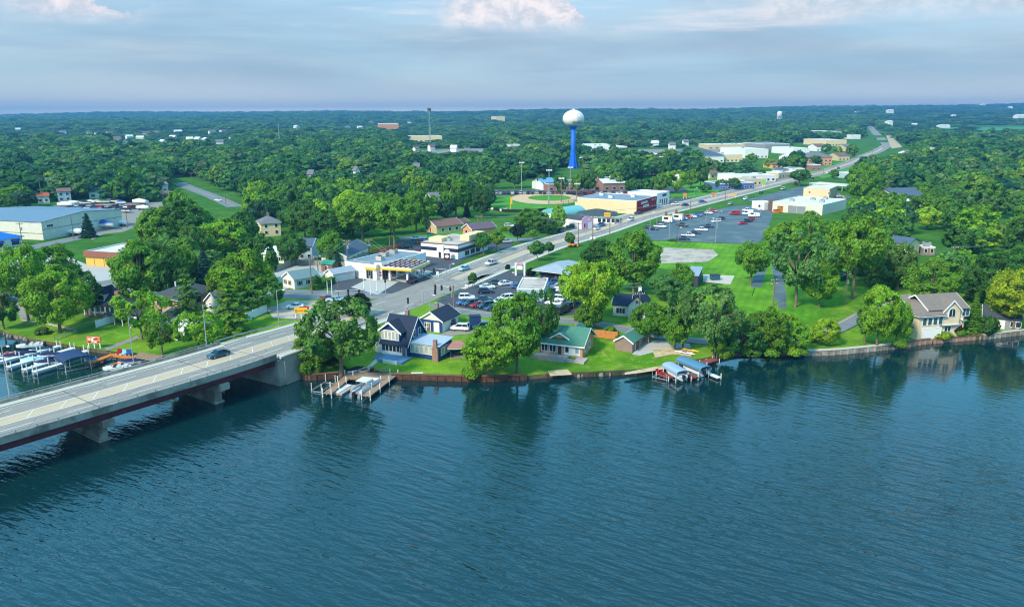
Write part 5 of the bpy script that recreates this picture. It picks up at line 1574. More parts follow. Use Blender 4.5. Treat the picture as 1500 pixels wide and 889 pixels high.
# ---- filling station
def station():
 b = Bld('filling_station', 'white filling station shop with flat grey roof beside the yellow edged canopy', 'shop', (506, 405), (552, 411), 26, 4.4)
 b.walls(WSTUC)
 b.flat(GRMEM, h=4.42, par=.5, coping=WSTUC)
 MB().box(b.L * .66, b.L, -.3, -.002, 3.2, 3.9).build('yellow_fascia', YEL, b.o)
 b.win('f', b.L * .69, .4, 2.4, 2.5, n=3, frame=STEEL)
 MB().box(0, b.L * .6, -.05, -.002, 2.2, 2.28).build('panel_joint', STEEL, b.o)
 MB().box(b.L, b.L + .3, 1, b.D - 6, 3.1, 3.9).build('yellow_fascia', YEL, b.o)
 for v in (3, 7, 11, 15):
  b.win('r', v, .4, 3.2, 2.4, n=3, frame=STEEL)
 for x, y in ((3, 14), (6, 8), (2, 20)):
  b.hvac(x, y, 4.5, 2.2, 1.8, 1.3, TANMEM)
 MB().box(1, 8, 3, 3.25, 4.5, 5.0).build('roof_duct', STEEL, b.o)
 # canopy
 A, B_, C_ = G(561, 390, 7.6), G(602, 394, 7.6), G(629, 383, 7.6)
 rot = math.atan2(C_.y - B_.y, C_.x - B_.x)
 Lx = (C_ - B_).length
 nd = Vector((-math.sin(rot), math.cos(rot)))
 Dy = abs((Vector((A.x, A.y)) - Vector((B_.x, B_.y))).dot(nd))
 c = thing('fuel_canopy', 'white fuel canopy with yellow fascia over the pumps of the filling station', 'canopy', (B_.x, B_.y, 3.05), rot)
 top = MB().box(0, Lx, 0, Dy, 4.25, 4.55).build('roof_deck', mat('canopy_white', S(222, 216, 214), .7, .08), c)
 MB().box(-.12, Lx + .12, -.12, 0, 3.75, 4.75).box(-.12, Lx + .12, Dy, Dy + .12, 3.75, 4.75).box(-.12, 0, 0, Dy, 3.75, 4.75).box(Lx, Lx + .12, 0, Dy, 3.75, 4.75).build('fascia', WSTUC, c, kind='stuff')
 e = .15
 MB().box(-e, Lx + e, -e, -.122, 3.72, 4.32).box(-e, Lx + e, Dy + .122, Dy + e, 3.72, 4.32).box(-e, -.122, -.12, Dy + .12, 3.72, 4.32).box(Lx + .122, Lx + e, -.12, Dy + .12, 3.72, 4.32).build('yellow_band', YEL, c, kind='stuff')
 MAR = mat('dark_maroon_beam', S(84, 44, 44), .7, .1)
 for i in range(6):
  y = Dy * (i + .5) / 6
  MB().box(.3, Lx - .3, y - .16, y + .16, 4.56, 4.85).build('roof_beam', MAR, c)
 for i in range(4):
  x = Lx * (i + .5) / 4
  MB().box(x - .14, x + .14, .3, Dy - .3, 4.86, 5.0).build('roof_beam', MAR, c)
 for i in range(3):
  for j in range(2):
   x, y = Lx * (.12 + .38 * i), Dy * (.2 + .6 * j)
   p = MB().box(x - .3, x + .3, y - .3, y + .3, -.1, 4.25).build('column', WSTUC, c)
   pump = thing('fuel_pump', f'white fuel pump under the canopy, {"front" if j == 0 else "back"} row, {("left", "middle", "right")[i]} island', 'fuel pump', c.matrix_basis @ Vector((x + 1.3, y, 0)), rot, 'fuel pumps under the canopy')
   MB().box(-.5, .5, -.3, .3, .15, 1.9).build('cabinet', WSTUC, pump)
   MB().box(-.4, .4, -.33, -.302, 1.2, 1.75).build('screen', DARK, pump)
   MB().box(-.55, .55, -.35, .35, 1.9, 2.15).build('cap', RED, pump)
   MB().box(-1.6, 1.0, -.6, .6, -.02, .15).build('island', CONC, pump)
 # price pylon with the yellow scallop emblem
 a, d = gp(549, 410), gp(560, 410)
 s = thing('price_sign', 'white price pylon with yellow scallop emblem and two red price rows', 'sign', (a.x, a.y, 3.0), math.atan2(d.y - a.y, d.x - a.x) + .05)
 w = (d - a).length
 MB().box(0, w, 0, .5, 0, 5.4).build('pylon', WSTUC, s)
 fan = [(w / 2 + .74 * math.cos(t) * (1 + .06 * math.cos(7 * t)), 4.0 + .70 * math.sin(t)) for t in np.linspace(-.35, math.pi + .35, 22)] + [(w / 2 - .34, 3.42), (w / 2 - .3, 3.25), (w / 2 + .3, 3.25), (w / 2 + .34, 3.42)]
 big = [(w / 2 + (x - w / 2) * 1.16, 3.95 + (z - 3.95) * 1.16) for x, z in fan]
 MB().extr(big, 'y', -.04, -.002).build('emblem_edge', RED, s)
 em = MB().extr(fan, 'y', -.08, -.041).build('emblem', YEL, s)
 for t in np.linspace(.35, math.pi - .35, 6):
  MB().tube([(w / 2, -.09, 3.3), (w / 2 + .66 * math.cos(t), -.09, 3.95 + .62 * math.sin(t))], .03, 4).build('emblem_rib', RED, em)
 for z in (2.3, 1.45):
  MB().box(.2, w - .2, -.04, -.002, z - .3, z + .3).build('price_panel', RED, s)
  for k in range(4):
   MB().box(.5 + k * .34, .7 + k * .34, -.06, -.041, z - .17, z + .17).build('price_digit', WHITE, s)
station()
# ---- white restaurant with navy band
def restaurant():
 b = Bld('white_restaurant', 'white flat roofed restaurant with navy window band beside the main road', 'restaurant', (617, 375), (671, 380), 22, 4.9)
 b.walls(WSTUC)
 BAND = mat('navy_band', S(46, 46, 74), .4, .1)
 MB().box(-.1, b.L + .1, -.12, -.002, 2.5, 3.7).box(b.L + .002, b.L + .12, -.1, b.D, 2.5, 3.7).build('navy_band', BAND, b.o, kind='stuff')
 MB().box(-.15, b.L + .15, -.17, b.D + .1, 4.9, 5.12).build('coping', mat('brown_coping', S(112, 74, 66), .7, .1), b.o)
 b.box('roof', TANMEM, .3, b.L - .3, .3, b.D - .3, 5.13, 5.18)
 MB().box(b.L * .45, b.L * .63, -.4, -.002, -.5, 4.6).build('entry_pier', WSTUC, b.o)
 b.win('f', b.L * .68, .9, .9, .9, frame=DARK)
 b.door('f', b.L * .5, .1, 1.0, 2.1, DARK, off=.4)
 for v in (5, 9, 13):
  b.win('r', v, .6, 2.8, 1.6, n=2, frame=STEEL)
 MB().box(1.5, b.L * .45, 3, 9, 5.19, 6.5).build('roof_screen', STUCCO, b.o)
 MB().box(b.L * .72, b.L - .5, 9, 21, 5.19, 7.2).build('roof_screen', STUCCO, b.o)
 b.hvac(b.L * .45, 6, 5.2)
restaurant()
b = Bld('tan_house', 'tan house with brown gable roof by the side street', 'house', (622, 339), (640, 343), 13, 3.2)
b.walls(TANS, gable='y', rise=2.2)
b.gable(BROWNROOF, 2.2, 'y', over=.5, trim=TRIM)
b.win('f', 1.2, 1.0, 2.0, 1.3, n=2)
b.door('f', 4.6, .1, 1.0, 2.1, RED)
for v in (2.5, 6, 9.5):
 b.win('r', v, 1.0, 1.3, 1.2)
b = Bld('tan_garage', 'tan double garage right of the tan house', 'garage', (660, 336), (674, 337), 8, 2.8)
b.walls(TANS, gable='y', rise=1.5)
b.gable(BROWNROOF, 1.5, 'y', over=.4, trim=TRIM)
b.door('f', 1.0, .05, b.L - 2.0, 2.2, WSTUC, name='garage_door', ribs=3)
b = Bld('orange_gabled_house', 'low house with orange brick gable and purple brown roof near the ball field', 'house', (678, 343), (692, 346), 12, 2.8)
b.walls(BRICKO, gable='y', rise=2.0)
b.gable(mat('purple_brown_shingles', S(104, 88, 100), .9, .12, 1.2), 2.0, 'y', over=.5, trim=TRIM)
b.win('f', 2, .9, 1.6, 1.2)
b = Bld('teal_arched_hall', 'teal arched metal hall near the ball field fence', 'hall', (791, 322), (815, 325), 22, 2.2)
TEAL = mat('teal_metal', S(112, 178, 178), .5, .08)
arc = [(b.L / 2 - b.L / 2 * math.cos(t), 2.2 + 3.4 * math.sin(t)) for t in np.linspace(0, math.pi, 15)]
MB().extr([(0, -.5)] + arc + [(b.L, -.5)], 'y', 0, b.D).build('arched_shell', TEAL, b.o)
b.door('f', b.L / 2 - 2, .1, 4, 3.2, WSTUC, name='roller_door', ribs=4)
b = Bld('pink_fronted_shop', 'white shed shop with curved pink front beside the main road', 'shop', (852, 336), (867, 334), 13, 4.0)
b.walls(WSTUC)
PINK = mat('pink_paint', S(222, 168, 196), .8, .05)
arc = [(b.L / 2 + (b.L / 2 + .2) * math.cos(t), 3.6 + 2.0 * math.sin(t)) for t in np.linspace(0, math.pi, 11)]
MB().extr([(b.L + .2, -.4)] + arc + [(-.2, -.4)], 'y', -.3, -.002).build('pink_front', PINK, b.o)
MB().extr([(-.3, 4.0), (b.L / 2, 5.2), (b.L + .3, 4.0), (b.L + .3, 4.15), (b.L / 2, 5.35), (-.3, 4.15)], 'y', .01, b.D + .2).build('roof', DKROOF, b.o)
b.door('f', b.L * .62, .05, 1.8, 2.6, WSTUC, off=.3)
b.win('f', 1.0, .8, 1.6, 1.6, n=2, off=.3, frame=PINK)
b = Bld('black_roofed_store', 'long white store with black and green hipped roof and yellow sign board', 'shop', (846, 327), (900, 328), 15, 3.4)
b.walls(WSTUC)
b.hip(mat('black_green_shingles', S(66, 76, 80), .9, .15, .4, col2=S(92, 116, 108), s2=.06), 2.6, over=.9, fascia=TRIM)
MB().box(b.L * .72, b.L * .9, -1.2, -1.0, 3.4, 5.2).build('sign_board', YEL, b.o)
MB().box(b.L * .73, b.L * .89, -1.24, -1.202, 4.2, 4.4).build('sign_stripe', BLACK, b.o)
for i in range(5):
 b.win('f', b.L * .55 + i * 2.1, .6, 1.5, 1.8, frame=WHITE)
def red_front():
 b = Bld('red_fronted_hall', 'long cream hall with red brick road front', 'shop', (932, 314), (961, 305), 33, 6.4)
 # gable-less long box: the red front faces the road, the cream flank runs off to the left
 RBR = mat('deep_red_brick', S(140, 34, 40), .85, .12, .6)
 b.walls(STUCCO)
 MB().box(-.05, b.L + .05, -.25, -.002, -.4, 6.5).build('red_front', RBR, b.o)
 b.flat(GRMEM, h=6.42, par=.35, coping=WSTUC)
 for u, z, w, h in ((b.L * .2, 4.5, b.L * .3, 1.0), (b.L * .3, 2.4, b.L * .27, 1.2)):
  s = b.at(b.face('f', u, z, w, h, .25), 'sign_board', MB().box(0, w, -.12, -.001, 0, h), WSTUC)
  for k in range(6):
   b.at(b.face('f', u + w * (.12 + k * .13), z + .3, w, h, .25), 'glyph', MB().box(0, w * .08, -.14, -.121, 0, h * .45), mat('sign_blue', S(40, 70, 140), .6, .1), s)
 for k in range(3):
  b.win('f', b.L * (.74 + .08 * k), 4.9, .6, .8, off=.25)
 b.win('f', b.L * .75, .5, 2.2, 2.0, n=2, off=.25, frame=DARK)
 for x, y in ((b.L * .6, 8), (b.L * .3, 17), (b.L * .6, 26)):
  b.hvac(x, y, 6.5, 2.6, 2.2, 1.3, WMEM)
 w = Bld('white_fronted_store', 'white two storey store front right of the red brick hall', 'shop', (962, 303), (980, 299), 18, 6.6)
 w.walls(WSTUC)
 w.flat(WMEM, h=6.62, par=.6, coping=WSTUC)
 for k in range(4):
  w.win('f', w.L * (.2 + .18 * k), .6, w.L * .1, 3.0, frame=WHITE)
 s = w.at(w.face('f', w.L * .42, 5.0, w.L * .3, 1.2), 'sign_board', MB().box(0, w.L * .32, -.08, -.001, 0, 1.3), DARK)
red_front()
b = Bld('low_cream_shed', 'low cream shed with green roof against the cream hall', 'shed', (842, 304), (878, 307), 8, 3.6)
b.walls(STUCCO, gable='x', rise=1.4)
b.gable(mat('moss_green_roof', S(94, 132, 110), .8, .1), 1.4, 'x', over=.4)
b.door('f', 4, .05, 3.2, 2.8, WSTUC, name='roller_door', ribs=4)
# ---- bank with blue metal hip roof, beige flat roofed building
b = Bld('metal_roofed_bank', 'low brown bank with wide blue grey metal hip roof', 'bank', (790, 412), (829, 417), 13, 3.6)
b.walls(DWOOD)
b.hip(GREYMETAL, 1.9, over=1.7, fascia=TRIM, inset=4.5)
b.win('f', .6, .4, 4.6, 2.5, n=4, frame=DARK)
b.win('f', 6.4, .4, 2.4, 2.5, n=2, frame=DARK)
b.win('l', 2, .5, 4, 2.3, n=3, frame=DARK)
b = Bld('beige_flat_office', 'flat roofed office with beige gravel roof and pale blue side wall amid the car park', 'office', (757, 441), (797, 442), 15, 3.3)
b.walls(mat('pale_blue_wall', S(150, 182, 206), .8, .06))
MB().box(b.L, b.L + .05, 0, b.D, -.3, 3.3).build('side_wall', mat('pale_blue_wall', S(150, 182, 206), .8, .06), b.o)
b.flat(TANMEM, h=3.32, par=.3, coping=WSTUC)
b.hvac(b.L * .6, b.D - 3, 3.4, 2.4, 1.5, .7)
for v in (2, 6, 10):
 b.win('r', v, 1.0, 1.4, 1.4, off=.05)
b = Bld('white_gable_house', 'white gabled house with dark blue roof across the lake road', 'house', (898, 462), (921, 464), 9, 3.0)
b.walls(WSID, gable='x', rise=1.8)
b.gable(NAVYROOF, 1.8, 'x', over=.4, trim=TRIM)
MB().extr([(b.L - .01, -.5), (b.L + 4.2, -.5), (b.L + 4.2, 3.4), (b.L + 2.1, 5.6), (b.L - .01, 3.4)], 'y', -1.2, 8).build('gable_wing', WSID, b.o)
MB().extr([(b.L - .5, 2.9), (b.L + 2.1, 5.65), (b.L + 4.7, 2.9), (b.L + 4.7, 3.08), (b.L + 2.1, 5.83), (b.L - .5, 3.08)], 'y', -1.5, 8.3).build('wing_roof', NAVYROOF, b.o)
b.win('f', .8, .8, 2.2, 1.4, n=3)
b.win('f', b.L + .9, .9, 1.1, 1.3, off=1.2)
MB().tube([(b.L + 2.1, -1.26, 4.3), (b.L + 2.1, -1.19, 4.3)], .38, 12).build('round_window', BROWNROOF, b.o)
b.chimney(WSTUC, b.L + 2, 6, 4.5, 6.6)
b = Bld('dark_storage_trailer', 'dark walled storage building with pale grey roof by the concrete pad', 'shed', (1006, 420), (1022, 421), 14, 3.4)
b.walls(mat('charcoal_wall', S(62, 66, 84), .7, .1))
MB().box(-.2, b.L + .2, -.2, b.D + .2, 3.4, 3.6).build('roof', GREYMETAL, b.o)
# ---- right side of the main road and beyond
def car_repair():
 b = Bld('repair_garage', 'long pale grey repair garage with white roof across the blue grey car park', 'garage', (1131, 310), (1204, 316), 34, 5.0)
 b.walls(METALW)
 b.flat(WMEM, h=5.02, par=.3, coping=WMEM)
 MB().box(-3.2, -.02, 2, 9, -.3, 5.6).build('brown_entrance', mat('brown_brick_pier', S(104, 86, 80), .9, .15, .6), b.o)
 for u in (b.L * .32, b.L * .5):
  b.door('f', u, .05, 4.5, 3.8, GREYS, name='roller_door', ribs=5)
 for x, y in ((b.L * .2, 8), (b.L * .45, 20), (b.L * .75, 12), (b.L * .6, 27)):
  b.hvac(x, y, 5.1, 2.4, 1.8, 1.2)
 t = Bld('cream_annex', 'cream box annex behind the repair garage', 'shed', (1176, 291), (1214, 293), 24, 6.0)
 t.walls(STUCCO)
 t.flat(WMEM, h=6.02, par=.3, coping=STUCCO)
 for u in (3, 14):
  t.win('f', u, 3.5, 1.0, .8)
 k = Bld('white_kiosk', 'small white box kiosk in front of the repair garage', 'kiosk', (1101, 305), (1119, 308), 7, 3.6)
 k.walls(WSTUC)
 k.flat(WMEM, h=3.62, par=.3, coping=WSTUC)
 k.box('sign', DARK, k.L * .55, k.L * .7, -.06, -.002, 1.2, 2.4)
 c = Bld('long_carport', 'long white roofed carport over cars near the road bend', 'carport', (1186, 276), (1243, 281), 12, 3.2)
 MB().box(-.5, c.L + .5, -.5, c.D + .5, 3.2, 3.6).build('roof', WMEM, c.o)
 for i in range(7):
  MB().box(i * c.L / 6 - .12, i * c.L / 6 + .12, 0, .25, -.3, 3.2).build('post', WHITE, c.o)
 return b
car_repair()
FARB = [
 ('corner_shop', 'small tan shop with brown roof left of the white strip shops', 'shop', (1040, 262), (1056, 261), 12, 4, TANS, 'hip', BROWNROOF),
 ('corner_shop', 'small white shop with slate roof just beyond the strip shops', 'shop', (1142, 256), (1156, 255), 12, 4, WSTUC, 'hip', SLATE),
 ('corner_shop', 'low brick shop with white roof at the far bend of the main road', 'shop', (1188, 250), (1204, 249), 14, 4.4, BRICKR, 'flat', WMEM),
 ('corner_shop', 'pale blue shop with flat roof right of the main road bend', 'shop', (1246, 262), (1262, 261), 12, 4, BLUES, 'flat', WMEM),
 ('corner_shop', 'white shop with red brown roof left of the far main road', 'shop', (1196, 222), (1212, 221), 20, 6, WSTUC, 'gable', BROWNROOF),
 ('corner_shop', 'tan store with grey roof left of the far main road', 'shop', (1238, 222), (1252, 221), 20, 6, TANS, 'gable', GREYROOF),
 ('corner_shop', 'low white store beside the far grey roofed store', 'shop', (1246, 204), (1262, 203), 30, 7, WSTUC, 'flat', WMEM),
 ('strip_shop', 'low tan shop with white roof between strip shops and round tree', 'shop', (1140, 262), (1160, 260), 14, 4, TANS, 'flat', WMEM),
 ('strip_shop', 'small white shop at the inside of the main road bend', 'shop', (1160, 255), (1180, 253), 14, 4, WSTUC, 'flat', GRMEM),
 ('white_store', 'low white shop left of the hip roofed brick office', 'shop', (1156, 238), (1178, 236), 20, 5, WSTUC, 'gable', WMEM),
 ('white_store', 'low pale store right of the hip roofed brick office', 'shop', (1228, 236), (1246, 234), 20, 5, TANS, 'gable', BROWNROOF),
 ('white_hall', 'white flat hall among trees left of the industrial halls', 'hall', (940, 236), (975, 235), 30, 6, WSTUC, 'flat', WMEM),
 ('low_white_house', 'low white house among trees behind the meadow', 'house', (1000, 268), (1018, 267), 12, 4, WSTUC, 'gable', GREYROOF),
 ('pale_house', 'pale house with brown roof in the trees behind the long grove', 'house', (455, 286), (472, 285), 12, 5, STUCCO, 'gable', BROWNROOF),
 ('pale_house', 'white house with grey roof in the trees left of the ball field', 'house', (632, 300), (652, 299), 12, 4.4, WSTUC, 'gable', GREYROOF),
 ('pale_house', 'small white house with dark roof at the top of the wood behind the grove', 'house', (586, 268), (604, 267), 12, 5, WSTUC, 'gable', DKROOF),
 ('pale_house', 'blue grey house in the trees behind the white hip roofed house', 'house', (402, 306), (420, 305), 12, 5, BLUES, 'gable', SLATE),  # name, label, category, A, B, depth, height, wall, roof kind, roof material
 ('strip_shop', 'white low strip shop with ribbed flat roof left of the main road', 'shop', (1086, 268), (1136, 266), 30, 4.4, WSTUC, 'flat', WMEM),
 ('strip_shop', 'cream canopy fronted shop in front of the white strip shop', 'shop', (1090, 273), (1122, 271), 16, 4.0, STUCCO, 'flat', TANMEM),
 ('blue_fronted_shop', 'low shop with blue front and pale roof behind the round bushes', 'shop', (1056, 279), (1104, 277), 20, 4.0, mat('blue_front_wall', S(84, 108, 160), .7, .1), 'flat', GRMEM),
 ('hip_roofed_office', 'two storey brick office with grey hip roof near the far road bend', 'office', (1183, 243), (1222, 240), 20, 8.2, BRICKO, 'hip', GREYROOF),
 ('red_roofed_house', 'small yellow house with red brown hip roof left of the main road', 'house', (1131, 247), (1152, 245), 16, 4.0, YSTUC, 'hip', BROWNROOF),
 ('white_hall', 'white industrial hall with loading doors beyond the trees', 'hall', (1013, 239), (1064, 236), 55, 7, WSTUC, 'hip', SLATE),
 ('white_hall', 'cream hall right of the blue roofed industrial hall', 'hall', (1052, 238), (1090, 237), 40, 7, STUCCO, 'flat', WMEM),
 ('white_hall', 'pale stepped hall with flat roof near the strip shops', 'hall', (1091, 232), (1128, 229), 60, 9, WSTUC, 'flat', WMEM),
 ('long_low_hall', 'long low hall with blue grey roof at the wood edge', 'hall', (1120, 221), (1160, 219), 60, 8, GREYS, 'flat', GRMEM),
 ('long_low_hall', 'long white roofed shed at the wood edge left of the blue grey hall', 'hall', (1037, 219), (1104, 217), 30, 6, TANS, 'flat', WMEM),
 ('white_store', 'white block store beside the far road', 'shop', (1162, 227), (1188, 224), 50, 7, WSTUC, 'flat', WMEM),
 ('big_box_store', 'big cream box store with brown band beside the far road', 'shop', (1210, 214), (1243, 211), 60, 8, STUCCO, 'flat', WMEM),
 ('big_box_store', 'grey roofed store behind the big cream box store', 'shop', (1213, 203), (1235, 201), 80, 12, GREYS, 'flat', WMEM),
 ('red_canopy_station', 'far filling station with dark red canopy', 'shop', (1232, 192), (1262, 191), 40, 8, mat('far_red_wall', S(150, 60, 62), .7, .1), 'flat', WMEM),
 ('grey_roofed_hall', 'grey roofed hall hidden among trees right of the main road', 'hall', (1313, 303), (1356, 302), 24, 5.0, METALW, 'gable', SLATE),
 ('white_roofed_shop', 'white roofed low shop among trees right of the main road', 'shop', (1290, 306), (1324, 309), 16, 4.4, WSTUC, 'flat', WMEM),
 ('red_roofed_house', 'white house with red brown roof in the right hand wood', 'house', (1384, 287), (1406, 286), 12, 5.0, WSTUC, 'gable', BROWNROOF),
 ('white_farmhouse', 'tall white gabled farmhouse at the wood edge on the right', 'house', (1328, 237), (1342, 236), 14, 9.0, WSTUC, 'gable', GREYROOF),
 ('white_barn', 'long white greenhouse row in the wood on the right', 'barn', (1357, 234), (1390, 233), 20, 7, WSTUC, 'gable', WMEM),
 ('white_barn', 'long white barn at the right edge of the view', 'barn', (1446, 238), (1500, 237), 12, 3.6, WSTUC, 'gable', WMEM),
 ('tan_barn', 'tan shed under the trees on the right', 'barn', (1388, 244), (1412, 243), 20, 7, YSTUC, 'gable', TANMEM),
 ('small_cream_house', 'small cream two storey house with grey gable roof on the right', 'house', (1299, 374), (1328, 378), 9, 5.0, CREAM, 'gable', SLATE),
 ('garden_shed', 'flat roofed garden shed right of the small cream house', 'shed', (1351, 374), (1369, 374), 5, 2.6, BRICKB, 'flat', GREYMETAL),
 ('brown_roofed_house', 'house with red brown roof at the right edge behind the wood', 'house', (1478, 356), (1520, 352), 10, 4.0, BRICKB, 'gable', BROWNROOF),
 ('low_white_house', 'low white house behind the grove near the side street', 'house', (482, 325), (504, 323), 10, 4, WSTUC, 'gable', WMEM),
 ('slate_roofed_cottage', 'cottage with slate roof in the wood above the lime green tree', 'house', (562, 291), (581, 290), 14, 5, WSTUC, 'hip', SLATE),
 ('red_roofed_garage', 'white garage with red roof beyond the boat yard', 'garage', (56, 298), (73, 297), 10, 4, WSTUC, 'gable', mat('orange_red_roof', S(176, 84, 62), .8, .1)),
 ('blue_grey_house', 'blue grey two storey house with brown gable beyond the boat yard', 'house', (86, 296), (105, 295), 10, 6, BLUES, 'gable', BROWNROOF),
 ('long_dark_roofed_house', 'long white house with black roof beyond the boat yard', 'house', (131, 291), (156, 290), 10, 4, WSTUC, 'gable', DKROOF),
 ('blue_metal_barn', 'pale barn with blue grey roof in the trees beyond the boat yard', 'barn', (64, 281), (90, 280), 16, 6, BLUES, 'gable', METALB),
 ('white_gabled_house', 'white gabled house beside the road leading off on the left', 'house', (229, 283), (247, 282), 12, 5, WSTUC, 'gable', GREYROOF),
 ('red_roofed_cabin', 'small house with red brown hip roof beside the road on the left', 'house', (238, 292), (256, 291), 10, 3.4, BRICKB, 'hip', BROWNROOF),
 ('school', 'long low school with red brick walls and dark flat roofs behind the ball field', 'school', (803, 281), (872, 279), 26, 4.6, BRICKR, 'flat', mat('dark_roof', S(86, 96, 104), .9, .1)),
 ('school_hall', 'white roofed school entrance hall left of the parked cars', 'school', (884, 280), (916, 279), 24, 5.0, BRICKR, 'gable', WMEM),
 ('blue_roofed_pavilion', 'blue roofed pavilion left of the school', 'pavilion', (795, 279), (815, 278), 16, 5, WSTUC, 'gable', mat('sky_blue_roof', S(96, 154, 196), .7, .08)),
 ('water_works', 'low tan water works hall with dark band right of the blue tower stem', 'hall', (842, 244), (876, 242), 40, 6, TANS, 'flat', WMEM),
 ('white_plant', 'very long white plant building behind the water tower', 'plant', (848, 229), (922, 226), 90, 10, WSTUC, 'flat', WMEM),
 ('white_shed', 'white shed with red brown roof left of the water tower', 'shed', (744, 225), (770, 224), 50, 9, WSTUC, 'flat', TANMEM),
 ('far_orange_store', 'far orange brick store rising from the woods', 'shop', (556, 191), (584, 191), 120, 16, mat('far_orange_wall', S(214, 142, 92), .8, .05), 'flat', WMEM),
 ('far_tan_block', 'far tan block on the wooded ridge left of the water tower', 'building', (727, 182), (740, 182), 100, 26, STUCCO, 'flat', WMEM),
 ('far_yellow_hall', 'far long hall with yellow roof in the woods by the cell tower', 'hall', (600, 208), (648, 207), 40, 9, STUCCO, 'flat', WMEM),
 ('far_barn', 'far white barn on the right hand ridge', 'barn', (1301, 168), (1310, 168), 20, 18, WSTUC, 'gable', WMEM),
 ('far_white_church', 'far white house with steep gable at the end of the main road', 'house', (1302, 187), (1308, 187), 20, 16, WSTUC, 'gable', WMEM),
 ('far_long_barn', 'far long pale barn beside the green crop field', 'barn', (1376, 188), (1394, 187), 12, 6, WSTUC, 'gable', WMEM),
 ('far_farm', 'far white farm building at the right edge of the view', 'barn', (1490, 176), (1510, 176), 20, 14, WSTUC, 'gable', WMEM),
]
rng2 = random.Random(3)
for nm, lab, cat, A, B_, d, h, wm, rk, rm in FARB:
 b = Bld(nm, lab, cat, A, B_, d, h, clear=70 if A[1] < 215 else 45 if A[1] < 250 else 64 if A[0] < 260 else 42)
 b.walls(wm, gable='x' if rk == 'gable' else None, rise=min(d, b.L) * .22 if rk == 'gable' else 0)
 if rk == 'flat':
  b.flat(rm, h=h + .02, par=.4, coping=WSTUC if wm is not STUCCO else STUCCO)
  if A[1] > 205:
   for k in range(max(1, int(b.L / 18))):
    b.hvac(b.L * (.15 + .7 * rng2.random()), d * (.2 + .5 * rng2.random()), h + .1, 2.5, 2.0, 1.4)
 elif rk == 'hip':
  b.hip(rm, min(d, b.L) * .2, over=.8, fascia=TRIM)
 else:
  b.gable(rm, min(d, b.L) * .22, 'x', over=.5)
 if A[1] > 205:
  n = max(2, min(7, int(b.L / 4)))
  for fl in range(2 if h > 5.5 and h < 9 and cat in ('house', 'office') else 1):
   for k in range(n):
    b.win('f', b.L * (k + .25) / n, 1.0 + fl * 2.8, b.L / n * .45, 1.3, frame=WHITE)
# a scatter of far house roofs in the woods on the left and right ridges
for i, (px, py, w) in enumerate([(92, 198, 9), (128, 199, 8), (146, 200, 10), (163, 199, 9), (191, 205, 9), (205, 207, 10), (214, 199, 9), (228, 198, 8), (262, 197, 10), (278, 209, 9), (288, 209, 9), (298, 210, 11),
                                 (312, 197, 9), (329, 196, 9), (204, 221, 10), (27, 193, 6), (386, 190, 7), (432, 189, 8), (508, 190, 7), (528, 190, 7), (600, 183, 6), (542, 183, 8), (1258, 168, 8), (1275, 168, 6),
                                 (1442, 157, 8), (1480, 160, 6), (700, 246, 8), (640, 240, 9), (610, 256, 9), (660, 236, 8), (455, 268, 9), (520, 262, 9), (172, 208, 9), (182, 214, 9), (236, 214, 10), (252, 206, 9), (322, 214, 10), (338, 206, 9), (44, 199, 9), (70, 203, 9), (350, 222, 9), (612, 226, 9), (634, 222, 9), (664, 224, 9), (684, 229, 8), (1340, 186, 7), (1398, 172, 6), (960, 216, 10), (985, 219, 9), (1005, 214, 8)]):
 p = gp(px, py)
 W_ = w * mpp(p)
 zn = 'at the left' if px < 250 else 'left of the bare radio mast' if px < 400 else 'left of the cell tower' if px < 630 else 'left of the water tower' if px < 830 else 'right of the water tower' if px < 1200 else 'on the right hand ridge'
 t = thing('far_house', f'small pale house speck in the far woods {zn}', 'house', p, rng2.uniform(-1, 1), f'pale houses in the far woods {zn}')
 h = max(6.2, W_ * .42)
 MB().extr([(0, -2), (W_ * .7, -2), (W_ * .7, h), (W_ * .35, h * 1.4), (0, h)], 'x', -W_ / 2, W_ / 2).build('wall', WSTUC, t)
 MB().extr([(-.8, h - .3), (W_ * .35, h * 1.4 + .3), (W_ * .7 + .8, h - .3), (W_ * .7 + .8, h + .2), (W_ * .35, h * 1.4 + .9), (-.8, h + .2)], 'x', -W_ / 2 - .5, W_ / 2 + .5).build('roof', random.choice((GREYROOF, WMEM, BROWNROOF)), t)
 occ([(p.x - W_ * .8, p.y - 120), (p.x + W_ * .8, p.y - 120), (p.x + W_, p.y + W_ + 10), (p.x - W_, p.y + W_ + 10)])
# ------------------------------------------------------------------ vehicles
PAINTC = mat('car_paint', (.5, .5, .5), .35, .02, spec=.5, coat=.6, objcol=True)
CGLASS = mat('car_glass', S(28, 34, 42), .08, .05, spec=.6)
LAMPW = mat('headlight_lens', S(220, 222, 220), .2, .03)
LAMPR = mat('taillight_lens', S(150, 20, 24), .3, .03)
CARS = {}
def loft(stations):
 """stations: (x, half width, z bottom, z top)"""
 mb = MB()
 n = 8
 for x, w, zb, zt in stations:
  m_ = zb + (zt - zb) * .55
  for y, z in ((-w * .86, zb), (-w, zb + .14), (-w, m_), (-w * .9, zt), (w * .9, zt), (w, m_), (w, zb + .14), (w * .86, zb)):
   mb.v.append((x, y, z))
 for i in range(len(stations) - 1):
  for k in range(n):
   mb.f.append((i * n + k, (i + 1) * n + k, (i + 1) * n + (k + 1) % n, i * n + (k + 1) % n))
   mb.m.append(0)
 mb.f += [tuple(range(n)), tuple(range((len(stations) - 1) * n + n - 1, (len(stations) - 1) * n - 1, -1))]
 mb.m += [0, 0]
 return mb
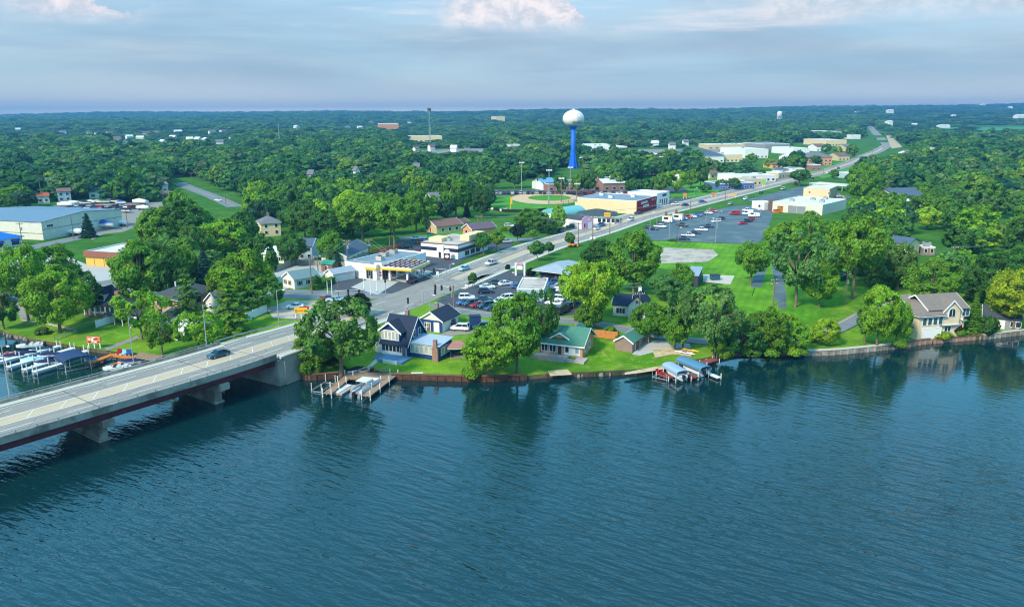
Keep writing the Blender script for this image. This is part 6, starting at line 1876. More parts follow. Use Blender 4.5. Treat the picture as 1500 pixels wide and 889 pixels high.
def cabin(mb, x0, x1, r0, r1, zb, zr, w, wr, m=0):
 vs = [(x0, -w, zb), (x1, -w, zb), (x1, w, zb), (x0, w, zb), (r0, -wr, zr), (r1, -wr, zr), (r1, wr, zr), (r0, wr, zr)]
 return mb.add(vs, [(3, 2, 1, 0), (4, 5, 6, 7), (0, 1, 5, 4), (1, 2, 6, 5), (2, 3, 7, 6), (3, 0, 4, 7)], m)
def wheelmesh(r=.34, w=.24):
 mb = MB().tube([(0, -w / 2, 0), (0, w / 2, 0)], r, 14, 0).tube([(0, -w / 2 - .01, 0), (0, w / 2 + .01, 0)], r * .58, 10, 1)
 return mb.mesh('wheel', [RUBBER, STEEL])
def build_cars():
 spec = {
  'sedan': dict(L=4.7, st=[(-2.35, .78, .32, .78), (-2.2, .88, .24, .94), (-1.3, .91, .2, .98), (.7, .91, .2, .96), (1.3, .9, .2, .9), (2.15, .85, .24, .78), (2.35, .7, .34, .62)],
                      cab=(-1.75, 1.05, -1.05, .25, .95, 1.44, .84, .66), r=.33),
  'suv': dict(L=4.7, st=[(-2.3, .84, .38, .98), (-2.2, .92, .3, 1.08), (-1.2, .95, .26, 1.1), (.8, .95, .26, 1.1), (1.35, .94, .26, 1.06), (2.15, .88, .3, .94), (2.3, .76, .4, .76)],
     cab=(-2.18, 1.15, -1.9, .45, 1.08, 1.72, .88, .74), r=.37),
  'pickup': dict(L=5.6, st=[(-2.8, .9, .5, 1.02), (-.75, .97, .4, 1.06), (.0, .97, .38, 1.1), (1.5, .97, .38, 1.12), (2.0, .95, .38, 1.08), (2.7, .92, .42, .98), (2.82, .82, .48, .84)],
                       cab=(-.75, 1.5, -.6, .85, 1.1, 1.82, .9, .76), r=.4),
  'van': dict(L=5.4, st=[(-2.7, .92, .36, 1.2), (-2.6, .97, .3, 1.3), (.9, .98, .3, 1.3), (1.6, .97, .3, 1.2), (2.5, .9, .34, 1.0), (2.7, .78, .42, .8)],
     cab=(-2.62, 1.9, -2.5, 1.15, 1.28, 2.1, .94, .84), r=.36),
 }
 for k, s in spec.items():
  body = loft(s['st'])
  c = s['cab']
  z0 = c[5] - .06
  if k == 'pickup':
   bed = MB()
   bed.box(-2.72, -.86, -.78, .78, 1.0, 1.075)
   CARS['bed'] = bed.mesh('bed', DARK)
  g = cabin(MB(), *c)
  roof = MB().add([(c[2] - .05, -c[7] - .03, z0), (c[3] + .05, -c[7] - .03, z0), (c[3] + .05, c[7] + .03, z0), (c[2] - .05, c[7] + .03, z0),
                         (c[2] + .1, -c[7] + .08, c[5] + .05), (c[3] - .1, -c[7] + .08, c[5] + .05), (c[3] - .1, c[7] - .08, c[5] + .05), (c[2] + .1, c[7] - .08, c[5] + .05)],
      [(3, 2, 1, 0), (4, 5, 6, 7), (0, 1, 5, 4), (1, 2, 6, 5), (2, 3, 7, 6), (3, 0, 4, 7)])
  # pillars
  for sgn in (-1, 1):
   for xb, xr in ((c[0], c[2]), (c[1], c[3]), ((c[0] + c[1]) / 2 - .1, (c[2] + c[3]) / 2 - .05)):
    roof.tube([(xb, sgn * (c[6] + .005), c[4]), (xr, sgn * (c[7] + .012), c[5] - .02)], .05, 4)
  if k == 'van':
   body.box(-2.6, .2, -.955, .955, 1.25, 2.06)
  a, b = s['st'][0], s['st'][-1]
  CARS[k] = dict(body=body.mesh('body', PAINTC), windows=g.mesh('windows', CGLASS), roof=roof.mesh('roof', PAINTC), L=s['L'], r=s['r'],
                       head=MB().box(b[0] - .16, b[0] + .02, -.12, .12, b[3] - .16, b[3] - .01).mesh('headlight', LAMPW),
                       tail=MB().box(a[0] - .02, a[0] + .1, -.14, .14, a[3] - .22, a[3] - .04).mesh('taillight', LAMPR), hw=b[1] * .78)
  CARS[k]['wheel'] = wheelmesh(s['r'])
build_cars()
CC = dict(white=S(228, 230, 232), silver=S(176, 182, 188), grey=S(108, 114, 120), black=S(24, 25, 28), navy=S(28, 38, 74), blue=S(40, 84, 150), teal=S(26, 66, 82), red=S(160, 24, 38), maroon=S(92, 24, 36),
          paleblue=S(150, 190, 210), green=S(40, 90, 60), tan=S(170, 150, 120), yellow=S(230, 190, 40))
def car(kind, p, head, color, label, group=None, name=None):
 s = CARS[kind]
 t = thing(name or {'sedan': 'parked_car', 'suv': 'parked_car', 'pickup': 'pickup_truck', 'van': 'van'}[kind], label, {'pickup': 'pickup truck', 'van': 'van'}.get(kind, 'car'), (p[0], p[1], p[2] + .02), math.radians(head), group)
 c = CC[color]
 link('body', s['body'], t, color=c)
 link('windows', s['windows'], t)
 link('roof', s['roof'], t, color=c)
 for x in (-s['L'] * .3, s['L'] * .3):
  for y in (-.78, .78):
   link('wheel', s['wheel'], t, (x, y, s['r']))
 for y in (-1, 1):
  link('headlight', s['head'], t, (0, y * s['hw'], 0))
  link('taillight', s['tail'], t, (0, y * s['hw'] * .95, 0))
 if kind == 'pickup':
  link('bed', CARS['bed'], t)
 return t
def car_px(kind, px, py, head, color, label, group=None, name=None, dz=0.08):
 return car(kind, gp(px, py + 2, dz), head, color, label, group, name)
RD = 56
CARLIST = [
 # front row of the car park at the crossing
 ('sedan', 681, 444, 212, 'blue', 'blue car at the left end of the front row in the crossing car park'),
 ('suv', 690, 446, 212, 'teal', 'dark teal car second from the left in the front row of the crossing car park'),
 ('sedan', 701, 447.5, 212, 'red', 'red car in the middle of the front row of the crossing car park'),
 ('suv', 712, 449, 212, 'teal', 'dark teal car right of the red one, front row of crossing car park'),
 ('sedan', 722, 452, 212, 'teal', 'dark car at the right end of the front row, half behind the tree'),
 ('suv', 684, 437, 5, 'white', 'white car behind the blue one in the crossing car park'),
 ('sedan', 709, 439, 5, 'teal', 'dark car behind the red one in the crossing car park'),
 ('sedan', 731, 443, 205, 'white', 'white car right of the front row beside the bushy tree'),
 ('suv', 741, 438, 205, 'white', 'white car in the second row by the beige roofed office'),
 ('suv', 711, 428, 10, 'navy', 'dark blue car alone beside the grass strip of the crossing car park'),
 ('sedan', 714, 421, 10, 'white', 'white car just behind the dark blue one beside the grass strip'),
 ('sedan', 726, 414, 10, 'black', 'black car at the back left of the crossing car park'),
 ('sedan', 741, 416, 30, 'white', 'white car at the back of the crossing car park'),
 ('sedan', 758, 419, 35, 'blue', 'blue car with red tail beside the beige roofed office'),
 # behind the beige roofed office
 ('suv', 813, 415, 200, 'blue', 'blue and white car nearest the metal roofed bank'),
 ('suv', 817, 422, 170, 'white', 'white sports utility car behind the beige roofed office'),
 ('sedan', 826, 426, 170, 'white', 'white saloon right of the white utility car behind the office'),
 ('sedan', 834, 427, 170, 'white', 'white car half under the yellow green tree'),
 ('suv', 815, 439, 160, 'white', 'large white car in the middle of the rear car park'),
 ('sedan', 811, 445, 160, 'white', 'low white car with blue hood beside the office side wall'),
 ('suv', 841, 443, 60, 'blue', 'bright blue car under the tree in the rear car park'),
 ('suv', 834, 450, 60, 'navy', 'navy car next to the bright blue one in the rear car park'),
 ('van', 823, 457, 60, 'black', 'black van nearest the lake road in the rear car park'),
 # on the roads
 ('sedan', 680, 394, RD + 180, 'paleblue', 'pale blue car driving on the main road past the filling station'),
 ('pickup', 720, 386, RD + 180, 'white', 'white pickup driving on the main road past the white restaurant'),
 ('sedan', 874, 335, RD + 180, 'white', 'white saloon driving on the main road near the pink front'),
 ('pickup', 881, 330, RD + 180, 'blue', 'blue pickup following the white saloon on the main road'),
 ('suv', 924, 322, RD + 180, 'white', 'white car driving on the main road in front of the red brick hall'),
 ('sedan', 1114, 282, RD + 180, 'black', 'black car on the far stretch of the main road'),
 ('pickup', 1147, 276, RD, 'white', 'white pickup on the far stretch of the main road near the round tree'),
 ('sedan', 1029, 295, 10, 'blue', 'blue car turning into the side road by the long car park'),
 ('sedan', 480, 438, 175, 'maroon', 'dark red car waiting on the side street at the traffic lights'),
 ('sedan', 490, 440, 175, 'paleblue', 'pale blue car behind the dark red one at the traffic lights'),
 ('sedan', 320, 293, 330, 'white', 'white car on the road leading off on the left'),
 # scattered
 ('suv', 674, 482, 170, 'white', 'white car on the drive beside the navy garage'),
 ('suv', 706, 480, 190, 'green', 'dark green car on the drive, half hidden by the bushy tree'),
 ('suv', 662, 474, 100, 'black', 'black car against the white side wall of the navy garage'),
 ('sedan', 432, 450, 190, 'white', 'white car beside the white vinyl fence'),
 ('sedan', 21, 441, 20, 'navy', 'dark blue car on the grey driveway at the left edge'),
 ('sedan', 742, 354, 20, 'silver', 'silver blue car in the small lot right of the white restaurant'),
 ('suv', 746, 331, 10, 'white', 'white car on the grass drive by the bright hedge bush'),
 ('sedan', 661, 331, 70, 'navy', 'dark blue car beside the tan house'),
 ('pickup', 605, 412, 70, 'navy', 'navy pickup beside the right hand canopy columns'),
 ('sedan', 565, 370, 20, 'red', 'red car behind the filling station shop'),
 ('suv', 595, 362, 10, 'black', 'black car in the lot left of the white restaurant'),
 ('sedan', 614, 369, 60, 'red', 'red car at the left wall of the white restaurant'),
 ('sedan', 610, 349, 10, 'white', 'white car in the back lot of the white restaurant beside the side street'),
 ('sedan', 617, 355, 10, 'maroon', 'dark red car in the back lot of the white restaurant'),
 ('suv', 624, 353, 10, 'white', 'second white car in the back lot of the white restaurant, by the green bin'),
 ('pickup', 838, 332, 180, 'black', 'black pickup in front of the white flank of the pink fronted shop'),
 ('suv', 822, 338, 60, 'navy', 'dark car by the bush left of the pink fronted shop'),
 ('sedan', 935, 312, 30, 'teal', 'teal car at the corner of the red brick hall'),
 ('pickup', 990, 299, 200, 'white', 'white pickup with raised bed outside the white fronted store'),
 ('sedan', 1003, 300, 200, 'navy', 'navy car right of the white pickup outside the white fronted store'),
 # big blue grey car park
 ('sedan', 950, 333, 330, 'black', 'black car at the left corner of the big blue grey car park'),
 ('sedan', 957, 335, 330, 'navy', 'navy car at the left corner of the big blue grey car park'),
 ('pickup', 967, 332, 330, 'white', 'white pickup behind the navy car in the big blue grey car park'),
 ('sedan', 968, 327, 330, 'black', 'black car beside the two kiosks of the big car park'),
 ('pickup', 999, 330, 330, 'black', 'black pickup with empty bed right of the kiosks'),
 ('suv', 1000, 320, 330, 'paleblue', 'pale blue car in the back row of the big car park, first from the left'),
 ('suv', 1008, 318, 330, 'red', 'red car in the back row of the big car park'),
 ('sedan', 1014, 317, 330, 'white', 'white car right of the red one in the back row'),
 ('pickup', 1021, 315, 330, 'blue', 'blue pickup in the back row of the big car park'),
 ('suv', 1028, 313, 330, 'teal', 'dark teal car in the back row of the big car park'),
 ('pickup', 1036, 312, 330, 'white', 'white pickup with black bed at the right end of the back row'),
 ('suv', 1046, 309, 330, 'red', 'red car alone at the road edge of the big car park'),
 ('van', 1076, 313, 180, 'red', 'red van near the top of the big car park'),
 ('pickup', 1095, 308, 170, 'white', 'white pickup next to the red van'),
 ('van', 1095, 313, 170, 'white', 'white van behind the red van'),
 ('van', 1104, 316, 170, 'white', 'tall white van at the right edge of the big car park'),
 ('suv', 1100, 321, 200, 'red', 'red car below the white vans'),
 ('pickup', 1094, 324, 200, 'navy', 'navy pickup between the two red cars'),
 ('sedan', 1087, 327, 200, 'red', 'red car nearest the viewer below the white vans'),
 ('sedan', 1055, 320, 200, 'navy', 'navy car in the middle of the big car park'),
 ('sedan', 1049, 324, 200, 'white', 'white car beside the navy one in the middle of the big car park'),
 ('pickup', 1000, 350, 345, 'navy', 'navy pickup nearest the grass in the slanting row'),
 ('pickup', 1008, 345, 345, 'white', 'white pickup second from the grass in the slanting row'),
 ('sedan', 1018, 341, 345, 'navy', 'navy car in the middle of the slanting row'),
 ('pickup', 1027, 337, 345, 'white', 'white pickup beyond the navy car in the slanting row'),
 ('pickup', 1036, 332, 345, 'navy', 'navy pickup at the far end of the slanting row'),
 ('suv', 122, 310, 10, 'white', 'white car among the boats at the warehouse'),
 ('suv', 133, 310, 70, 'black', 'black car left in the boat yard row'),
 ('pickup', 150, 310, 160, 'black', 'black pickup in the boat yard row'),
 ('suv', 169, 311, 40, 'black', 'black high car in the boat yard row'),
 ('sedan', 80, 306, 10, 'maroon', 'dark maroon car at the back of the boat yard'),
 ('sedan', 1196, 284, 20, 'navy', 'navy car under the left part of the long carport'),
 ('sedan', 1212, 285, 20, 'navy', 'second navy car under the long carport'),
 ('sedan', 1230, 287, 20, 'white', 'white car right of the long carport'),
 ('sedan', 1240, 289, 20, 'silver', 'silver car at the right end of the long carport'),
]
for k, px, py, hd, colr, lab in CARLIST:
 car_px(k, px, py, hd, colr, lab, name='driving_car' if 'driving' in lab and k in ('sedan', 'suv') else None)
for i, (px, py) in enumerate(((1070, 298), (1092, 291), (1165, 268), (1190, 261), (1212, 253), (1228, 246), (1262, 232), (1290, 214), (1282, 202))):
 car_px(('sedan', 'suv', 'pickup')[i % 3], px, py, RD + 180 * (i % 2), ('silver', 'white', 'red', 'black', 'white', 'blue', 'grey', 'white', 'black')[i], f'{("silver", "white", "red", "black", "white", "blue", "grey", "white", "black")[i]} vehicle on the far main road, {("level with the white kiosk", "beyond the white kiosk", "just before the round tree", "just past the round tree", "approaching the bend", "in the bend", "past the bend", "on the long far straight", "farthest of all on the straight")[i]}', name='driving_car')
bp = G(320, 522.5, 6.0)
car('sedan', (bp.x, bp.y, 6.0), math.degrees(math.atan2(.8, .6)) + 180, 'teal', 'dark teal car driving alone on the bridge', name='driving_car')
rc = random.Random(11)
for i in range(34):
 px = 727 + i * 5.9
 cw = rc.choice(('white', 'black', 'navy', 'silver', 'red', 'grey', 'blue', 'white', 'black'))
 car_px(rc.choice(('sedan', 'suv', 'suv', 'pickup')), px, 282.5 + rc.uniform(-.4, .4), 88 + rc.uniform(-4, 4), cw,
           None, 'cars in the row behind the ball field')['label'] = f'{cw} vehicle parked in the long row behind the ball field'
for i in range(22):
 px = 722 + i * 6.0 + rc.uniform(-1, 1)
 car_px(rc.choice(('sedan', 'suv')), px - 100 + 60 * (i % 2), 226 + rc.uniform(-3, 3), rc.uniform(0, 180), rc.choice(('white', 'silver', 'white', 'red', 'navy')), 'vehicle parked on the far lot left of the water tower', 'vehicles on the far lot left of the water tower')
# ------------------------------------------------------------------ boats
BOATW = mat('boat_gelcoat', S(226, 226, 224), .3, .03, spec=.5)
COVER = mat('boat_cover', (.5, .5, .5), .8, .08, objcol=True)
ALU = mat('aluminium', S(186, 190, 194), .35, .06, metal=.6)
def hullmesh(L=6.0, W=1.15, H=.95):
 mb = MB()
 st_ = [(-L / 2, W * .92, 0.0), (-L * .2, W, 0.0), (L * .15, W, .02), (L * .35, W * .72, .1), (L * .46, W * .3, .25), (L / 2, .03, .42)]
 for x, w, zb in st_:
  for y, z in ((-w, H), (-w * .93, H * .45), (-w * .3, zb), (w * .3, zb), (w * .93, H * .45), (w, H)):
   mb.v.append((x, y, z + (.12 if x > L * .3 else 0) * (z / H)))
 for i in range(len(st_) - 1):
  for k in range(5):
   mb.f.append((i * 6 + k, (i + 1) * 6 + k, (i + 1) * 6 + k + 1, i * 6 + k + 1))
  mb.f.append((i * 6 + 5, (i + 1) * 6 + 5, (i + 1) * 6, i * 6))
 mb.f += [(0, 1, 2, 3, 4, 5)]
 mb.m = [0] * len(mb.f)
 return mb.mesh('hull', BOATW)
def covermesh(L=6.0, W=1.17, H=.96):
 mb = MB()
 st_ = [(-L / 2, W * .9, .1), (-L * .3, W, .5), (0, W, .78), (L * .15, W, .7), (L * .33, W * .75, .34), (L * .5, .05, .16)]
 for x, w, h in st_:
  for y, z in ((-w, H - .12), (-w * .75, H + h * .45), (0, H + h), (w * .75, H + h * .45), (w, H - .12)):
   mb.v.append((x, y, z + (.1 if x > L * .3 else 0)))
 for i in range(len(st_) - 1):
  for k in range(4):
   mb.f.append((i * 5 + k, (i + 1) * 5 + k, (i + 1) * 5 + k + 1, i * 5 + k + 1))
 mb.f += [(0, 1, 2, 3, 4)]
 mb.m = [0] * len(mb.f)
 return mb.mesh('cover', COVER, True)
HULL, CVR = hullmesh(), covermesh()
WSHIELD = MB().add([(.2, -.85, 1.0), (.9, -.5, 1.0), (.9, .5, 1.0), (.2, .85, 1.0), (.0, -.8, 1.5), (.62, -.42, 1.45), (.62, .42, 1.45), (.0, .8, 1.5)], [(0, 1, 5, 4), (1, 2, 6, 5), (2, 3, 7, 6)]).mesh('windscreen', CGLASS)
SEATS = MB().box(-2.2, -1.4, -.8, .8, .8, 1.2).box(-.7, -.1, .2, .8, .8, 1.3).box(-.7, -.1, -.8, -.2, .8, 1.3).mesh('seats', mat('boat_seat', S(186, 70, 54), .8, .1))
SEATW = MB().box(-2.2, -1.4, -.8, .8, .8, 1.2).box(-.7, -.1, .2, .8, .8, 1.3).box(-.7, -.1, -.8, -.2, .8, 1.3).mesh('seats', mat('boat_seat_white', S(206, 206, 204), .8, .1))
MOTOR = MB().box(-3.6, -3.0, -.22, .22, .5, 1.25).box(-3.5, -3.2, -.08, .08, -.5, .5).mesh('outboard_motor', DARK)
TRAILER = MB().box(-2.6, 3.4, -.06, .06, .38, .5).box(-1.4, -1.2, -1.1, 1.1, .36, .48).box(-1.5, -1.0, -1.16, -.96, 0, .55).box(-1.5, -1.0, .96, 1.16, 0, .55).mesh('trailer', DARK)
def boat(kind, p, head, label, color=None, scale=1.0, group=None, trailer=False):
 dz = .5 if trailer else -.28
 t = thing({'open': 'motor_boat', 'covered': 'covered_boat'}[kind], label, 'boat', (p[0], p[1], p[2] + dz * scale), math.radians(head), group)
 t.scale = (scale,) * 3
 link('hull', HULL, t)
 if kind == 'covered':
  link('cover', CVR, t, color=color)
 else:
  link('windscreen', WSHIELD, t)
  link('seats', SEATS if color == 'red' else SEATW, t)
  link('outboard_motor', MOTOR, t)
 if trailer:
  link('trailer', TRAILER, t, (0, 0, -.5))
 return t
YARD = [(96, 304, 'white', 'big white shrink wrapped boat at the back left of the boat yard', 1.5), (107, 300, 'white', 'white wrapped boat at the back of the boat yard, behind the big one', 1.1), (125, 300, 'navy', 'navy covered boat at the left of the back row in the boat yard', 1.1),
  (133, 299, 'white', 'white covered boat second in the back row of the boat yard', 1.1), (143, 298.5, 'tan', 'tan covered boat in the back row of the boat yard', 1.1), (152, 298.5, 'green', 'green covered boat in the back row of the boat yard', 1.2),
  (160, 298, 'grey', 'grey covered boat right of the green one in the boat yard', 1.2), (168, 298, 'black', 'black covered boat in the back row of the boat yard', 1.3), (178, 300, 'blue', 'blue and white boat at the right of the back row', 1.2),
  (205, 300, 'white', 'long white boat near the right edge of the boat yard', 1.6), (210, 308, 'white', 'white boat with red stripe at the right edge of the boat yard', 1.3), (106, 310, 'grey', 'grey boat behind the warehouse corner', 1.1),
  (155, 320, 'white', 'crumpled white tarpaulin over a boat in mid yard', 1.7), (149, 328, 'blue', 'blue and red covered boat above the big blue one', 1.6), (151, 336, 'blue', 'largest blue covered boat beside the blue spruce', 2.0),
  (176, 331, 'white', 'white boat standing alone in the boat yard', 1.3), (114, 345, 'white', 'white wrapped boat beside the warehouse wall', 1.4), (184, 312, 'black', 'dark boat at the right of the middle row', 1.2),
  (141, 309, 'navy', 'navy boat in the middle row of the boat yard', 1.1), (160, 310, 'black', 'black covered boat in the middle row of the boat yard', 1.1)]
for px, py, c, lab, s in YARD:
 boat('covered', gp(px, py), rc.uniform(-25, 25) + (180 if rc.random() < .4 else 0), lab, CC[c], s, trailer=True)
for i in range(12):
 cw = ('black', 'white', 'navy', 'silver', 'black', 'red', 'white', 'grey', 'black', 'blue', 'white', 'maroon')[i]
 car_px(('suv', 'pickup', 'van')[i % 3], 104 + i * 8.2, 303.5 + (i % 2) * 1.2, rc.uniform(0, 180), cw, f'{cw} vehicle, {"first second third fourth fifth sixth seventh eighth ninth tenth eleventh twelfth".split()[i]} from the left in the rear vehicle row of the boat yard', 'vehicles in the rear row of the boat yard')
# ------------------------------------------------------------------ docks
def plank_run(t, a, b, w, z, m, name='deck', every=.3, kind=True):
 """a straight dock run: stringers with separate cross planks"""
 a, b = Vector((a.x, a.y)), Vector((b.x, b.y))
 d = (b - a)
 L = d.length
 M = Matrix.Translation((a.x, a.y, 0)) @ Matrix.Rotation(math.atan2(d.y, d.x), 4, 'Z')
 st_ = MB().box(0, L, -w / 2, -w / 2 + .1, z - .28, z - .04, M=M).box(0, L, w / 2 - .1, w / 2, z - .28, z - .04, M=M).box(0, L, -.05, .05, z - .28, z - .04, M=M)
 o = st_.build(name, m, t, kind='stuff')
 mb = MB()
 n = int(L / every)
 for i in range(n):
  mb.box(i * every, (i + .9) * every, -w / 2 - .04, w / 2 + .04, z - .038, z + rc.uniform(-.006, .01), M=M)
 mb.build('planks', m, o, kind='stuff')
 return M, L
def posts(t, M, L, w, z0, z1, every, m, rad=.1, sides=(-1, 1)):
 n = max(1, int(L / every))
 for i in range(n + 1):
  for s in sides:
   p = M @ Vector((min(L, .3 + i * (L - .6) / n), s * (w / 2 + rad), 0))
   MB().tube([(p.x, p.y, z0), (p.x, p.y, z1)], rad, 8).build('post', m, t)
WPOST = mat('white_dock_post', S(222, 220, 214), .7, .08)
WDECK = mat('white_dock_deck', S(214, 214, 212), .6, .08, 1.0)
# marina fingers
FING = [((-8, 531), (88, 506), 'first white finger dock from the far side of the marina'), ((11, 537), (108, 509), 'second and longest white finger dock of the marina'),
  ((34, 541), (128, 513), 'third white finger dock, running in under the navy canopy'), ((49, 544), (94, 531), 'short white finger dock nearest the bridge')]
for a, b_, lab in FING:
 a, b2 = G(*a, .75), G(*b_, .75)
 t = thing('finger_dock', lab, 'dock', (0, 0, 0), group='white finger docks of the marina')
 d = b2 - a
 M = Matrix.Translation((a.x, a.y, 0)) @ Matrix.Rotation(math.atan2(d.y, d.x), 4, 'Z')
 L = Vector((d.x, d.y)).length
 MB().box(0, L, -.65, .65, .62, .78, M=M).build('deck', WDECK, t)
 MB().tube([M @ Vector((-.2, 0, .15)), M @ Vector((L, 0, .15))], .42, 10).build('float', ALU, t)
 MB().box(0, L, -.7, -.651, .5, .77, M=M).box(0, L, .651, .7, .5, .77, M=M).build('edge_board', WDECK, t, kind='stuff')
 posts(t, M, L, 1.3, -1, 2.0, 4.6, WPOST, .11)
def canopy_boatlift(name, label, corners, z, col, rise, boatcol=None, blabel=None, roundtop=False, end=None):
 """boat lift: four posts, cradle beams and a fabric canopy; corners are photo points of the canopy eaves"""
 P = [G(a, b, z) for a, b in corners]
 c = sum(P, Vector()) / 4
 ax = ((P[1] - P[0]) + (P[2] - P[3]))
 rot = math.atan2(ax.y, ax.x)
 R = Matrix.Rotation(-rot, 4, 'Z')
 Q = [R @ (p - c) for p in P]
 L = (abs(Q[0].x) + abs(Q[1].x) + abs(Q[2].x) + abs(Q[3].x)) / 2
 W = (abs(Q[0].y) + abs(Q[1].y) + abs(Q[2].y) + abs(Q[3].y)) / 2
 t = thing(name, label, 'boat lift', (c.x, c.y, 0), rot)
 prof = [(-W / 2, z - .55), (-W / 2, z)] + [(W / 2 * math.sin(u), z + rise * math.cos(u)) for u in np.linspace(-1.1, 1.1, 7)] + [(W / 2, z), (W / 2, z - .55)]
 inner = [(y * .985, zz - .05) for y, zz in reversed(prof)]
 MB().extr(prof + inner, 'x', -L / 2, L / 2).build('canopy', mat(*col), t)
 for x in (-L * .42, L * .42):
  for y in (-W * .46, W * .46):
   MB().tube([(x, y, -1), (x, y, z - .1)], .07, 6).build('post', WPOST, t)
 for y in (-W * .46, W * .46):
  MB().tube([(-L * .45, y, z - .12), (L * .45, y, z - .12)], .05, 6).build('rail', ALU, t)
 for x in (-L * .25, L * .25):
  MB().box(x - .1, x + .1, -W * .46, W * .46, .2, .38).build('cradle_beam', ALU, t)
 if blabel:
  boat('open', Vector((c.x, c.y, .75)), math.degrees(rot) + 180, blabel, boatcol, 1.05)
 return t
canopy_boatlift('canopy_boat_lift', 'boat lift with navy and grey canopy in the marina', [(82, 523), (97, 533), (131, 520), (114, 512)][::1], 2.9, ('navy_canopy', S(40, 62, 98), .8, .08), .6)
canopy_boatlift('canopy_boat_lift', 'boat lift with pale blue rounded canopy, left of the pair at the lawn', [(972, 534), (993, 548), (1008, 543), (985, 531)], 2.25, ('pale_blue_canopy', S(146, 172, 200), .6, .06), .4, None, 'boat under the pale blue canopy')
canopy_boatlift('canopy_boat_lift', 'boat lift with long steel blue canopy, right of the pair at the lawn', [(990, 525), (1027, 541), (1042, 537), (1006, 523)], 2.5, ('steel_blue_canopy', S(84, 128, 156), .7, .06), .35, 'red', 'white boat with red seats under the steel blue canopy')
for (px, py, h, lab, c) in [(18, 524, 200, 'navy covered boat between the first two finger docks, outermost', 'navy'), (36, 520, 200, 'navy covered boat between the first two finger docks', 'navy'), (60, 514, 200, 'teal covered boat near the shore end of the first fingers', 'teal'),
       (48, 529, 200, 'pale blue covered boat between second and third finger docks', 'paleblue'), (72, 522, 200, 'navy covered boat between second and third finger docks near the shore', 'navy'), (68, 533, 200, 'navy covered boat between the last two finger docks', 'navy')]:
 boat('covered', G(px, py, .3), h, lab, CC[c], .8, 'covered boats in the marina')
for (px, py, lab) in [(8, 522, 'open motor boat with red seats at the far left of the marina'), (44, 508, 'open white motor boat outside the first finger dock')]:
 boat('open', G(px, py, .3), 200, lab, 'red' if px < 20 else None, .95)
boat('covered', G(135, 528, .3), 200, 'small blue covered boat beside the orange dock', CC['blue'], .5)
boat('open', G(172, 541, .3), 195, 'white and blue speedboat under the lamp post at the bridge', None, .95)
boat('covered', G(190, 532, .3), 195, 'navy covered boat behind the speedboat at the bridge', CC['navy'], .8)
ORANGE = mat('orange_stained_wood', S(204, 122, 50), .8, .18, 1.2)
t = thing('timber_dock', 'orange stained timber dock with two arms beside the bridge', 'dock', (0, 0, 0))
for a, b_, w in (((130, 532), (167, 518), 1.3), ((158, 538), (214, 516), 1.3), ((166, 520), (198, 524), 1.3)):
 M, L = plank_run(t, G(*a, .8), G(*b_, .8), w, .8 + w * .004 * (1 + a[0] % 3), ORANGE)
 posts(t, M, L, w, -1, 1.2, 4.0, ORANGE, .09)
t = thing('timber_platform', 'brown plank platform at the water between orange dock and bridge', 'dock', (0, 0, 0))
plank_run(t, G(200, 519, .9), G(236, 524, .9), 3.4, .9, PLANK)
for px, py, c, lab in ((174, 519, 'red', 'red deck chair on the orange dock'), (181, 520, 'paleblue', 'pale blue deck chair on the orange dock'), (188, 520, 'blue', 'blue deck chair on the orange dock')):
 p = G(px, py, .85)
 ch = thing('deck_chair', lab, 'chair', p, rc.uniform(-.5, .5))
 m_ = mat('chair_' + c, CC[c], .7, .05)
 MB().box(-.5, .5, -.45, .45, .3, .45).build('seat', m_, ch)
 MB().box(-.5, .5, .4, .55, .45, 1.2).build('backrest', m_, ch)
 for x in (-.42, .42):
  for y in (-.4, .4):
   MB().box(x - .05, x + .05, y - .05, y + .05, 0, .3).build('leg', WHITE, ch)
# dock at the willow, with the pontoon boat
t = thing('timber_dock', 'weathered plank dock with shore deck below the large willow', 'dock', (0, 0, 0))
for a, b_, w, z in (((512, 549), (478, 577), 1.6, .86), ((578, 547), (535, 580), 1.6, .86), ((506, 549), (576, 551), 4.2, .9)):
 M, L = plank_run(t, G(*a, z), G(*b_, z), w, z, PLANK)
 if w < 2:
  posts(t, M, L, w, -1.5, 1.9, 3.6, WPOST, .11)
for (a, b_, lab) in (((463, 573), (485, 559), 'empty boat lift cradle left of the plank dock below the willow'), ((492, 576), (514, 563), 'low jet ski float between the two arms of the plank dock')):
 a, b2 = G(*a, .4), G(*b_, .4)
 d = b2 - a
 M = Matrix.Translation((a.x, a.y, 0)) @ Matrix.Rotation(math.atan2(d.y, d.x), 4, 'Z')
 L = Vector((d.x, d.y)).length
 if 'cradle' in lab:
  t2 = thing('boat_lift', lab, 'boat lift', (0, 0, 0))
  for y in (-1.1, 1.1):
   MB().box(0, L, y - .1, y + .1, .3, .5, M=M).build('bunk', ALU, t2)
   for x in (.2, L - .2):
    q = M @ Vector((x, y, 0))
    MB().tube([(q.x, q.y, -1), (q.x, q.y, 2.0)], .08, 6).build('post', WPOST, t2)
  for x in (.3, L - .3):
   MB().box(x - .08, x + .08, -1.1, 1.1, .1, .28, M=M).build('cross_beam', ALU, t2)
 else:
  t2 = thing('jet_ski_float', lab, 'float', (0, 0, 0))
  MB().box(0, L, -1.3, 1.3, .05, .4, M=M).build('float', DECKW, t2)
  MB().box(.4, L - .4, -.5, .5, .401, .55, M=M).build('cradle', WDECK, t2)
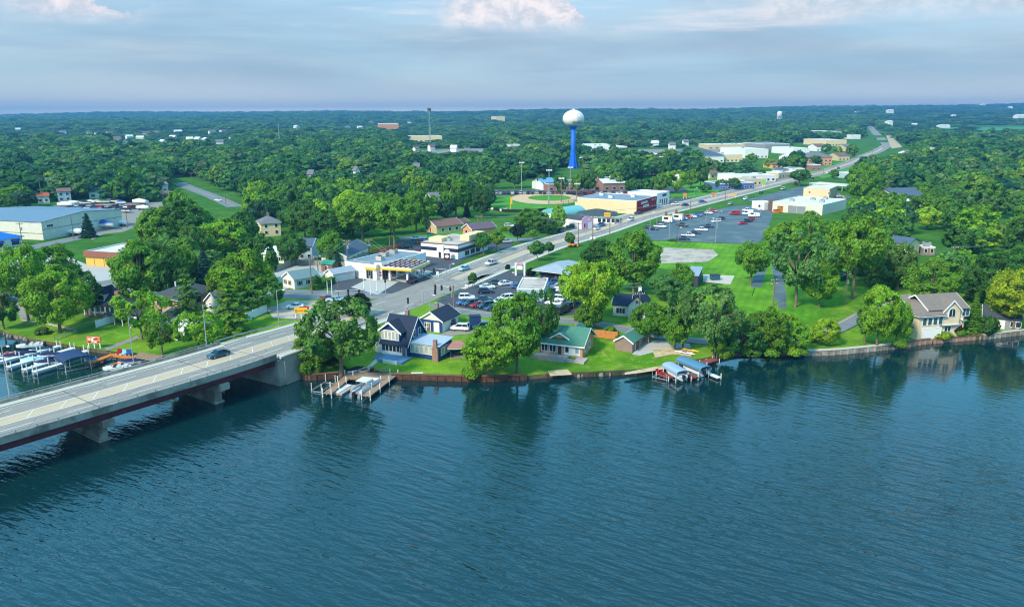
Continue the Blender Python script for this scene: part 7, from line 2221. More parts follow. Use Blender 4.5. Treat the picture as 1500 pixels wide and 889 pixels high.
def pontoon():
 a, b_ = G(520, 578, .5), G(551, 558, .5)
 d = b_ - a
 L = Vector((d.x, d.y)).length
 t = thing('pontoon_boat', 'white pontoon boat with grey seats moored in the plank dock below the willow', 'boat', (a.x, a.y, 0), math.atan2(d.y, d.x))
 for y in (-.9, .9):
  MB().tube([(-.2, y, .15), (L - .4, y, .15), (L + .3, y, .35)], [.34, .34, .08], 10).build('pontoon', ALU, t)
 MB().box(0, L, -1.25, 1.25, .5, .62).build('deck', mat('grey_boat_deck', S(150, 148, 150), .8, .08), t)
 for y in (-1.25, 1.2):
  MB().box(.5, L - .2, y, y + .05, .66, 1.3).build('side_panel', BOATW, t)
 MB().box(L - .25, L - .2, -1.2, 1.2, .66, 1.3).build('bow_panel', BOATW, t)
 sg = mat('boat_seat_grey', S(196, 198, 204), .7, .08)
 for x0, x1, y0, y1 in ((.7, 3.2, -1.15, -.55), (.7, 3.2, .55, 1.15), (L - 2.6, L - .4, -1.15, -.55), (L - 2.6, L - .4, .55, 1.15)):
  s = MB().box(x0, x1, y0, y1, .63, 1.0).build('bench_seat', sg, t)
  yb = y0 if y0 < 0 else y1 - .15
  MB().box(x0, x1, yb, yb + .15, 1.001, 1.45).build('backrest', sg, s)
 MB().box(L * .5, L * .5 + .6, -.9, -.3, .63, 1.5).build('console', BOATW, t)
 MB().box(-.75, -.15, -.25, .25, .1, 1.2).build('outboard_motor', DARK, t)
 for x in (L * .3, L * .6):
  MB().tube([(x, -1.2, 1.3), (x, -1.1, 2.3), (x, 1.1, 2.3), (x, 1.2, 1.3)], .04, 5).build('top_frame', ALU, t)
 MB().box(L * .28, L * .62, -1.15, 1.15, 2.34, 2.42).build('folded_top', BOATW, t)
pontoon()
# lake side furniture
p = gp(562, 547, .45)
t = thing('picnic_table', 'wooden picnic table on the shore deck below the blue house', 'table', p, .2)
MB().box(-1, 1, -.4, .4, .72, .78).build('table_top', PLANK, t)
for y in (-.75, .75):
 MB().box(-1, 1, y - .15, y + .15, .42, .47).build('bench', PLANK, t)
for x in (-.7, .7):
 MB().box(x - .06, x + .06, -.8, .8, .34, .42).build('cross_bar', PLANK, t)
 MB().box(x - .06, x + .06, -.1, .1, 0, .72).build('leg', PLANK, t)
p = gp(611, 549)
t = thing('garden_bench', 'white backless bench on the blue house lawn at the seawall', 'bench', p, .0)
MB().box(-1.2, 1.2, -.22, .22, .42, .5).build('seat', WHITE, t)
for x in (-.9, .9):
 MB().box(x - .08, x + .08, -.2, .2, 0, .42).build('leg', WHITE, t)
p = gp(533, 543)
t = thing('fire_pit', 'round stone fire pit at the end of the path below the blue house', 'fire pit', p)
MB().lathe([(1.3, 0), (1.3, .4), (.9, .4), (.85, .1)], 18).build('stone_ring', CONC, t)
boat('covered', gp(521, 543), 35, 'small dark covered boat pulled up under the large willow', CC['black'], .7)
# right hand docks
RDECK = mat('red_brown_deck', S(132, 72, 62), .85, .2, 1.2)
for a, b_, w, z, lab in (((965, 545), (986, 553), 1.8, .75, 'brown dock with red chairs left of the pale blue canopy'), ((1001, 545), (1019, 553), 1.6, .7, 'red brown dock between the two canopies'), ((1029, 531), (1050, 525), 1.8, .8, 'red brown dock on the dark bank right of the canopies')):
 t = thing('timber_dock', lab, 'dock', (0, 0, 0))
 M, L = plank_run(t, G(*a, z), G(*b_, z), w, z, RDECK)
 posts(t, M, L, w, -1, 1.1, 4, WPOST, .08)
a, b2 = G(1032, 544, .5), G(1054, 553, .5)
t = thing('floating_gangway', 'long white floating gangway right of the steel blue canopy', 'dock', (0, 0, 0))
d = b2 - a
M = Matrix.Translation((a.x, a.y, 0)) @ Matrix.Rotation(math.atan2(d.y, d.x), 4, 'Z')
L = Vector((d.x, d.y)).length
MB().box(0, L, -.55, .55, .35, .55, M=M).build('deck', WDECK, t)
MB().box(.1, L - .1, -.45, .45, -.1, .349, M=M).build('float', DARK, t)
q = M @ Vector((L - .1, .5, 0))
MB().tube([(q.x, q.y, -1), (q.x, q.y, 1.3)], .1, 6).build('post', WPOST, t)
a, b2 = G(955, 551, .5), G(977, 556, .5)
d = b2 - a
t = thing('boat_lift', 'empty grey steel boat lift frame left of the brown dock', 'boat lift', (a.x, a.y, 0), math.atan2(d.y, d.x))
L = Vector((d.x, d.y)).length
for y in (0, 2.6):
 MB().box(0, L, y - .07, y + .07, .3, .45).build('bunk', ALU, t)
 for x in (.1, L - .1):
  MB().tube([(x, y, -1), (x, y, 1.6)], .06, 6).build('post', ALU, t)
for i in range(4):
 MB().box(i * L / 3 - .06, i * L / 3 + .06, .071, 2.529, .2, .31).build('cross_beam', ALU, t)
for px, py, lab in ((963, 546, 'red garden chair on the brown dock, left one'), (970, 548, 'red garden chair on the brown dock, right one')):
 ch = thing('garden_chair', lab, 'chair', G(px, py, .78), .4)
 ch.scale = (.75,) * 3
 MB().box(-.4, .4, -.35, .35, .35, .45).build('seat', RED, ch)
 MB().box(-.4, .4, .3, .42, .45, 1.1).build('backrest', RED, ch)
 for x in (-.33, .33):
  for y in (-.3, .3):
   MB().box(x - .04, x + .04, y - .04, y + .04, 0, .35).build('leg', RED, ch)
for px, py, c, h, lab in ((1010, 514, 'yellow', -38, 'yellow kayak lying on the bank behind the canopies'), (1003, 518, 'white', -35, 'white dinghy lying beside the yellow kayak')):
 k = thing('kayak', lab, 'kayak', gp(px, py, .1), math.radians(h))
 mb = MB()
 for x, w, h_ in ((-2.4, .06, .2), (-1.4, .42, .36), (0, .55, .42), (1.4, .42, .36), (2.4, .06, .24)):
  mb.v += [(x, -w, h_ * .6), (x, 0, 0), (x, w, h_ * .6), (x, 0, h_)]
 for i in range(4):
  for q in range(4):
   mb.f.append((i * 4 + q, (i + 1) * 4 + q, (i + 1) * 4 + (q + 1) % 4, i * 4 + (q + 1) % 4)); mb.m.append(0)
 mb.build('hull', mat('kayak_' + c, CC[c], .4, .04), k, True)
 MB().box(-.6, .5, -.3, .3, .38, .44).build('cockpit', DARK, k)
# ------------------------------------------------------------------ posts, masts, signs, fences
def zof(px, py, ty, p):
 return ztop(px, ty, p.y) - p.z
def utility_pole(px, by, ty, label, arms=1, transformer=False, lean=0.0, metal=False, p=None):
 p = p or gp(px, by)
 h = zof(px, by, ty, p)
 t = thing('utility_pole', label, 'utility pole', p, random.uniform(-.3, .3) + .2)
 MB().tube([(0, 0, -.3), (lean, 0, h)], [.2, .13], 8).build('pole', STEEL if metal else WOODPOLE, t)
 for k in range(arms):
  z = h - .5 - k * 1.1
  a = MB().box(-1.3, 1.3, -.07, .07, z - .08, z + .08).build('crossarm', WOODPOLE, t)
  for x in (-1.15, -.6, .6, 1.15):
   MB().tube([(x, 0, z + .08), (x, 0, z + .34)], .06, 6).build('insulator', WHITE, a)
 if transformer:
  MB().tube([(.42, 0, h - 3.0), (.42, 0, h - 1.9)], .3, 10).build('transformer', STEEL, t)
 return t, p + Vector((0, 0, h - .3))
POLES = [
 (510, 398, 351, 'wooden utility pole with transformer behind the filling station', 2, True), (541, 373, 350, 'wooden utility pole with street lamp left of the grove', 1, True),
 (457, 430, 376, 'wooden utility pole between the small white office and the hedge', 1, False), (466, 400, 374, 'thin utility pole by the red brown shed', 1, True),
 (577, 367, 345, 'orange brown wooden pole in front of the grove stems', 0, False), (571, 365, 347, 'grey pole left of the orange brown one', 0, False),
 (665, 461, 418, 'wooden utility pole at the crossing beside the car park hedge', 1, False), (847, 360, 326, 'utility pole on the grass corner opposite the pink front', 1, False),
 (868, 356, 317, 'utility pole in front of the pink fronted shop', 1, False), (893, 347, 308, 'tall utility pole in front of the yellow sign board', 1, False),
 (775, 338, 311, 'utility pole with crossarm behind the side street trees', 2, False), (700, 342, 316, 'orange brown utility pole by the orange gabled house', 1, False),
 (1132, 448, 408, 'wooden utility pole with double crossarm beside the blue driveway', 2, False), (1237, 446, 400, 'wooden utility pole on the mown lawn by the lake road bend', 1, True),
 (1337, 403, 371, 'utility pole behind the broad round tree, left one', 1, False), (1396, 388, 361, 'utility pole behind the broad round tree, right one', 1, False), (1485, 364, 347, 'utility pole at the right edge of the wood', 1, False),
 (34, 365, 326, 'utility pole with transformers in front of the blue roofed shop', 1, True), (108, 350, 314, 'utility pole against the warehouse flank', 0, False), (187, 334, 308, 'thin pole in the boat yard', 0, False),
 (62, 298, 262, 'thin pole behind the warehouse', 0, False), (14, 378, 358, 'dark short pole by the road at the left edge', 0, False), (13, 404, 384, 'short pole in the lot at the left edge', 0, False),
 (1011, 312, 288, 'utility pole at the road side of the big car park', 1, False), (1062, 298, 273, 'utility pole on the verge beyond the big car park', 1, False), (914, 258, 238, 'utility pole in the meadow left of the strip shops', 1, False),
 (1046, 270, 246, 'utility pole by the round bushes', 1, False), (1150, 262, 246, 'utility pole in front of the strip shops', 1, False), (1205, 262, 240, 'utility pole at the main road bend', 1, False), (1277, 238, 218, 'utility pole at the far road bend', 1, False),
 (331, 300, 285, 'pole at the verge of the road leading off on the left', 1, False), (281, 268, 253, 'pole with traffic lights on the road leading off on the left', 1, False),
]
TOPS = {}
for e in POLES:
 TOPS[e[0]] = utility_pole(*e[:4], arms=e[4], transformer=e[5])[1]
def lamp_post(px, by, ty, label, arm=2.6, p=None, ang=None, col=None, heads=1, group=None):
 p = p or gp(px, by)
 h = zof(px, by, ty, p)
 t = thing('street_lamp', label, 'street lamp', p, ang if ang is not None else -.4, group)
 m_ = col or STEEL
 MB().lathe([(.22, 0), (.22, .25), (.12, .3)], 10).build('base', CONC, t)
 MB().tube([(0, 0, .2), (0, 0, h)], [.12, .07], 8).build('pole', m_, t)
 for k in range(heads):
  s = 1 if k == 0 else -1
  MB().tube([(0, 0, h - .5), (s * arm * .5, 0, h + .1), (s * arm, 0, h + .25)], .05, 6).build('arm', m_, t)
  MB().box(min(s * arm, s * (arm + .7)), max(s * arm, s * (arm + .7)), -.15, .15, h + .16, h + .34).build('lamp_head', WHITE, t)
 return t
ba = math.atan2(-.6, .8)
for px, by, ty, lab in ((15, 586, 505, 'lamp post on the bridge parapet, first from the left edge'), (196, 532, 464, 'lamp post on the bridge parapet above the speedboat'), (303, 508, 446, 'lamp post on the bridge parapet by the weeping willow'), (409, 479, 424, 'lamp post at the landward end of the bridge guard rail')):
 lamp_post(px, by, ty, lab, 2.4, p=G(px, by, 6.2 if px < 350 else 4.4), ang=ba)
DKPOLE = mat('dark_lamp_pole', S(92, 80, 72), .6, .1)
for px, by, ty, lab in ((952, 338, 311, 'lot lamp at the left corner of the big car park'), (962, 331, 299, 'white lot lamp between red brick hall and big car park'), (980, 353, 318, 'lot lamp at the near left edge of the big car park'), (991, 360, 334, 'lamp on the grass edge of the big car park'),
      (1048, 356, 321, 'twin lot lamp at the near edge of the big car park'), (1051, 334, 310, 'twin lot lamp in the middle of the big car park'), (1034, 328, 306, 'lot lamp behind the slanting row of pickups'), (1114, 318, 300, 'lot lamp at the right edge of the big car park'), (1106, 324, 308, 'lot lamp beside the white vans'),
      (630, 462, 433, 'street lamp behind the navy garage'), (746, 416, 400, 'dark lot lamp on the grass of the crossing car park'), (858, 342, 322, 'street lamp at the kerb opposite the side street'), (659, 404, 387, 'white lot post on the grass of the filling station exit'),
      (1016, 300, 276, 'street lamp on the main road near the side road')):
 lamp_post(px, by, ty, lab, 1.0, heads=2 if 'twin' in lab else 1, col=DKPOLE if 'dark' in lab or 'grass edge' in lab else None)
for px, by, ty, lab in ((764, 279, 239, 'tall floodlight pole at the left of the ball field'), (804, 299, 250, 'tall floodlight pole in front of the infield'), (667, 262, 244, 'floodlight pole in the trees left of the ball field'), (700, 264, 249, 'small floodlight pole in the trees left of the ball field'), (835, 282, 246, 'floodlight pole before the water tower'),
      (822, 296, 262, 'dark floodlight pole at the right of the infield'), (845, 294, 270, 'dark floodlight pole by the backstop'), (916, 254, 232, 'white floodlight pole in the meadow right of the water tower'), (967, 254, 230, 'floodlight pole at the right of the meadow')):
 p = gp(px, by)
 h = zof(px, by, ty, p)
 t = thing('floodlight_pole', lab, 'floodlight', p, 0)
 MB().tube([(0, 0, -.2), (0, 0, h)], [.3, .18], 8).build('pole', WOODPOLE if 'dark' in lab else STEEL, t)
 MB().box(-1.6, 1.6, -.12, .12, h - .3, h).build('crossbar', STEEL, t)
 for x in (-1.3, -.45, .45, 1.3):
  MB().box(x - .35, x + .35, -.35, -.13, h - .1, h + .6).build('floodlight', WHITE, t)
# traffic lights
def signal_head(t, x, y, z, s=1.0):
 b = MB().box(x - .24 * s, x + .24 * s, y - .2, y + .2, z - .75 * s, z + .75 * s).build('signal_head', BLACK, t)
 for k, nm in ((.45, 'red'), (0, 'amber'), (-.45, 'green')):
  MB().tube([(x, y - .21, z + k * s), (x, y - .26, z + k * s)], .15 * s, 8).build('lens', mat('lens_' + nm, {'red': S(90, 24, 22), 'amber': S(110, 80, 24), 'green': S(26, 96, 66)}[nm], .3, .02), b)
for px, by, ty, reach, heads, ang, lab in ((492, 443, 424, 6.8, (3.6, 6.6), -.05, 'traffic light with white mast arm beside the dark red car'), (662, 436, 419, 5.4, (.4, 3.2, 5.2), 2.75, 'traffic light with mast arm at the car park corner of the crossing'), (654, 411, 393, 4.0, (3.9,), 3.0, 'traffic light mast over the main road beside the filling station'), (620, 446, 426, 4.0, (3.6,), .5, 'traffic light mast behind the navy garage')):
 p = gp(px, by)
 h = zof(px, by, ty, p)
 t = thing('traffic_light', lab, 'traffic light', p, ang)
 MB().tube([(0, 0, 0), (0, 0, h)], [.14, .1], 8).build('pole', STEEL, t)
 MB().tube([(0, 0, h - .4), (reach, 0, h - .1)], [.09, .05], 6).build('mast_arm', STEEL, t)
 for x in heads:
  signal_head(t, x, 0, h - .75, .95)
for px, by, ty, lab in ((565, 431, 406, 'traffic light post at the filling station corner'), (598, 452, 436, 'traffic light post behind the blue house roof')):
 p = gp(px, by)
 h = zof(px, by, ty, p)
 t = thing('traffic_light', lab, 'traffic light', p, 0)
 MB().tube([(0, 0, 0), (0, 0, h - .4)], .09, 8).build('pole', STEEL, t)
 signal_head(t, 0, 0, h - .8)
for px, by, ty, lab in ((480, 431, 412, 'white flag pole by the hedge, left of three'), (487, 441, 409, 'tall white pole at the crossing, middle of three'), (496, 436, 408, 'brown pole at the crossing, right of three'), (533, 425, 403, 'white light pole on the forecourt, left of the price pylon'), (543, 433, 404, 'white light pole at the near edge of the forecourt'), (552, 428, 408, 'thin steel pole before the price pylon')):
 p = gp(px, by)
 h = zof(px, by, ty, p)
 t = thing('light_pole', lab, 'pole', p, 0)
 MB().tube([(0, 0, 0), (0, 0, h)], [.12, .08], 8).build('pole', WOODPOLE if 'brown' in lab else WHITE, t)
 MB().lathe([(.2, 0), (.2, .3), (.13, .35)], 8).build('base', CONC, t)
# wires between poles over the lake road
def wire(a, b, sag, label):
 n = 14
 pts = [a.lerp(b, i / n) - Vector((0, 0, sag * 4 * (i / n) * (1 - i / n))) for i in range(n + 1)]
 tag(MB().tube(pts, .035, 4).build('overhead_wire', STEEL), label, 'wire', 'overhead wires strung between the poles')
wa, wb = gp(665, 461), gp(936, 470)
for k, dz in ((0, 9.3), (1, 8.5)):
 wire(Vector((wa.x, wa.y, wa.z + dz)), Vector((wb.x, wb.y, wb.z + dz + .4)), 1.0, ('upper' if k == 0 else 'lower') + ' overhead wire crossing above the rear car park')
wc, wd = gp(1132, 448), gp(1237, 446)
wire(Vector((wc.x, wc.y, wc.z + 8.4)), Vector((wd.x, wd.y, wd.z + 9)), .8, 'overhead wire over the mown lawn by the blue driveway')
for a_, b_ in ((847, 868), (868, 893), (893, 1011), (1011, 1062), (457, 510), (510, 541), (541, 665), (700, 775), (775, 847), (1337, 1396), (1396, 1485), (34, 108), (1132, 1237)):
 for k, off in enumerate((-.9, .9)):
  o_ = Vector((off, 0, .1))
  wire(TOPS[a_] + o_, TOPS[b_] + o_, 1.1, f'{("left", "right")[k]} wire of the span of overhead line {("by the pink fronted shop", "past the yellow sign board", "along the red brick hall", "beside the big car park", "over the small white office", "behind the filling station", "across the crossing", "over the side street trees", "across the side street", "behind the broad round tree", "over the right hand wood", "in front of the warehouse", "over the blue driveway")[[847, 868, 893, 1011, 457, 510, 541, 700, 775, 1337, 1396, 34, 1132].index(a_)]}')
utility_pole(936, 470, 428, 'utility pole in the trees right of the white gabled house', 1)
# ---- signs
def board_sign(name, px, by, ty, wpx, board, label, legs=2, zfrac=.5, ang=0.0, edge=None, strokes=None, thick=.25):
 p = gp(px, by)
 h = zof(px, by, ty, p)
 w = wpx * mpp(p)
 t = thing(name, label, 'sign', p, ang)
 MB().box(-w / 2, w / 2, -thick / 2, thick / 2, h * zfrac, h).build('board', board, t)
 for k in range(legs):
  x = -w * .42 + k * w * .84 / max(1, legs - 1)
  MB().box(x - .1, x + .1, -.09, .09, 0, h * zfrac).build('leg', WHITE, t)
 for (u, v, lw, lh, m_) in strokes or ():
  MB().box(-w / 2 + u * w, -w / 2 + (u + lw) * w, -thick / 2 - .04, -thick / 2 - .002, h * (zfrac + (1 - zfrac) * v), h * (zfrac + (1 - zfrac) * (v + lh))).build('lettering', m_, t)
 return t, w, h
SALM = mat('salmon_orange_board', S(226, 128, 84), .7, .15, 1.5)
DKRED = mat('dark_red_paint', S(124, 30, 34), .7, .1)
board_sign('marina_sign', 139, 510, 493, 21, SALM, 'orange and white notice board on white legs on the marina lawn', 3, .45, -.12, strokes=[(.06, .12, .24, .18, DKRED), (.1, .5, .2, .22, WHITE), (.36, .2, .14, .5, WHITE), (.52, .6, .3, .16, DKRED), (.54, .1, .2, .2, WHITE), (.74, .16, .2, .14, DKRED), (.4, .78, .25, .14, WHITE)])
board_sign('roadside_sign', 441.5, 467, 451, 19, YEL, 'yellow sign with red crest on white legs beside the gravel lot', 3, .55, .05, strokes=[(.04, .1, .2, .7, mat('olive_shade_yellow', S(176, 140, 30), .6, .1)), (.3, .3, .4, .3, mat('orange_paint', S(226, 120, 34), .6, .05)), (.75, .1, .2, .6, mat('olive_shade_yellow', S(176, 140, 30), .6, .1))])
p = gp(441.5, 467)
t = thing('sign_crest', 'red slanting crest board standing behind the yellow roadside sign', 'sign', (p.x + .3, p.y + .5, p.z), .1)
MB().box(-.8, 1.6, -.06, .06, 2.3, 3.1).build('board', RED, t)
MB().box(-.06, .06, .061, .16, 0, 2.9).build('leg', WHITE, t)
# bank pylon with white panel
p = gp(762, 404)
h = zof(762, 404, 385, p)
w = 13 * mpp(p)
t = thing('pylon_sign', 'white pylon sign frame with blank white panel on the grass before the bank', 'sign', p, -.2)
for x in (-w / 2, w / 2):
 MB().box(x - .28, x + .28, -.25, .25, 0, h).build('column', WSTUC, t)
MB().box(-w / 2 + .3, w / 2 - .3, -.2, .2, h * .86, h * .99).build('top_panel', mat('sign_pale_red', S(214, 150, 150), .6, .1), t)
MB().box(-w / 2 + .3, w / 2 - .3, -.2, .2, h * .44, h * .82).build('panel_box', mat('sign_frame_navy', S(66, 64, 104), .6, .1), t)
MB().box(-w / 2 + .45, w / 2 - .6, -.24, -.202, h * .48, h * .78).build('panel', WHITE, t)
# restaurant sign: white oval over a white plate on a maroon post
p = gp(655, 381)
h = zof(655, 381, 365.5, p)
t = thing('restaurant_sign', 'maroon sign with white oval top before the white restaurant', 'sign', p, -.1)
MB().box(-1.0, 1.0, -.3, .3, 0, h * .62).build('post_box', mat('sign_maroon', S(92, 40, 44), .6, .1), t)
ov = [(1.0 * math.cos(a), h * .82 + .75 * math.sin(a)) for a in np.linspace(0, 2 * math.pi, 20)[:-1]]
MB().extr(ov, 'y', -.28, .28).build('oval', WSTUC, t)
pl = [(.75 * math.cos(a), h * .36 + .55 * math.sin(a)) for a in np.linspace(0, 2 * math.pi, 20)[:-1]]
MB().extr(pl, 'y', -.36, -.302).build('plate', WSTUC, t)
for px, by, ty, wpx, m_, lab in ((641, 405, 398, 3.5, WHITE, 'small white sign on the grass strip by the filling station'), (683, 422, 417, 4, WHITE, 'small white sign at the car park edge of the main road'), (868, 352, 347, 8, WHITE, 'low white board at the kerb of the main road'), (1003, 292, 283, 5, SALM, 'small orange sign by the side road'),
                                 (952 + 120, 290, 284, 13, mat('tan_board', S(216, 172, 120), .7, .1), 'tan board on the meadow beside the main road'), (1045, 289, 282, 6, ORANGE if 'ORANGE' in globals() else YEL, 'orange board on the meadow beside the main road'), (1118, 275, 264, 3, mat('lime_banner', S(96, 210, 60), .7, .05), 'lime green banner by the strip shops')):
 board_sign('roadside_sign', px, by, ty, wpx, m_, lab, 2, .4)
for px, by, lab in ((978, 326, 'white kiosk with brown figure on its tan roof, left of two'), (993, 323, 'white kiosk with brown figure on its tan roof, right of two')):
 p = gp(px, by)
 t = thing('sales_kiosk', lab, 'kiosk', p, -.5)
 MB().box(-2.4, 2.4, -1.2, 1.2, .4, 3.0).build('cabin', WSTUC, t)
 MB().box(-2.5, 2.5, -1.3, 1.3, 3.001, 3.25).build('roof', mat('tan_roof', S(206, 178, 130), .8, .08), t)
 MB().box(-1.6, .6, -1.26, -1.202, 1.6, 2.6).build('hatch', GLASS, t)
 MB().lathe([(.5, 3.26), (.75, 3.9), (.55, 4.7), (.15, 5.2)], 10, c=(-1.0, 0)).build('roof_figure', BROWNROOF, t)
 for x in (-1.6, 1.6):
  MB().tube([(x, -1.25, .38), (x, -1.0, .38)], .38, 10).build('wheel', RUBBER, t)
# orange loader by the kerb
p = gp(838, 362)
t = thing('orange_loader', 'small orange yellow loader standing on the grass by the main road', 'loader', p, .3)
OR2 = mat('machine_orange', S(236, 150, 40), .5, .06)
MB().box(-1.5, 1.2, -.8, .8, .6, 1.5).build('body', OR2, t)
MB().box(-.6, .5, -.7, .7, 1.501, 2.5).build('cab', CGLASS, t)
MB().box(-.7, .6, -.75, .75, 2.501, 2.6).build('cab_roof', OR2, t)
MB().box(1.7, 2.2, -1, 1, .3, 1.1).build('bucket', OR2, t)
MB().tube([(.6, .6, 1.2), (1.8, .6, .8)], .1, 6).build('lift_arm', OR2, t)
for x in (-.95, .8):
 for y in (-.9, .9):
  MB().tube([(x, y - .2, .5), (x, y + .2, .5)], .5, 12).build('wheel', RUBBER, t)
# ---- fences: posts and panels are pieces of their own
def fence(pxs, h, label, m, panel=2.4, name='fence', slats=0, thick=.06, post=None, rail=False):
 pts = [gp(a, b) for a, b in pxs]
 t = thing(name, label, 'fence', (0, 0, 0))
 for a, b in zip(pts, pts[1:]):
  n = max(1, round((b - a).length / panel))
  d = (b - a) / n
  ang = math.atan2(d.y, d.x)
  for i in range(n + 1):
   q = a + d * i
   MB().box(-.08, .08, -.08, .08, -.3, h + .1).build('post', post or m, t, loc=q, rot=ang)
   if i == n:
    break
   w = math.hypot(d.x, d.y)
   if rail:
    mb = MB()
    for z in (.12, h * .5, h - .08):
     mb.box(.08, w - .08, -.03, .03, z, z + .06)
    k = int(w / .35)
    for j in range(k):
     mb.box(.08 + j * (w - .16) / k, .1 + j * (w - .16) / k, -.01, .01, .1, h)
    mb.build('mesh_panel', m, t, loc=q, rot=ang, kind='stuff')
   else:
    MB().box(.081, w - .081, -thick / 2, thick / 2, .05, h).build('panel', m, t, loc=q, rot=ang)
 return t
FW = mat('white_vinyl', S(230, 230, 230), .5, .03)
FO = mat('orange_fence_wood', S(196, 124, 66), .85, .15, 1.4)
FG = mat('grey_fence_wood', S(150, 142, 128), .9, .16, 1.4)
fence([(361, 471), (391, 457)], 2.2, 'white vinyl privacy fence below the large bright tree', FW, 2.4)
fence([(871, 494), (886, 496), (904, 498)], 1.9, 'orange wooden fence behind the green roofed house', FO)
fence([(935, 497), (950, 503)], 2.2, 'grey wooden fence panel beside the pale driveway', FG)
fence([(400, 400), (433, 388), (478, 390), (505, 392)], 1.9, 'long grey wooden fence round the concrete lot', FG)
fence([(486, 394), (512, 388), (540, 376)], 2.0, 'grey wooden fence in front of the slate roofed house', FG)
fence([(545, 372), (578, 366), (590, 362)], 1.7, 'orange brown fence behind the filling station', FO)
fence([(141, 480), (166, 472)], 1.9, 'pale grey fence in front of the carport on the marina lawn', FW)
fence([(80, 499), (110, 488), (142, 474)], 1.3, 'chain link fence running down the marina lawn to the water', mat('green_chain_link', S(110, 146, 120), .6, .05), 3.0, 'chain_link_fence', rail=True)
fence([(716, 307), (740, 311), (775, 312), (800, 309)], 1.6, 'dark outfield fence of the ball field', DARK, 6, 'ball_field_fence')
fence([(803, 300), (825, 301), (848, 297)], 2.4, 'backstop fence behind the infield', DKPOLE, 6, 'backstop_fence', rail=True)
p = gp(748, 307)
t = thing('foul_pole', 'yellow foul pole at the ball field fence', 'pole', p)
MB().tube([(0, 0, 0), (0, 0, 6.5)], .18, 8).build('pole', YEL, t)
MB().box(.19, .9, -.04, .04, 3, 6.4).build('wing', YEL, t)
for px, by, lab in ((719, 308, 'white banner on the outfield fence, first'), (737, 310, 'white banner on the outfield fence, second'), (752, 311, 'white banner on the outfield fence, third')):
 p = gp(px, by)
 tag(MB().box(-1.8, 1.8, -.35, -.25, .3, 1.5).build('fence_banner', WSTUC, loc=p), lab, 'banner', 'banners on the outfield fence')
# hedge by the small white office
p0, p1 = gp(461, 426), gp(500, 408)
hd = thing('clipped_hedge', 'long clipped green hedge beside the forecourt', 'hedge', p0, math.atan2(p1.y - p0.y, p1.x - p0.x))
Lh = (p1 - p0).length
rh = np.random.default_rng(4)
P_ = np.stack([rh.uniform(0, Lh, 2600), rh.choice([-.75, .75], 2600) * rh.uniform(.7, 1.05, 2600), rh.uniform(.05, 1.7, 2600)], 1)
tp = rh.random(2600) < .4
P_[tp, 1] = rh.uniform(-.75, .75, tp.sum())
P_[tp, 2] = rh.uniform(1.6, 1.8, tp.sum())
N_ = np.stack([np.zeros(2600), np.sign(P_[:, 1]), np.where(tp, 3.0, .2)], 1) + rh.normal(size=(2600, 3)) * .4
link('foliage', quadmesh('hedge_foliage', quads(P_, N_, rh.uniform(.25, .5, 2600), rh), LEAF), hd, color=GREENS['mid'])
MB().box(.2, Lh - .2, -.6, .6, 0, 1.5).build('core', mat('hedge_core', S(30, 48, 20), .95, .3, 2), hd)
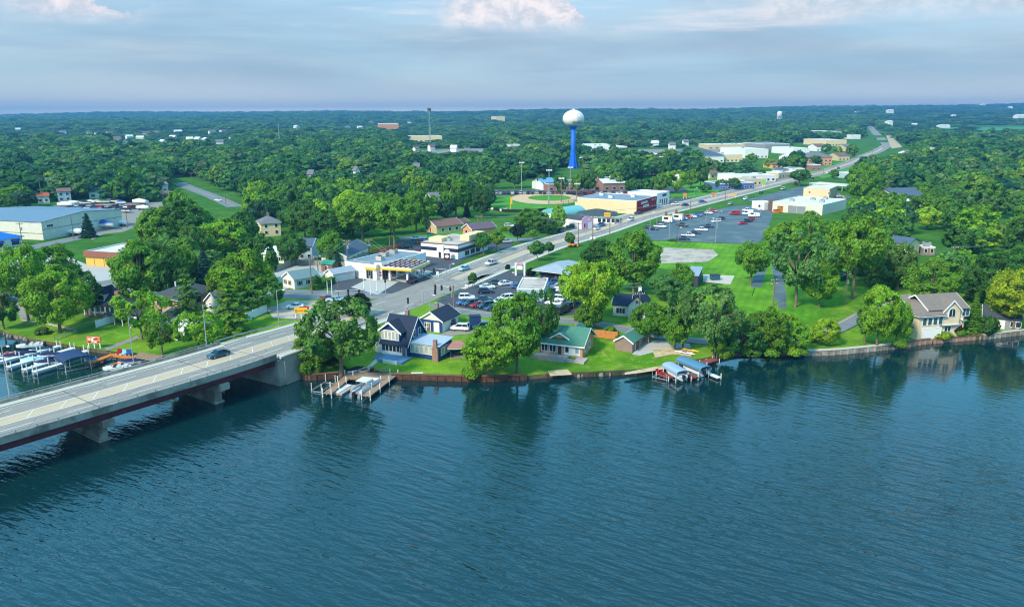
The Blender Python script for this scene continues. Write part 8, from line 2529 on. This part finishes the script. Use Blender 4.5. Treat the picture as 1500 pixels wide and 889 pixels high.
# ---- water tower
def water_tower():
 p = gp(839, 247)
 t = thing('water_tower', 'water tower with white tank on a bright blue flared stem', 'water tower', p)
 s = mpp(p)
 H = zof(839, 247, 161, p)
 R = 15.6 * s
 BLU = mat('tower_blue', S(22, 104, 220), .5, .04)
 MB().lathe([(6.7 * s, -.5), (6.1 * s, 2), (4.7 * s, 7), (3.5 * s, 13.5), (3.3 * s, 16), (3.1 * s, H - 20 * s)], 28).build('stem', BLU, t, True)
 for k in range(8):
  a = k * math.pi / 4 + .2
  MB().tube([(6.5 * s * math.cos(a), 6.5 * s * math.sin(a), 0), (3.5 * s * math.cos(a), 3.5 * s * math.sin(a), 13.4)], [.5, .25], 6).build('stem_rib', BLU, t)
 zc, rz = H - 12.6 * s, 12.2 * s
 prof = [(3.1 * s, H - 20 * s - 3.6 * s), (4.4 * s, zc - rz * .98 - .8), (8.4 * s, zc - rz * .82)]
 MB().lathe([(3.0 * s, H - 27 * s), (4.2 * s, zc - rz * 1.08), (9.0 * s, zc - rz * .8)], 32).build('cone_neck', BLU, t, True)
 tank = MB().lathe([(R * math.cos(a), zc + rz * math.sin(a)) for a in np.linspace(-.95, 1.5, 20)] + [(.3, zc + rz)], 44).build('tank', mat('tank_white', S(234, 230, 222), .5, .04), t, True)
 MB().lathe([(.9, zc + rz - .1), (.9, zc + rz + .8), (.2, zc + rz + 1.1)], 10).build('roof_vent', WHITE, t)
 for k in range(10):
  a = k * math.pi / 5
  MB().tube([(2.4 * math.cos(a), 2.4 * math.sin(a), zc + rz - .3), (2.4 * math.cos(a), 2.4 * math.sin(a), zc + rz + 1.0)], .06, 4).build('rail_post', WHITE, t)
 def on_tank(u, z, off=.06):          # u: metres round the tank from the middle of the lettering
  a0 = -math.pi / 2 + .42
  k = math.sqrt(max(.05, 1 - ((z - zc) / rz) ** 2))
  r = R * k + off
  return Vector((r * math.cos(a0 + u / R), r * math.sin(a0 + u / R), z))
 cu = bpy.data.curves.new('lettering', 'FONT')
 cu.body, cu.size, cu.shear, cu.align_x, cu.extrude = 'McHenry', 3.4, .25, 'CENTER', .0
 tmp = bpy.data.objects.new('lettering', cu)
 COL.objects.link(tmp)
 bpy.context.view_layer.update()
 me = bpy.data.meshes.new_from_object(tmp.evaluated_get(bpy.context.evaluated_depsgraph_get()))
 bpy.data.objects.remove(tmp)
 for v in me.vertices:
  v.co = on_tank(v.co.x * 1.0, zc - rz * .56 + v.co.y * 1.0, .12)
 me.materials.clear()
 me.materials.append(mat('lettering_purple', S(58, 34, 110), .6, .02))
 link('lettering', me, tank)
 ring = [on_tank(1.2 + 2.9 * math.cos(a), zc + rz * .18 + 2.9 * math.sin(a), .1) for a in np.linspace(0, 2 * math.pi, 25)]
 MB().tube(ring, .14, 4, cap=False).build('seal_ring', mat('seal_grey', S(150, 156, 170), .6, .03), tank)
 for k in range(5):
  a = k * 1.256 + .3
  MB().tube([on_tank(1.2 + .5 * math.cos(a), zc + rz * .18 + .5 * math.sin(a), .1), on_tank(1.2 + 2.1 * math.cos(a + .5), zc + rz * .18 + 2.1 * math.sin(a + .5), .1)], .12, 4).build('seal_mark', mat('seal_grey', S(150, 156, 170), .6, .03), tank)
water_tower()
def lattice_mast(px, by, ty, w, label, dish=True):
 p = gp(px, by)
 h = zof(px, by, ty, p)
 t = thing('lattice_mast', label, 'mast', p)
 for k in range(3):
  a = k * 2.094
  MB().tube([(w * math.cos(a), w * math.sin(a), -1), (w * .35 * math.cos(a), w * .35 * math.sin(a), h)], [w * .22, w * .16], 5).build('mast_leg', STEEL, t)
 mb = MB()
 n = 16
 for i in range(n):
  for k in range(3):
   f0, f1 = 1 - .65 * i / n, 1 - .65 * (i + 1) / n
   a, b = k * 2.094, (k + 1) * 2.094
   mb.tube([(w * f0 * math.cos(a), w * f0 * math.sin(a), h * i / n), (w * f1 * math.cos(b), w * f1 * math.sin(b), h * (i + 1) / n)], w * .08, 4)
 mb.build('bracing', STEEL, t, kind='stuff')
 if dish:
  for k in range(3):
   a = k * 2.094 + 1
   MB().box(-1.8, 1.8, -.4, .4, h - 5, h - .6).build('antenna_panel', DKPOLE, t, loc=(2.0 * math.cos(a), 2.0 * math.sin(a), 0), rot=a + 1.57)
lattice_mast(630, 214, 158, 1.5, 'tall cell tower with antenna head rising above the horizon')
lattice_mast(410, 218, 180, .9, 'slim bare radio mast in the woods on the left', False)
p = gp(1141, 180)
h = zof(1141, 180, 163, p)
s = mpp(p)
t = thing('far_water_tank', 'far white water tank on legs above the woods', 'water tower', p)
MB().lathe([(1.0 * s, h * .45), (3.6 * s, h * .56), (3.6 * s, h * .85), (2.4 * s, h * .97), (.2, h)], 18).build('tank', WSTUC, t, True)
for k in range(4):
 a = k * math.pi / 2 + .6
 MB().tube([(3.4 * s * math.cos(a), 3.4 * s * math.sin(a), -1), (3.0 * s * math.cos(a), 3.0 * s * math.sin(a), h * .58)], .5 * s, 6).build('leg', WSTUC, t)
MB().tube([(0, 0, -1), (0, 0, h * .46)], .8 * s, 8).build('riser', WSTUC, t)
# bins, boulders and small yard things
for px, py, m_, lab in ((630, 348, mat('bin_green', S(40, 160, 90), .6, .05), 'green waste container behind the white restaurant'), (1143, 311, ORANGE, 'tall orange container at the repair garage wall'), (1137, 312, ORANGE, 'low orange container at the repair garage wall'), (1047, 410, mat('bin_blue', S(50, 96, 120), .6, .05), 'blue waste container on the concrete pad'), (696, 480, NAVY, 'navy bin screen beside the drive of the blue house')):
 p = gp(px, py)
 t = thing('waste_container', lab, 'container', p, .2)
 hh = 3.0 if 'tall' in lab or 'screen' in lab else 1.6
 MB().extr([(-.9, 0), (.9, 0), (1.05, hh), (-1.05, hh)], 'x', -1.3, 1.3).build('bin', m_, t)
 MB().box(-1.35, 1.35, -1.1, 1.1, hh + .003, hh + .12).build('lid', DARK, t)
rb = random.Random(2)
bm_ = MB()
for i in range(46):
 f_ = rb.random()
 a = SHORE[int(rb.choice((2, 3, 4, 20, 21, 25, 26, 26, 27)))]
 x = a.x + rb.uniform(-3, 5)
 y = shore(x) + rb.uniform(-.5, .5)
 r_ = rb.uniform(.25, .7)
 bm_.lathe([(r_ * .8, -.3), (r_, .1), (r_ * .7, .45 + r_ * .3), (r_ * .1, .5 + r_ * .4)], 7, c=(x, y))
bm_.build('shore_rocks', mat('rock', S(132, 124, 114), .95, .3, 1.5), kind='stuff')
# ------------------------------------------------------------------ trees of the town and the woods beyond
FORESTLEAF = leafmat('forest_leaf', False, [(0, (.024, .1, .05)), (.2, (.045, .16, .045)), (.42, (.09, .24, .042)), (.6, (.06, .18, .08)), (.76, (.14, .31, .045)), (.9, (.12, .2, .08)), (1, (.22, .38, .04))])
def scatter_points():
 pts = []
 rng = np.random.default_rng(5)
 r = 200.0
 while r < 6800:
  gap = 10.5 if r < 500 else 10.5 + (r - 500) * .009
  for a in np.arange(-.62, .62, gap / r):
   rr, aa = r + rng.uniform(-.45, .45) * gap, a + rng.uniform(-.42, .42) * gap / r
   x, y = rr * math.sin(aa), rr * math.cos(aa)
   pts.append((x, y, gap))
  r += gap * .9
 return pts
def inpoly(x, y, poly):
 c = False
 j = len(poly) - 1
 for i in range(len(poly)):
  if (poly[i][1] > y) != (poly[j][1] > y) and x < (poly[j][0] - poly[i][0]) * (y - poly[i][1]) / (poly[j][1] - poly[i][1]) + poly[i][0]:
   c = not c
  j = i
 return c
def proj(x, y, z):
 v = np.array([x, y, z - CAMZ])
 w = v @ _f
 return PW / 2 + FPX * (v @ _r) / w, PH / 2 - FPX * (v @ _u) / w
# parts of the town without woods (photo outlines on the ground)
OPEN = [
 [(1262, 186), (1288, 186), (1342, 222), (1340, 238), (1296, 252), (1225, 254), (1240, 244)],
 [(505, 368), (600, 345), (660, 322), (720, 306), (715, 284), (850, 280), (1000, 276), (1090, 262), (1180, 250), (1230, 240), (1262, 240), (1240, 300), (1130, 312), (1140, 375), (1260, 396), (1250, 520), (800, 560), (380, 560), (400, 380)],
 [(-100, 420), (-100, 345), (60, 300), (250, 298), (262, 305), (200, 400), (230, 520), (-100, 520)],
 [(700, 290), (706, 262), (800, 262), (812, 246), (866, 246), (872, 290)],
 [(1000, 250), (1100, 224), (1160, 210), (1255, 205), (1270, 190), (1285, 190), (1320, 222), (1262, 240), (1180, 246), (1060, 262)],
 [(240, 256), (300, 261), (362, 294), (368, 332), (330, 338), (246, 304)], [(1424, 202), (1420, 184), (1560, 183), (1560, 202)],
 [(1120, 300), (1215, 268), (1260, 262), (1265, 300), (1250, 352), (1140, 366)],
 [(1190, 482), (1510, 478), (1510, 520), (1100, 530)], [(1330, 478), (1330, 430), (1510, 440), (1510, 480)],
 [(850, 236), (862, 217), (1010, 217), (1100, 215), (1130, 226), (1110, 238), (1000, 236)],
 [(596, 230), (596, 219), (700, 217), (800, 219), (800, 228), (690, 231)],
]
def in_open(px, py):
 return any(inpoly(px, py, p) for p in OPEN)
def make_woods():
 cand = []
 LOWW = [[(150, 192), (352, 192), (352, 226), (150, 224)], [(0, 189), (150, 194), (150, 208), (0, 206)], [(590, 181), (720, 181), (720, 246), (590, 246)], [(930, 208), (1110, 208), (1120, 240), (930, 240)], [(1290, 163), (1510, 158), (1510, 200), (1300, 206)], [(380, 184), (620, 184), (620, 199), (380, 197)], [(430, 262), (620, 255), (620, 275), (430, 285)]]
 for x, y, gap in scatter_points():
  r_ok = y > 420
  if is_occ(x, y):
   continue
  z = hgt(x, y)
  px, py = proj(x, y, z)
  if px < -60 or px > PW + 60 or y < shore(x) + 6:
   continue
  if in_open(px, py):
   continue
  if math.sin(x * .021 + 2 * math.sin(y * .006)) * math.sin(y * .013 + x * .004) > .86 and r_ok:
   continue
  if py > 300 and random.random() < .62:
   continue
  low = any(inpoly(px, py, q) for q in LOWW)
  if low and random.random() < .5:
   continue
  cand.append((x, y, z, gap, .5 if low else 1.0))
 cand.sort(key=lambda c: c[0] ** 2 + c[1] ** 2)
 n_near = 188
 return cand[:n_near], cand[n_near:]
NEARW, FARW = make_woods()
LOOK = {'mid': 'mid green', 'deep': 'dark green', 'bright': 'bright green', 'olive': 'olive green', 'blue': 'blue green', 'lime': 'lime green', 'sage': 'greyish green'}
for x, y, z, gap, low in NEARW:
 col = random.choices(list(LOOK), (30, 26, 16, 10, 10, 5, 5))[0]
 PENDING.append(tree(random.choice(('mid', 'mid2', 'mid3')), (x, y, z), random.uniform(4.6, 7.6), random.uniform(9.5, 16), col, 'broadleaf_tree', col))
# say of each town tree what it stands behind, before or beside
LAND = [(o, o.matrix_basis @ Vector((o.get('mid', 0), 0, 0))) for o in COL.objects if o.parent is None and o.get('category') in ('house', 'shop', 'garage', 'shed', 'hall', 'warehouse', 'restaurant', 'office', 'bank', 'school', 'utility pole', 'floodlight', 'barn', 'street lamp', 'carport', 'water tower', 'plant', 'mast', 'kiosk', 'pavilion')]
seen = {}
for t in PENDING:
 v = t.location
 o, q = min(LAND, key=lambda e: (e[1] - v).length * (.8 if e[0]['category'] not in ('utility pole', 'street lamp') else 1.1))
 d = v - q
 pos = 'behind' if d.y > abs(d.x) * .8 else 'in front of' if -d.y > abs(d.x) * .8 else 'left of' if d.x < 0 else 'right of'
 far = 'some way ' if d.length > 45 else 'just ' if d.length < 16 else ''
 H = t.children[0].scale[2] * 14.2
 wd = t.children[0].scale[0] * 6.6
 shape = ('tall ' if H > 13.8 else 'low ' if H < 11 else '') + ('broad ' if wd > 6.6 else 'slim ' if wd < 5.2 else 'rounded ')
 c = t.children[0].color
 hue = 'yellow green' if c[0] > .17 else 'olive green' if c[0] > .62 * c[1] else 'blue green' if c[2] > .4 * c[1] else 'bright green' if c[1] > .2 else 'mid green' if c[1] > .14 else 'dark green'
 tail = ' '.join(o['label'].split()[:8])
 for cut in (' with', ' behind', ' beside', ' in ', ' near', ' by ', ' left', ' right', ' on ', ' before', ' beyond', ' of the', ' at ', ' hidden', ' among', ' across', ' rising', ' against', ' amid', ' cut', ' off', ' running', ' before', ' leading', ' over'):
  k = tail.find(cut)
  if k > 12:
   tail = tail[:k]
 lab = f'{shape}{hue} tree {far}{pos} the {tail}'
 seen.setdefault(lab, []).append(t)
for lab, ts in seen.items():
 words_ = lab.split()
 for k, t in enumerate(ts):
  t['label'] = ' '.join(words_[:16])
  if len(ts) > 1:
   t['group'] = ' '.join(words_[words_.index('tree'):])[:100].replace('tree ', 'trees ', 1)
def tree_tufts():
 out = []
 for seed, n, size, R, zc, zr, H in ((101, 420, 2.1, 6.2, 7.2, 6.2, 14), (103, 420, 2.1, 6.0, 7.6, 6.6, 15), (107, 380, 2.2, 6.8, 6.8, 5.6, 13), (109, 380, 2.0, 5.4, 8.0, 7.0, 16)):
  V, C = lobed_crown(seed, n, size, H, R, zc, zr, 14, upper=.15)
  me = quadmesh('wood_crown', V, FORESTLEAF)
  out.append(bpy.data.objects.new('wood_crown_source', me))
 return out
def wood_mass(pts):
 """the woods beyond the town: one mass, instanced on points"""
 me = bpy.data.meshes.new('woods')
 me.vertices.add(len(pts))
 rng = np.random.default_rng(17)
 me.vertices.foreach_set('co', np.array([(p[0], p[1], p[2] - .6) for p in pts], np.float32).ravel())
 g_ = np.array([p[3] for p in pts])
 sxy = np.clip(g_ / 10.5, 1, 5.0) * rng.uniform(.8, 1.55, len(pts))
 sz = np.array([p[4] for p in pts]) * rng.uniform(.6, 1.25, len(pts)) * np.where(rng.random(len(pts)) < .05, 1.25, 1)
 sc = me.attributes.new('size', 'FLOAT_VECTOR', 'POINT')
 sc.data.foreach_set('vector', np.stack([sxy, sxy, sz], 1).astype(np.float32).ravel())
 ro = me.attributes.new('turn', 'FLOAT_VECTOR', 'POINT')
 ro.data.foreach_set('vector', np.stack([np.zeros(len(pts)), np.zeros(len(pts)), rng.uniform(0, 6.28, len(pts))], 1).astype(np.float32).ravel())
 ix = me.attributes.new('pick', 'INT', 'POINT')
 ix.data.foreach_set('value', rng.integers(0, 4, len(pts)).astype(np.int32))
 o = link('woods', me, kind='stuff')
 ng = bpy.data.node_groups.new('woods', 'GeometryNodeTree')
 ng.interface.new_socket('Geometry', in_out='INPUT', socket_type='NodeSocketGeometry')
 ng.interface.new_socket('Geometry', in_out='OUTPUT', socket_type='NodeSocketGeometry')
 N, L = ng.nodes, ng.links
 gi, go = N.new('NodeGroupInput'), N.new('NodeGroupOutput')
 jn = N.new('GeometryNodeJoinGeometry')
 def attr(name, dt):
  a = N.new('GeometryNodeInputNamedAttribute')
  a.data_type = dt
  a.inputs[0].default_value = name
  return a.outputs[0]
 for i, src in enumerate(tree_tufts()):
  oi = N.new('GeometryNodeObjectInfo')
  oi.inputs['Object'].default_value = src
  oi.inputs['As Instance'].default_value = True
  ip = N.new('GeometryNodeInstanceOnPoints')
  cmp_ = N.new('FunctionNodeCompare')
  cmp_.data_type, cmp_.operation = 'INT', 'EQUAL'
  L.new(attr('pick', 'INT'), cmp_.inputs[2])
  cmp_.inputs[3].default_value = i
  L.new(gi.outputs[0], ip.inputs['Points'])
  L.new(cmp_.outputs[0], ip.inputs['Selection'])
  L.new(oi.outputs['Geometry'], ip.inputs['Instance'])
  L.new(attr('turn', 'FLOAT_VECTOR'), ip.inputs['Rotation'])
  L.new(attr('size', 'FLOAT_VECTOR'), ip.inputs['Scale'])
  L.new(ip.outputs[0], jn.inputs[0])
 L.new(jn.outputs[0], go.inputs[0])
 md = o.modifiers.new('woods', 'NODES')
 md.node_group = ng
 return o
wood_mass(FARW)
print('trees near', len(NEARW), 'woods', len(FARW))
# ------------------------------------------------------------------ summer haze over the land
hm = bpy.data.materials.new('haze')
hm.use_nodes = True
T = NT(hm.node_tree)
T.n('ShaderNodeOutputMaterial', {'Volume': T.n('ShaderNodeVolumePrincipled', {'Color': (.16, .43, .74, 1), 'Density': 1 / 5400.0, 'Anisotropy': 0.2})})
mb = MB().box(-9400, 9400, -4300, 9200, -4, 112)
mb.build('haze', hm, kind='stuff')
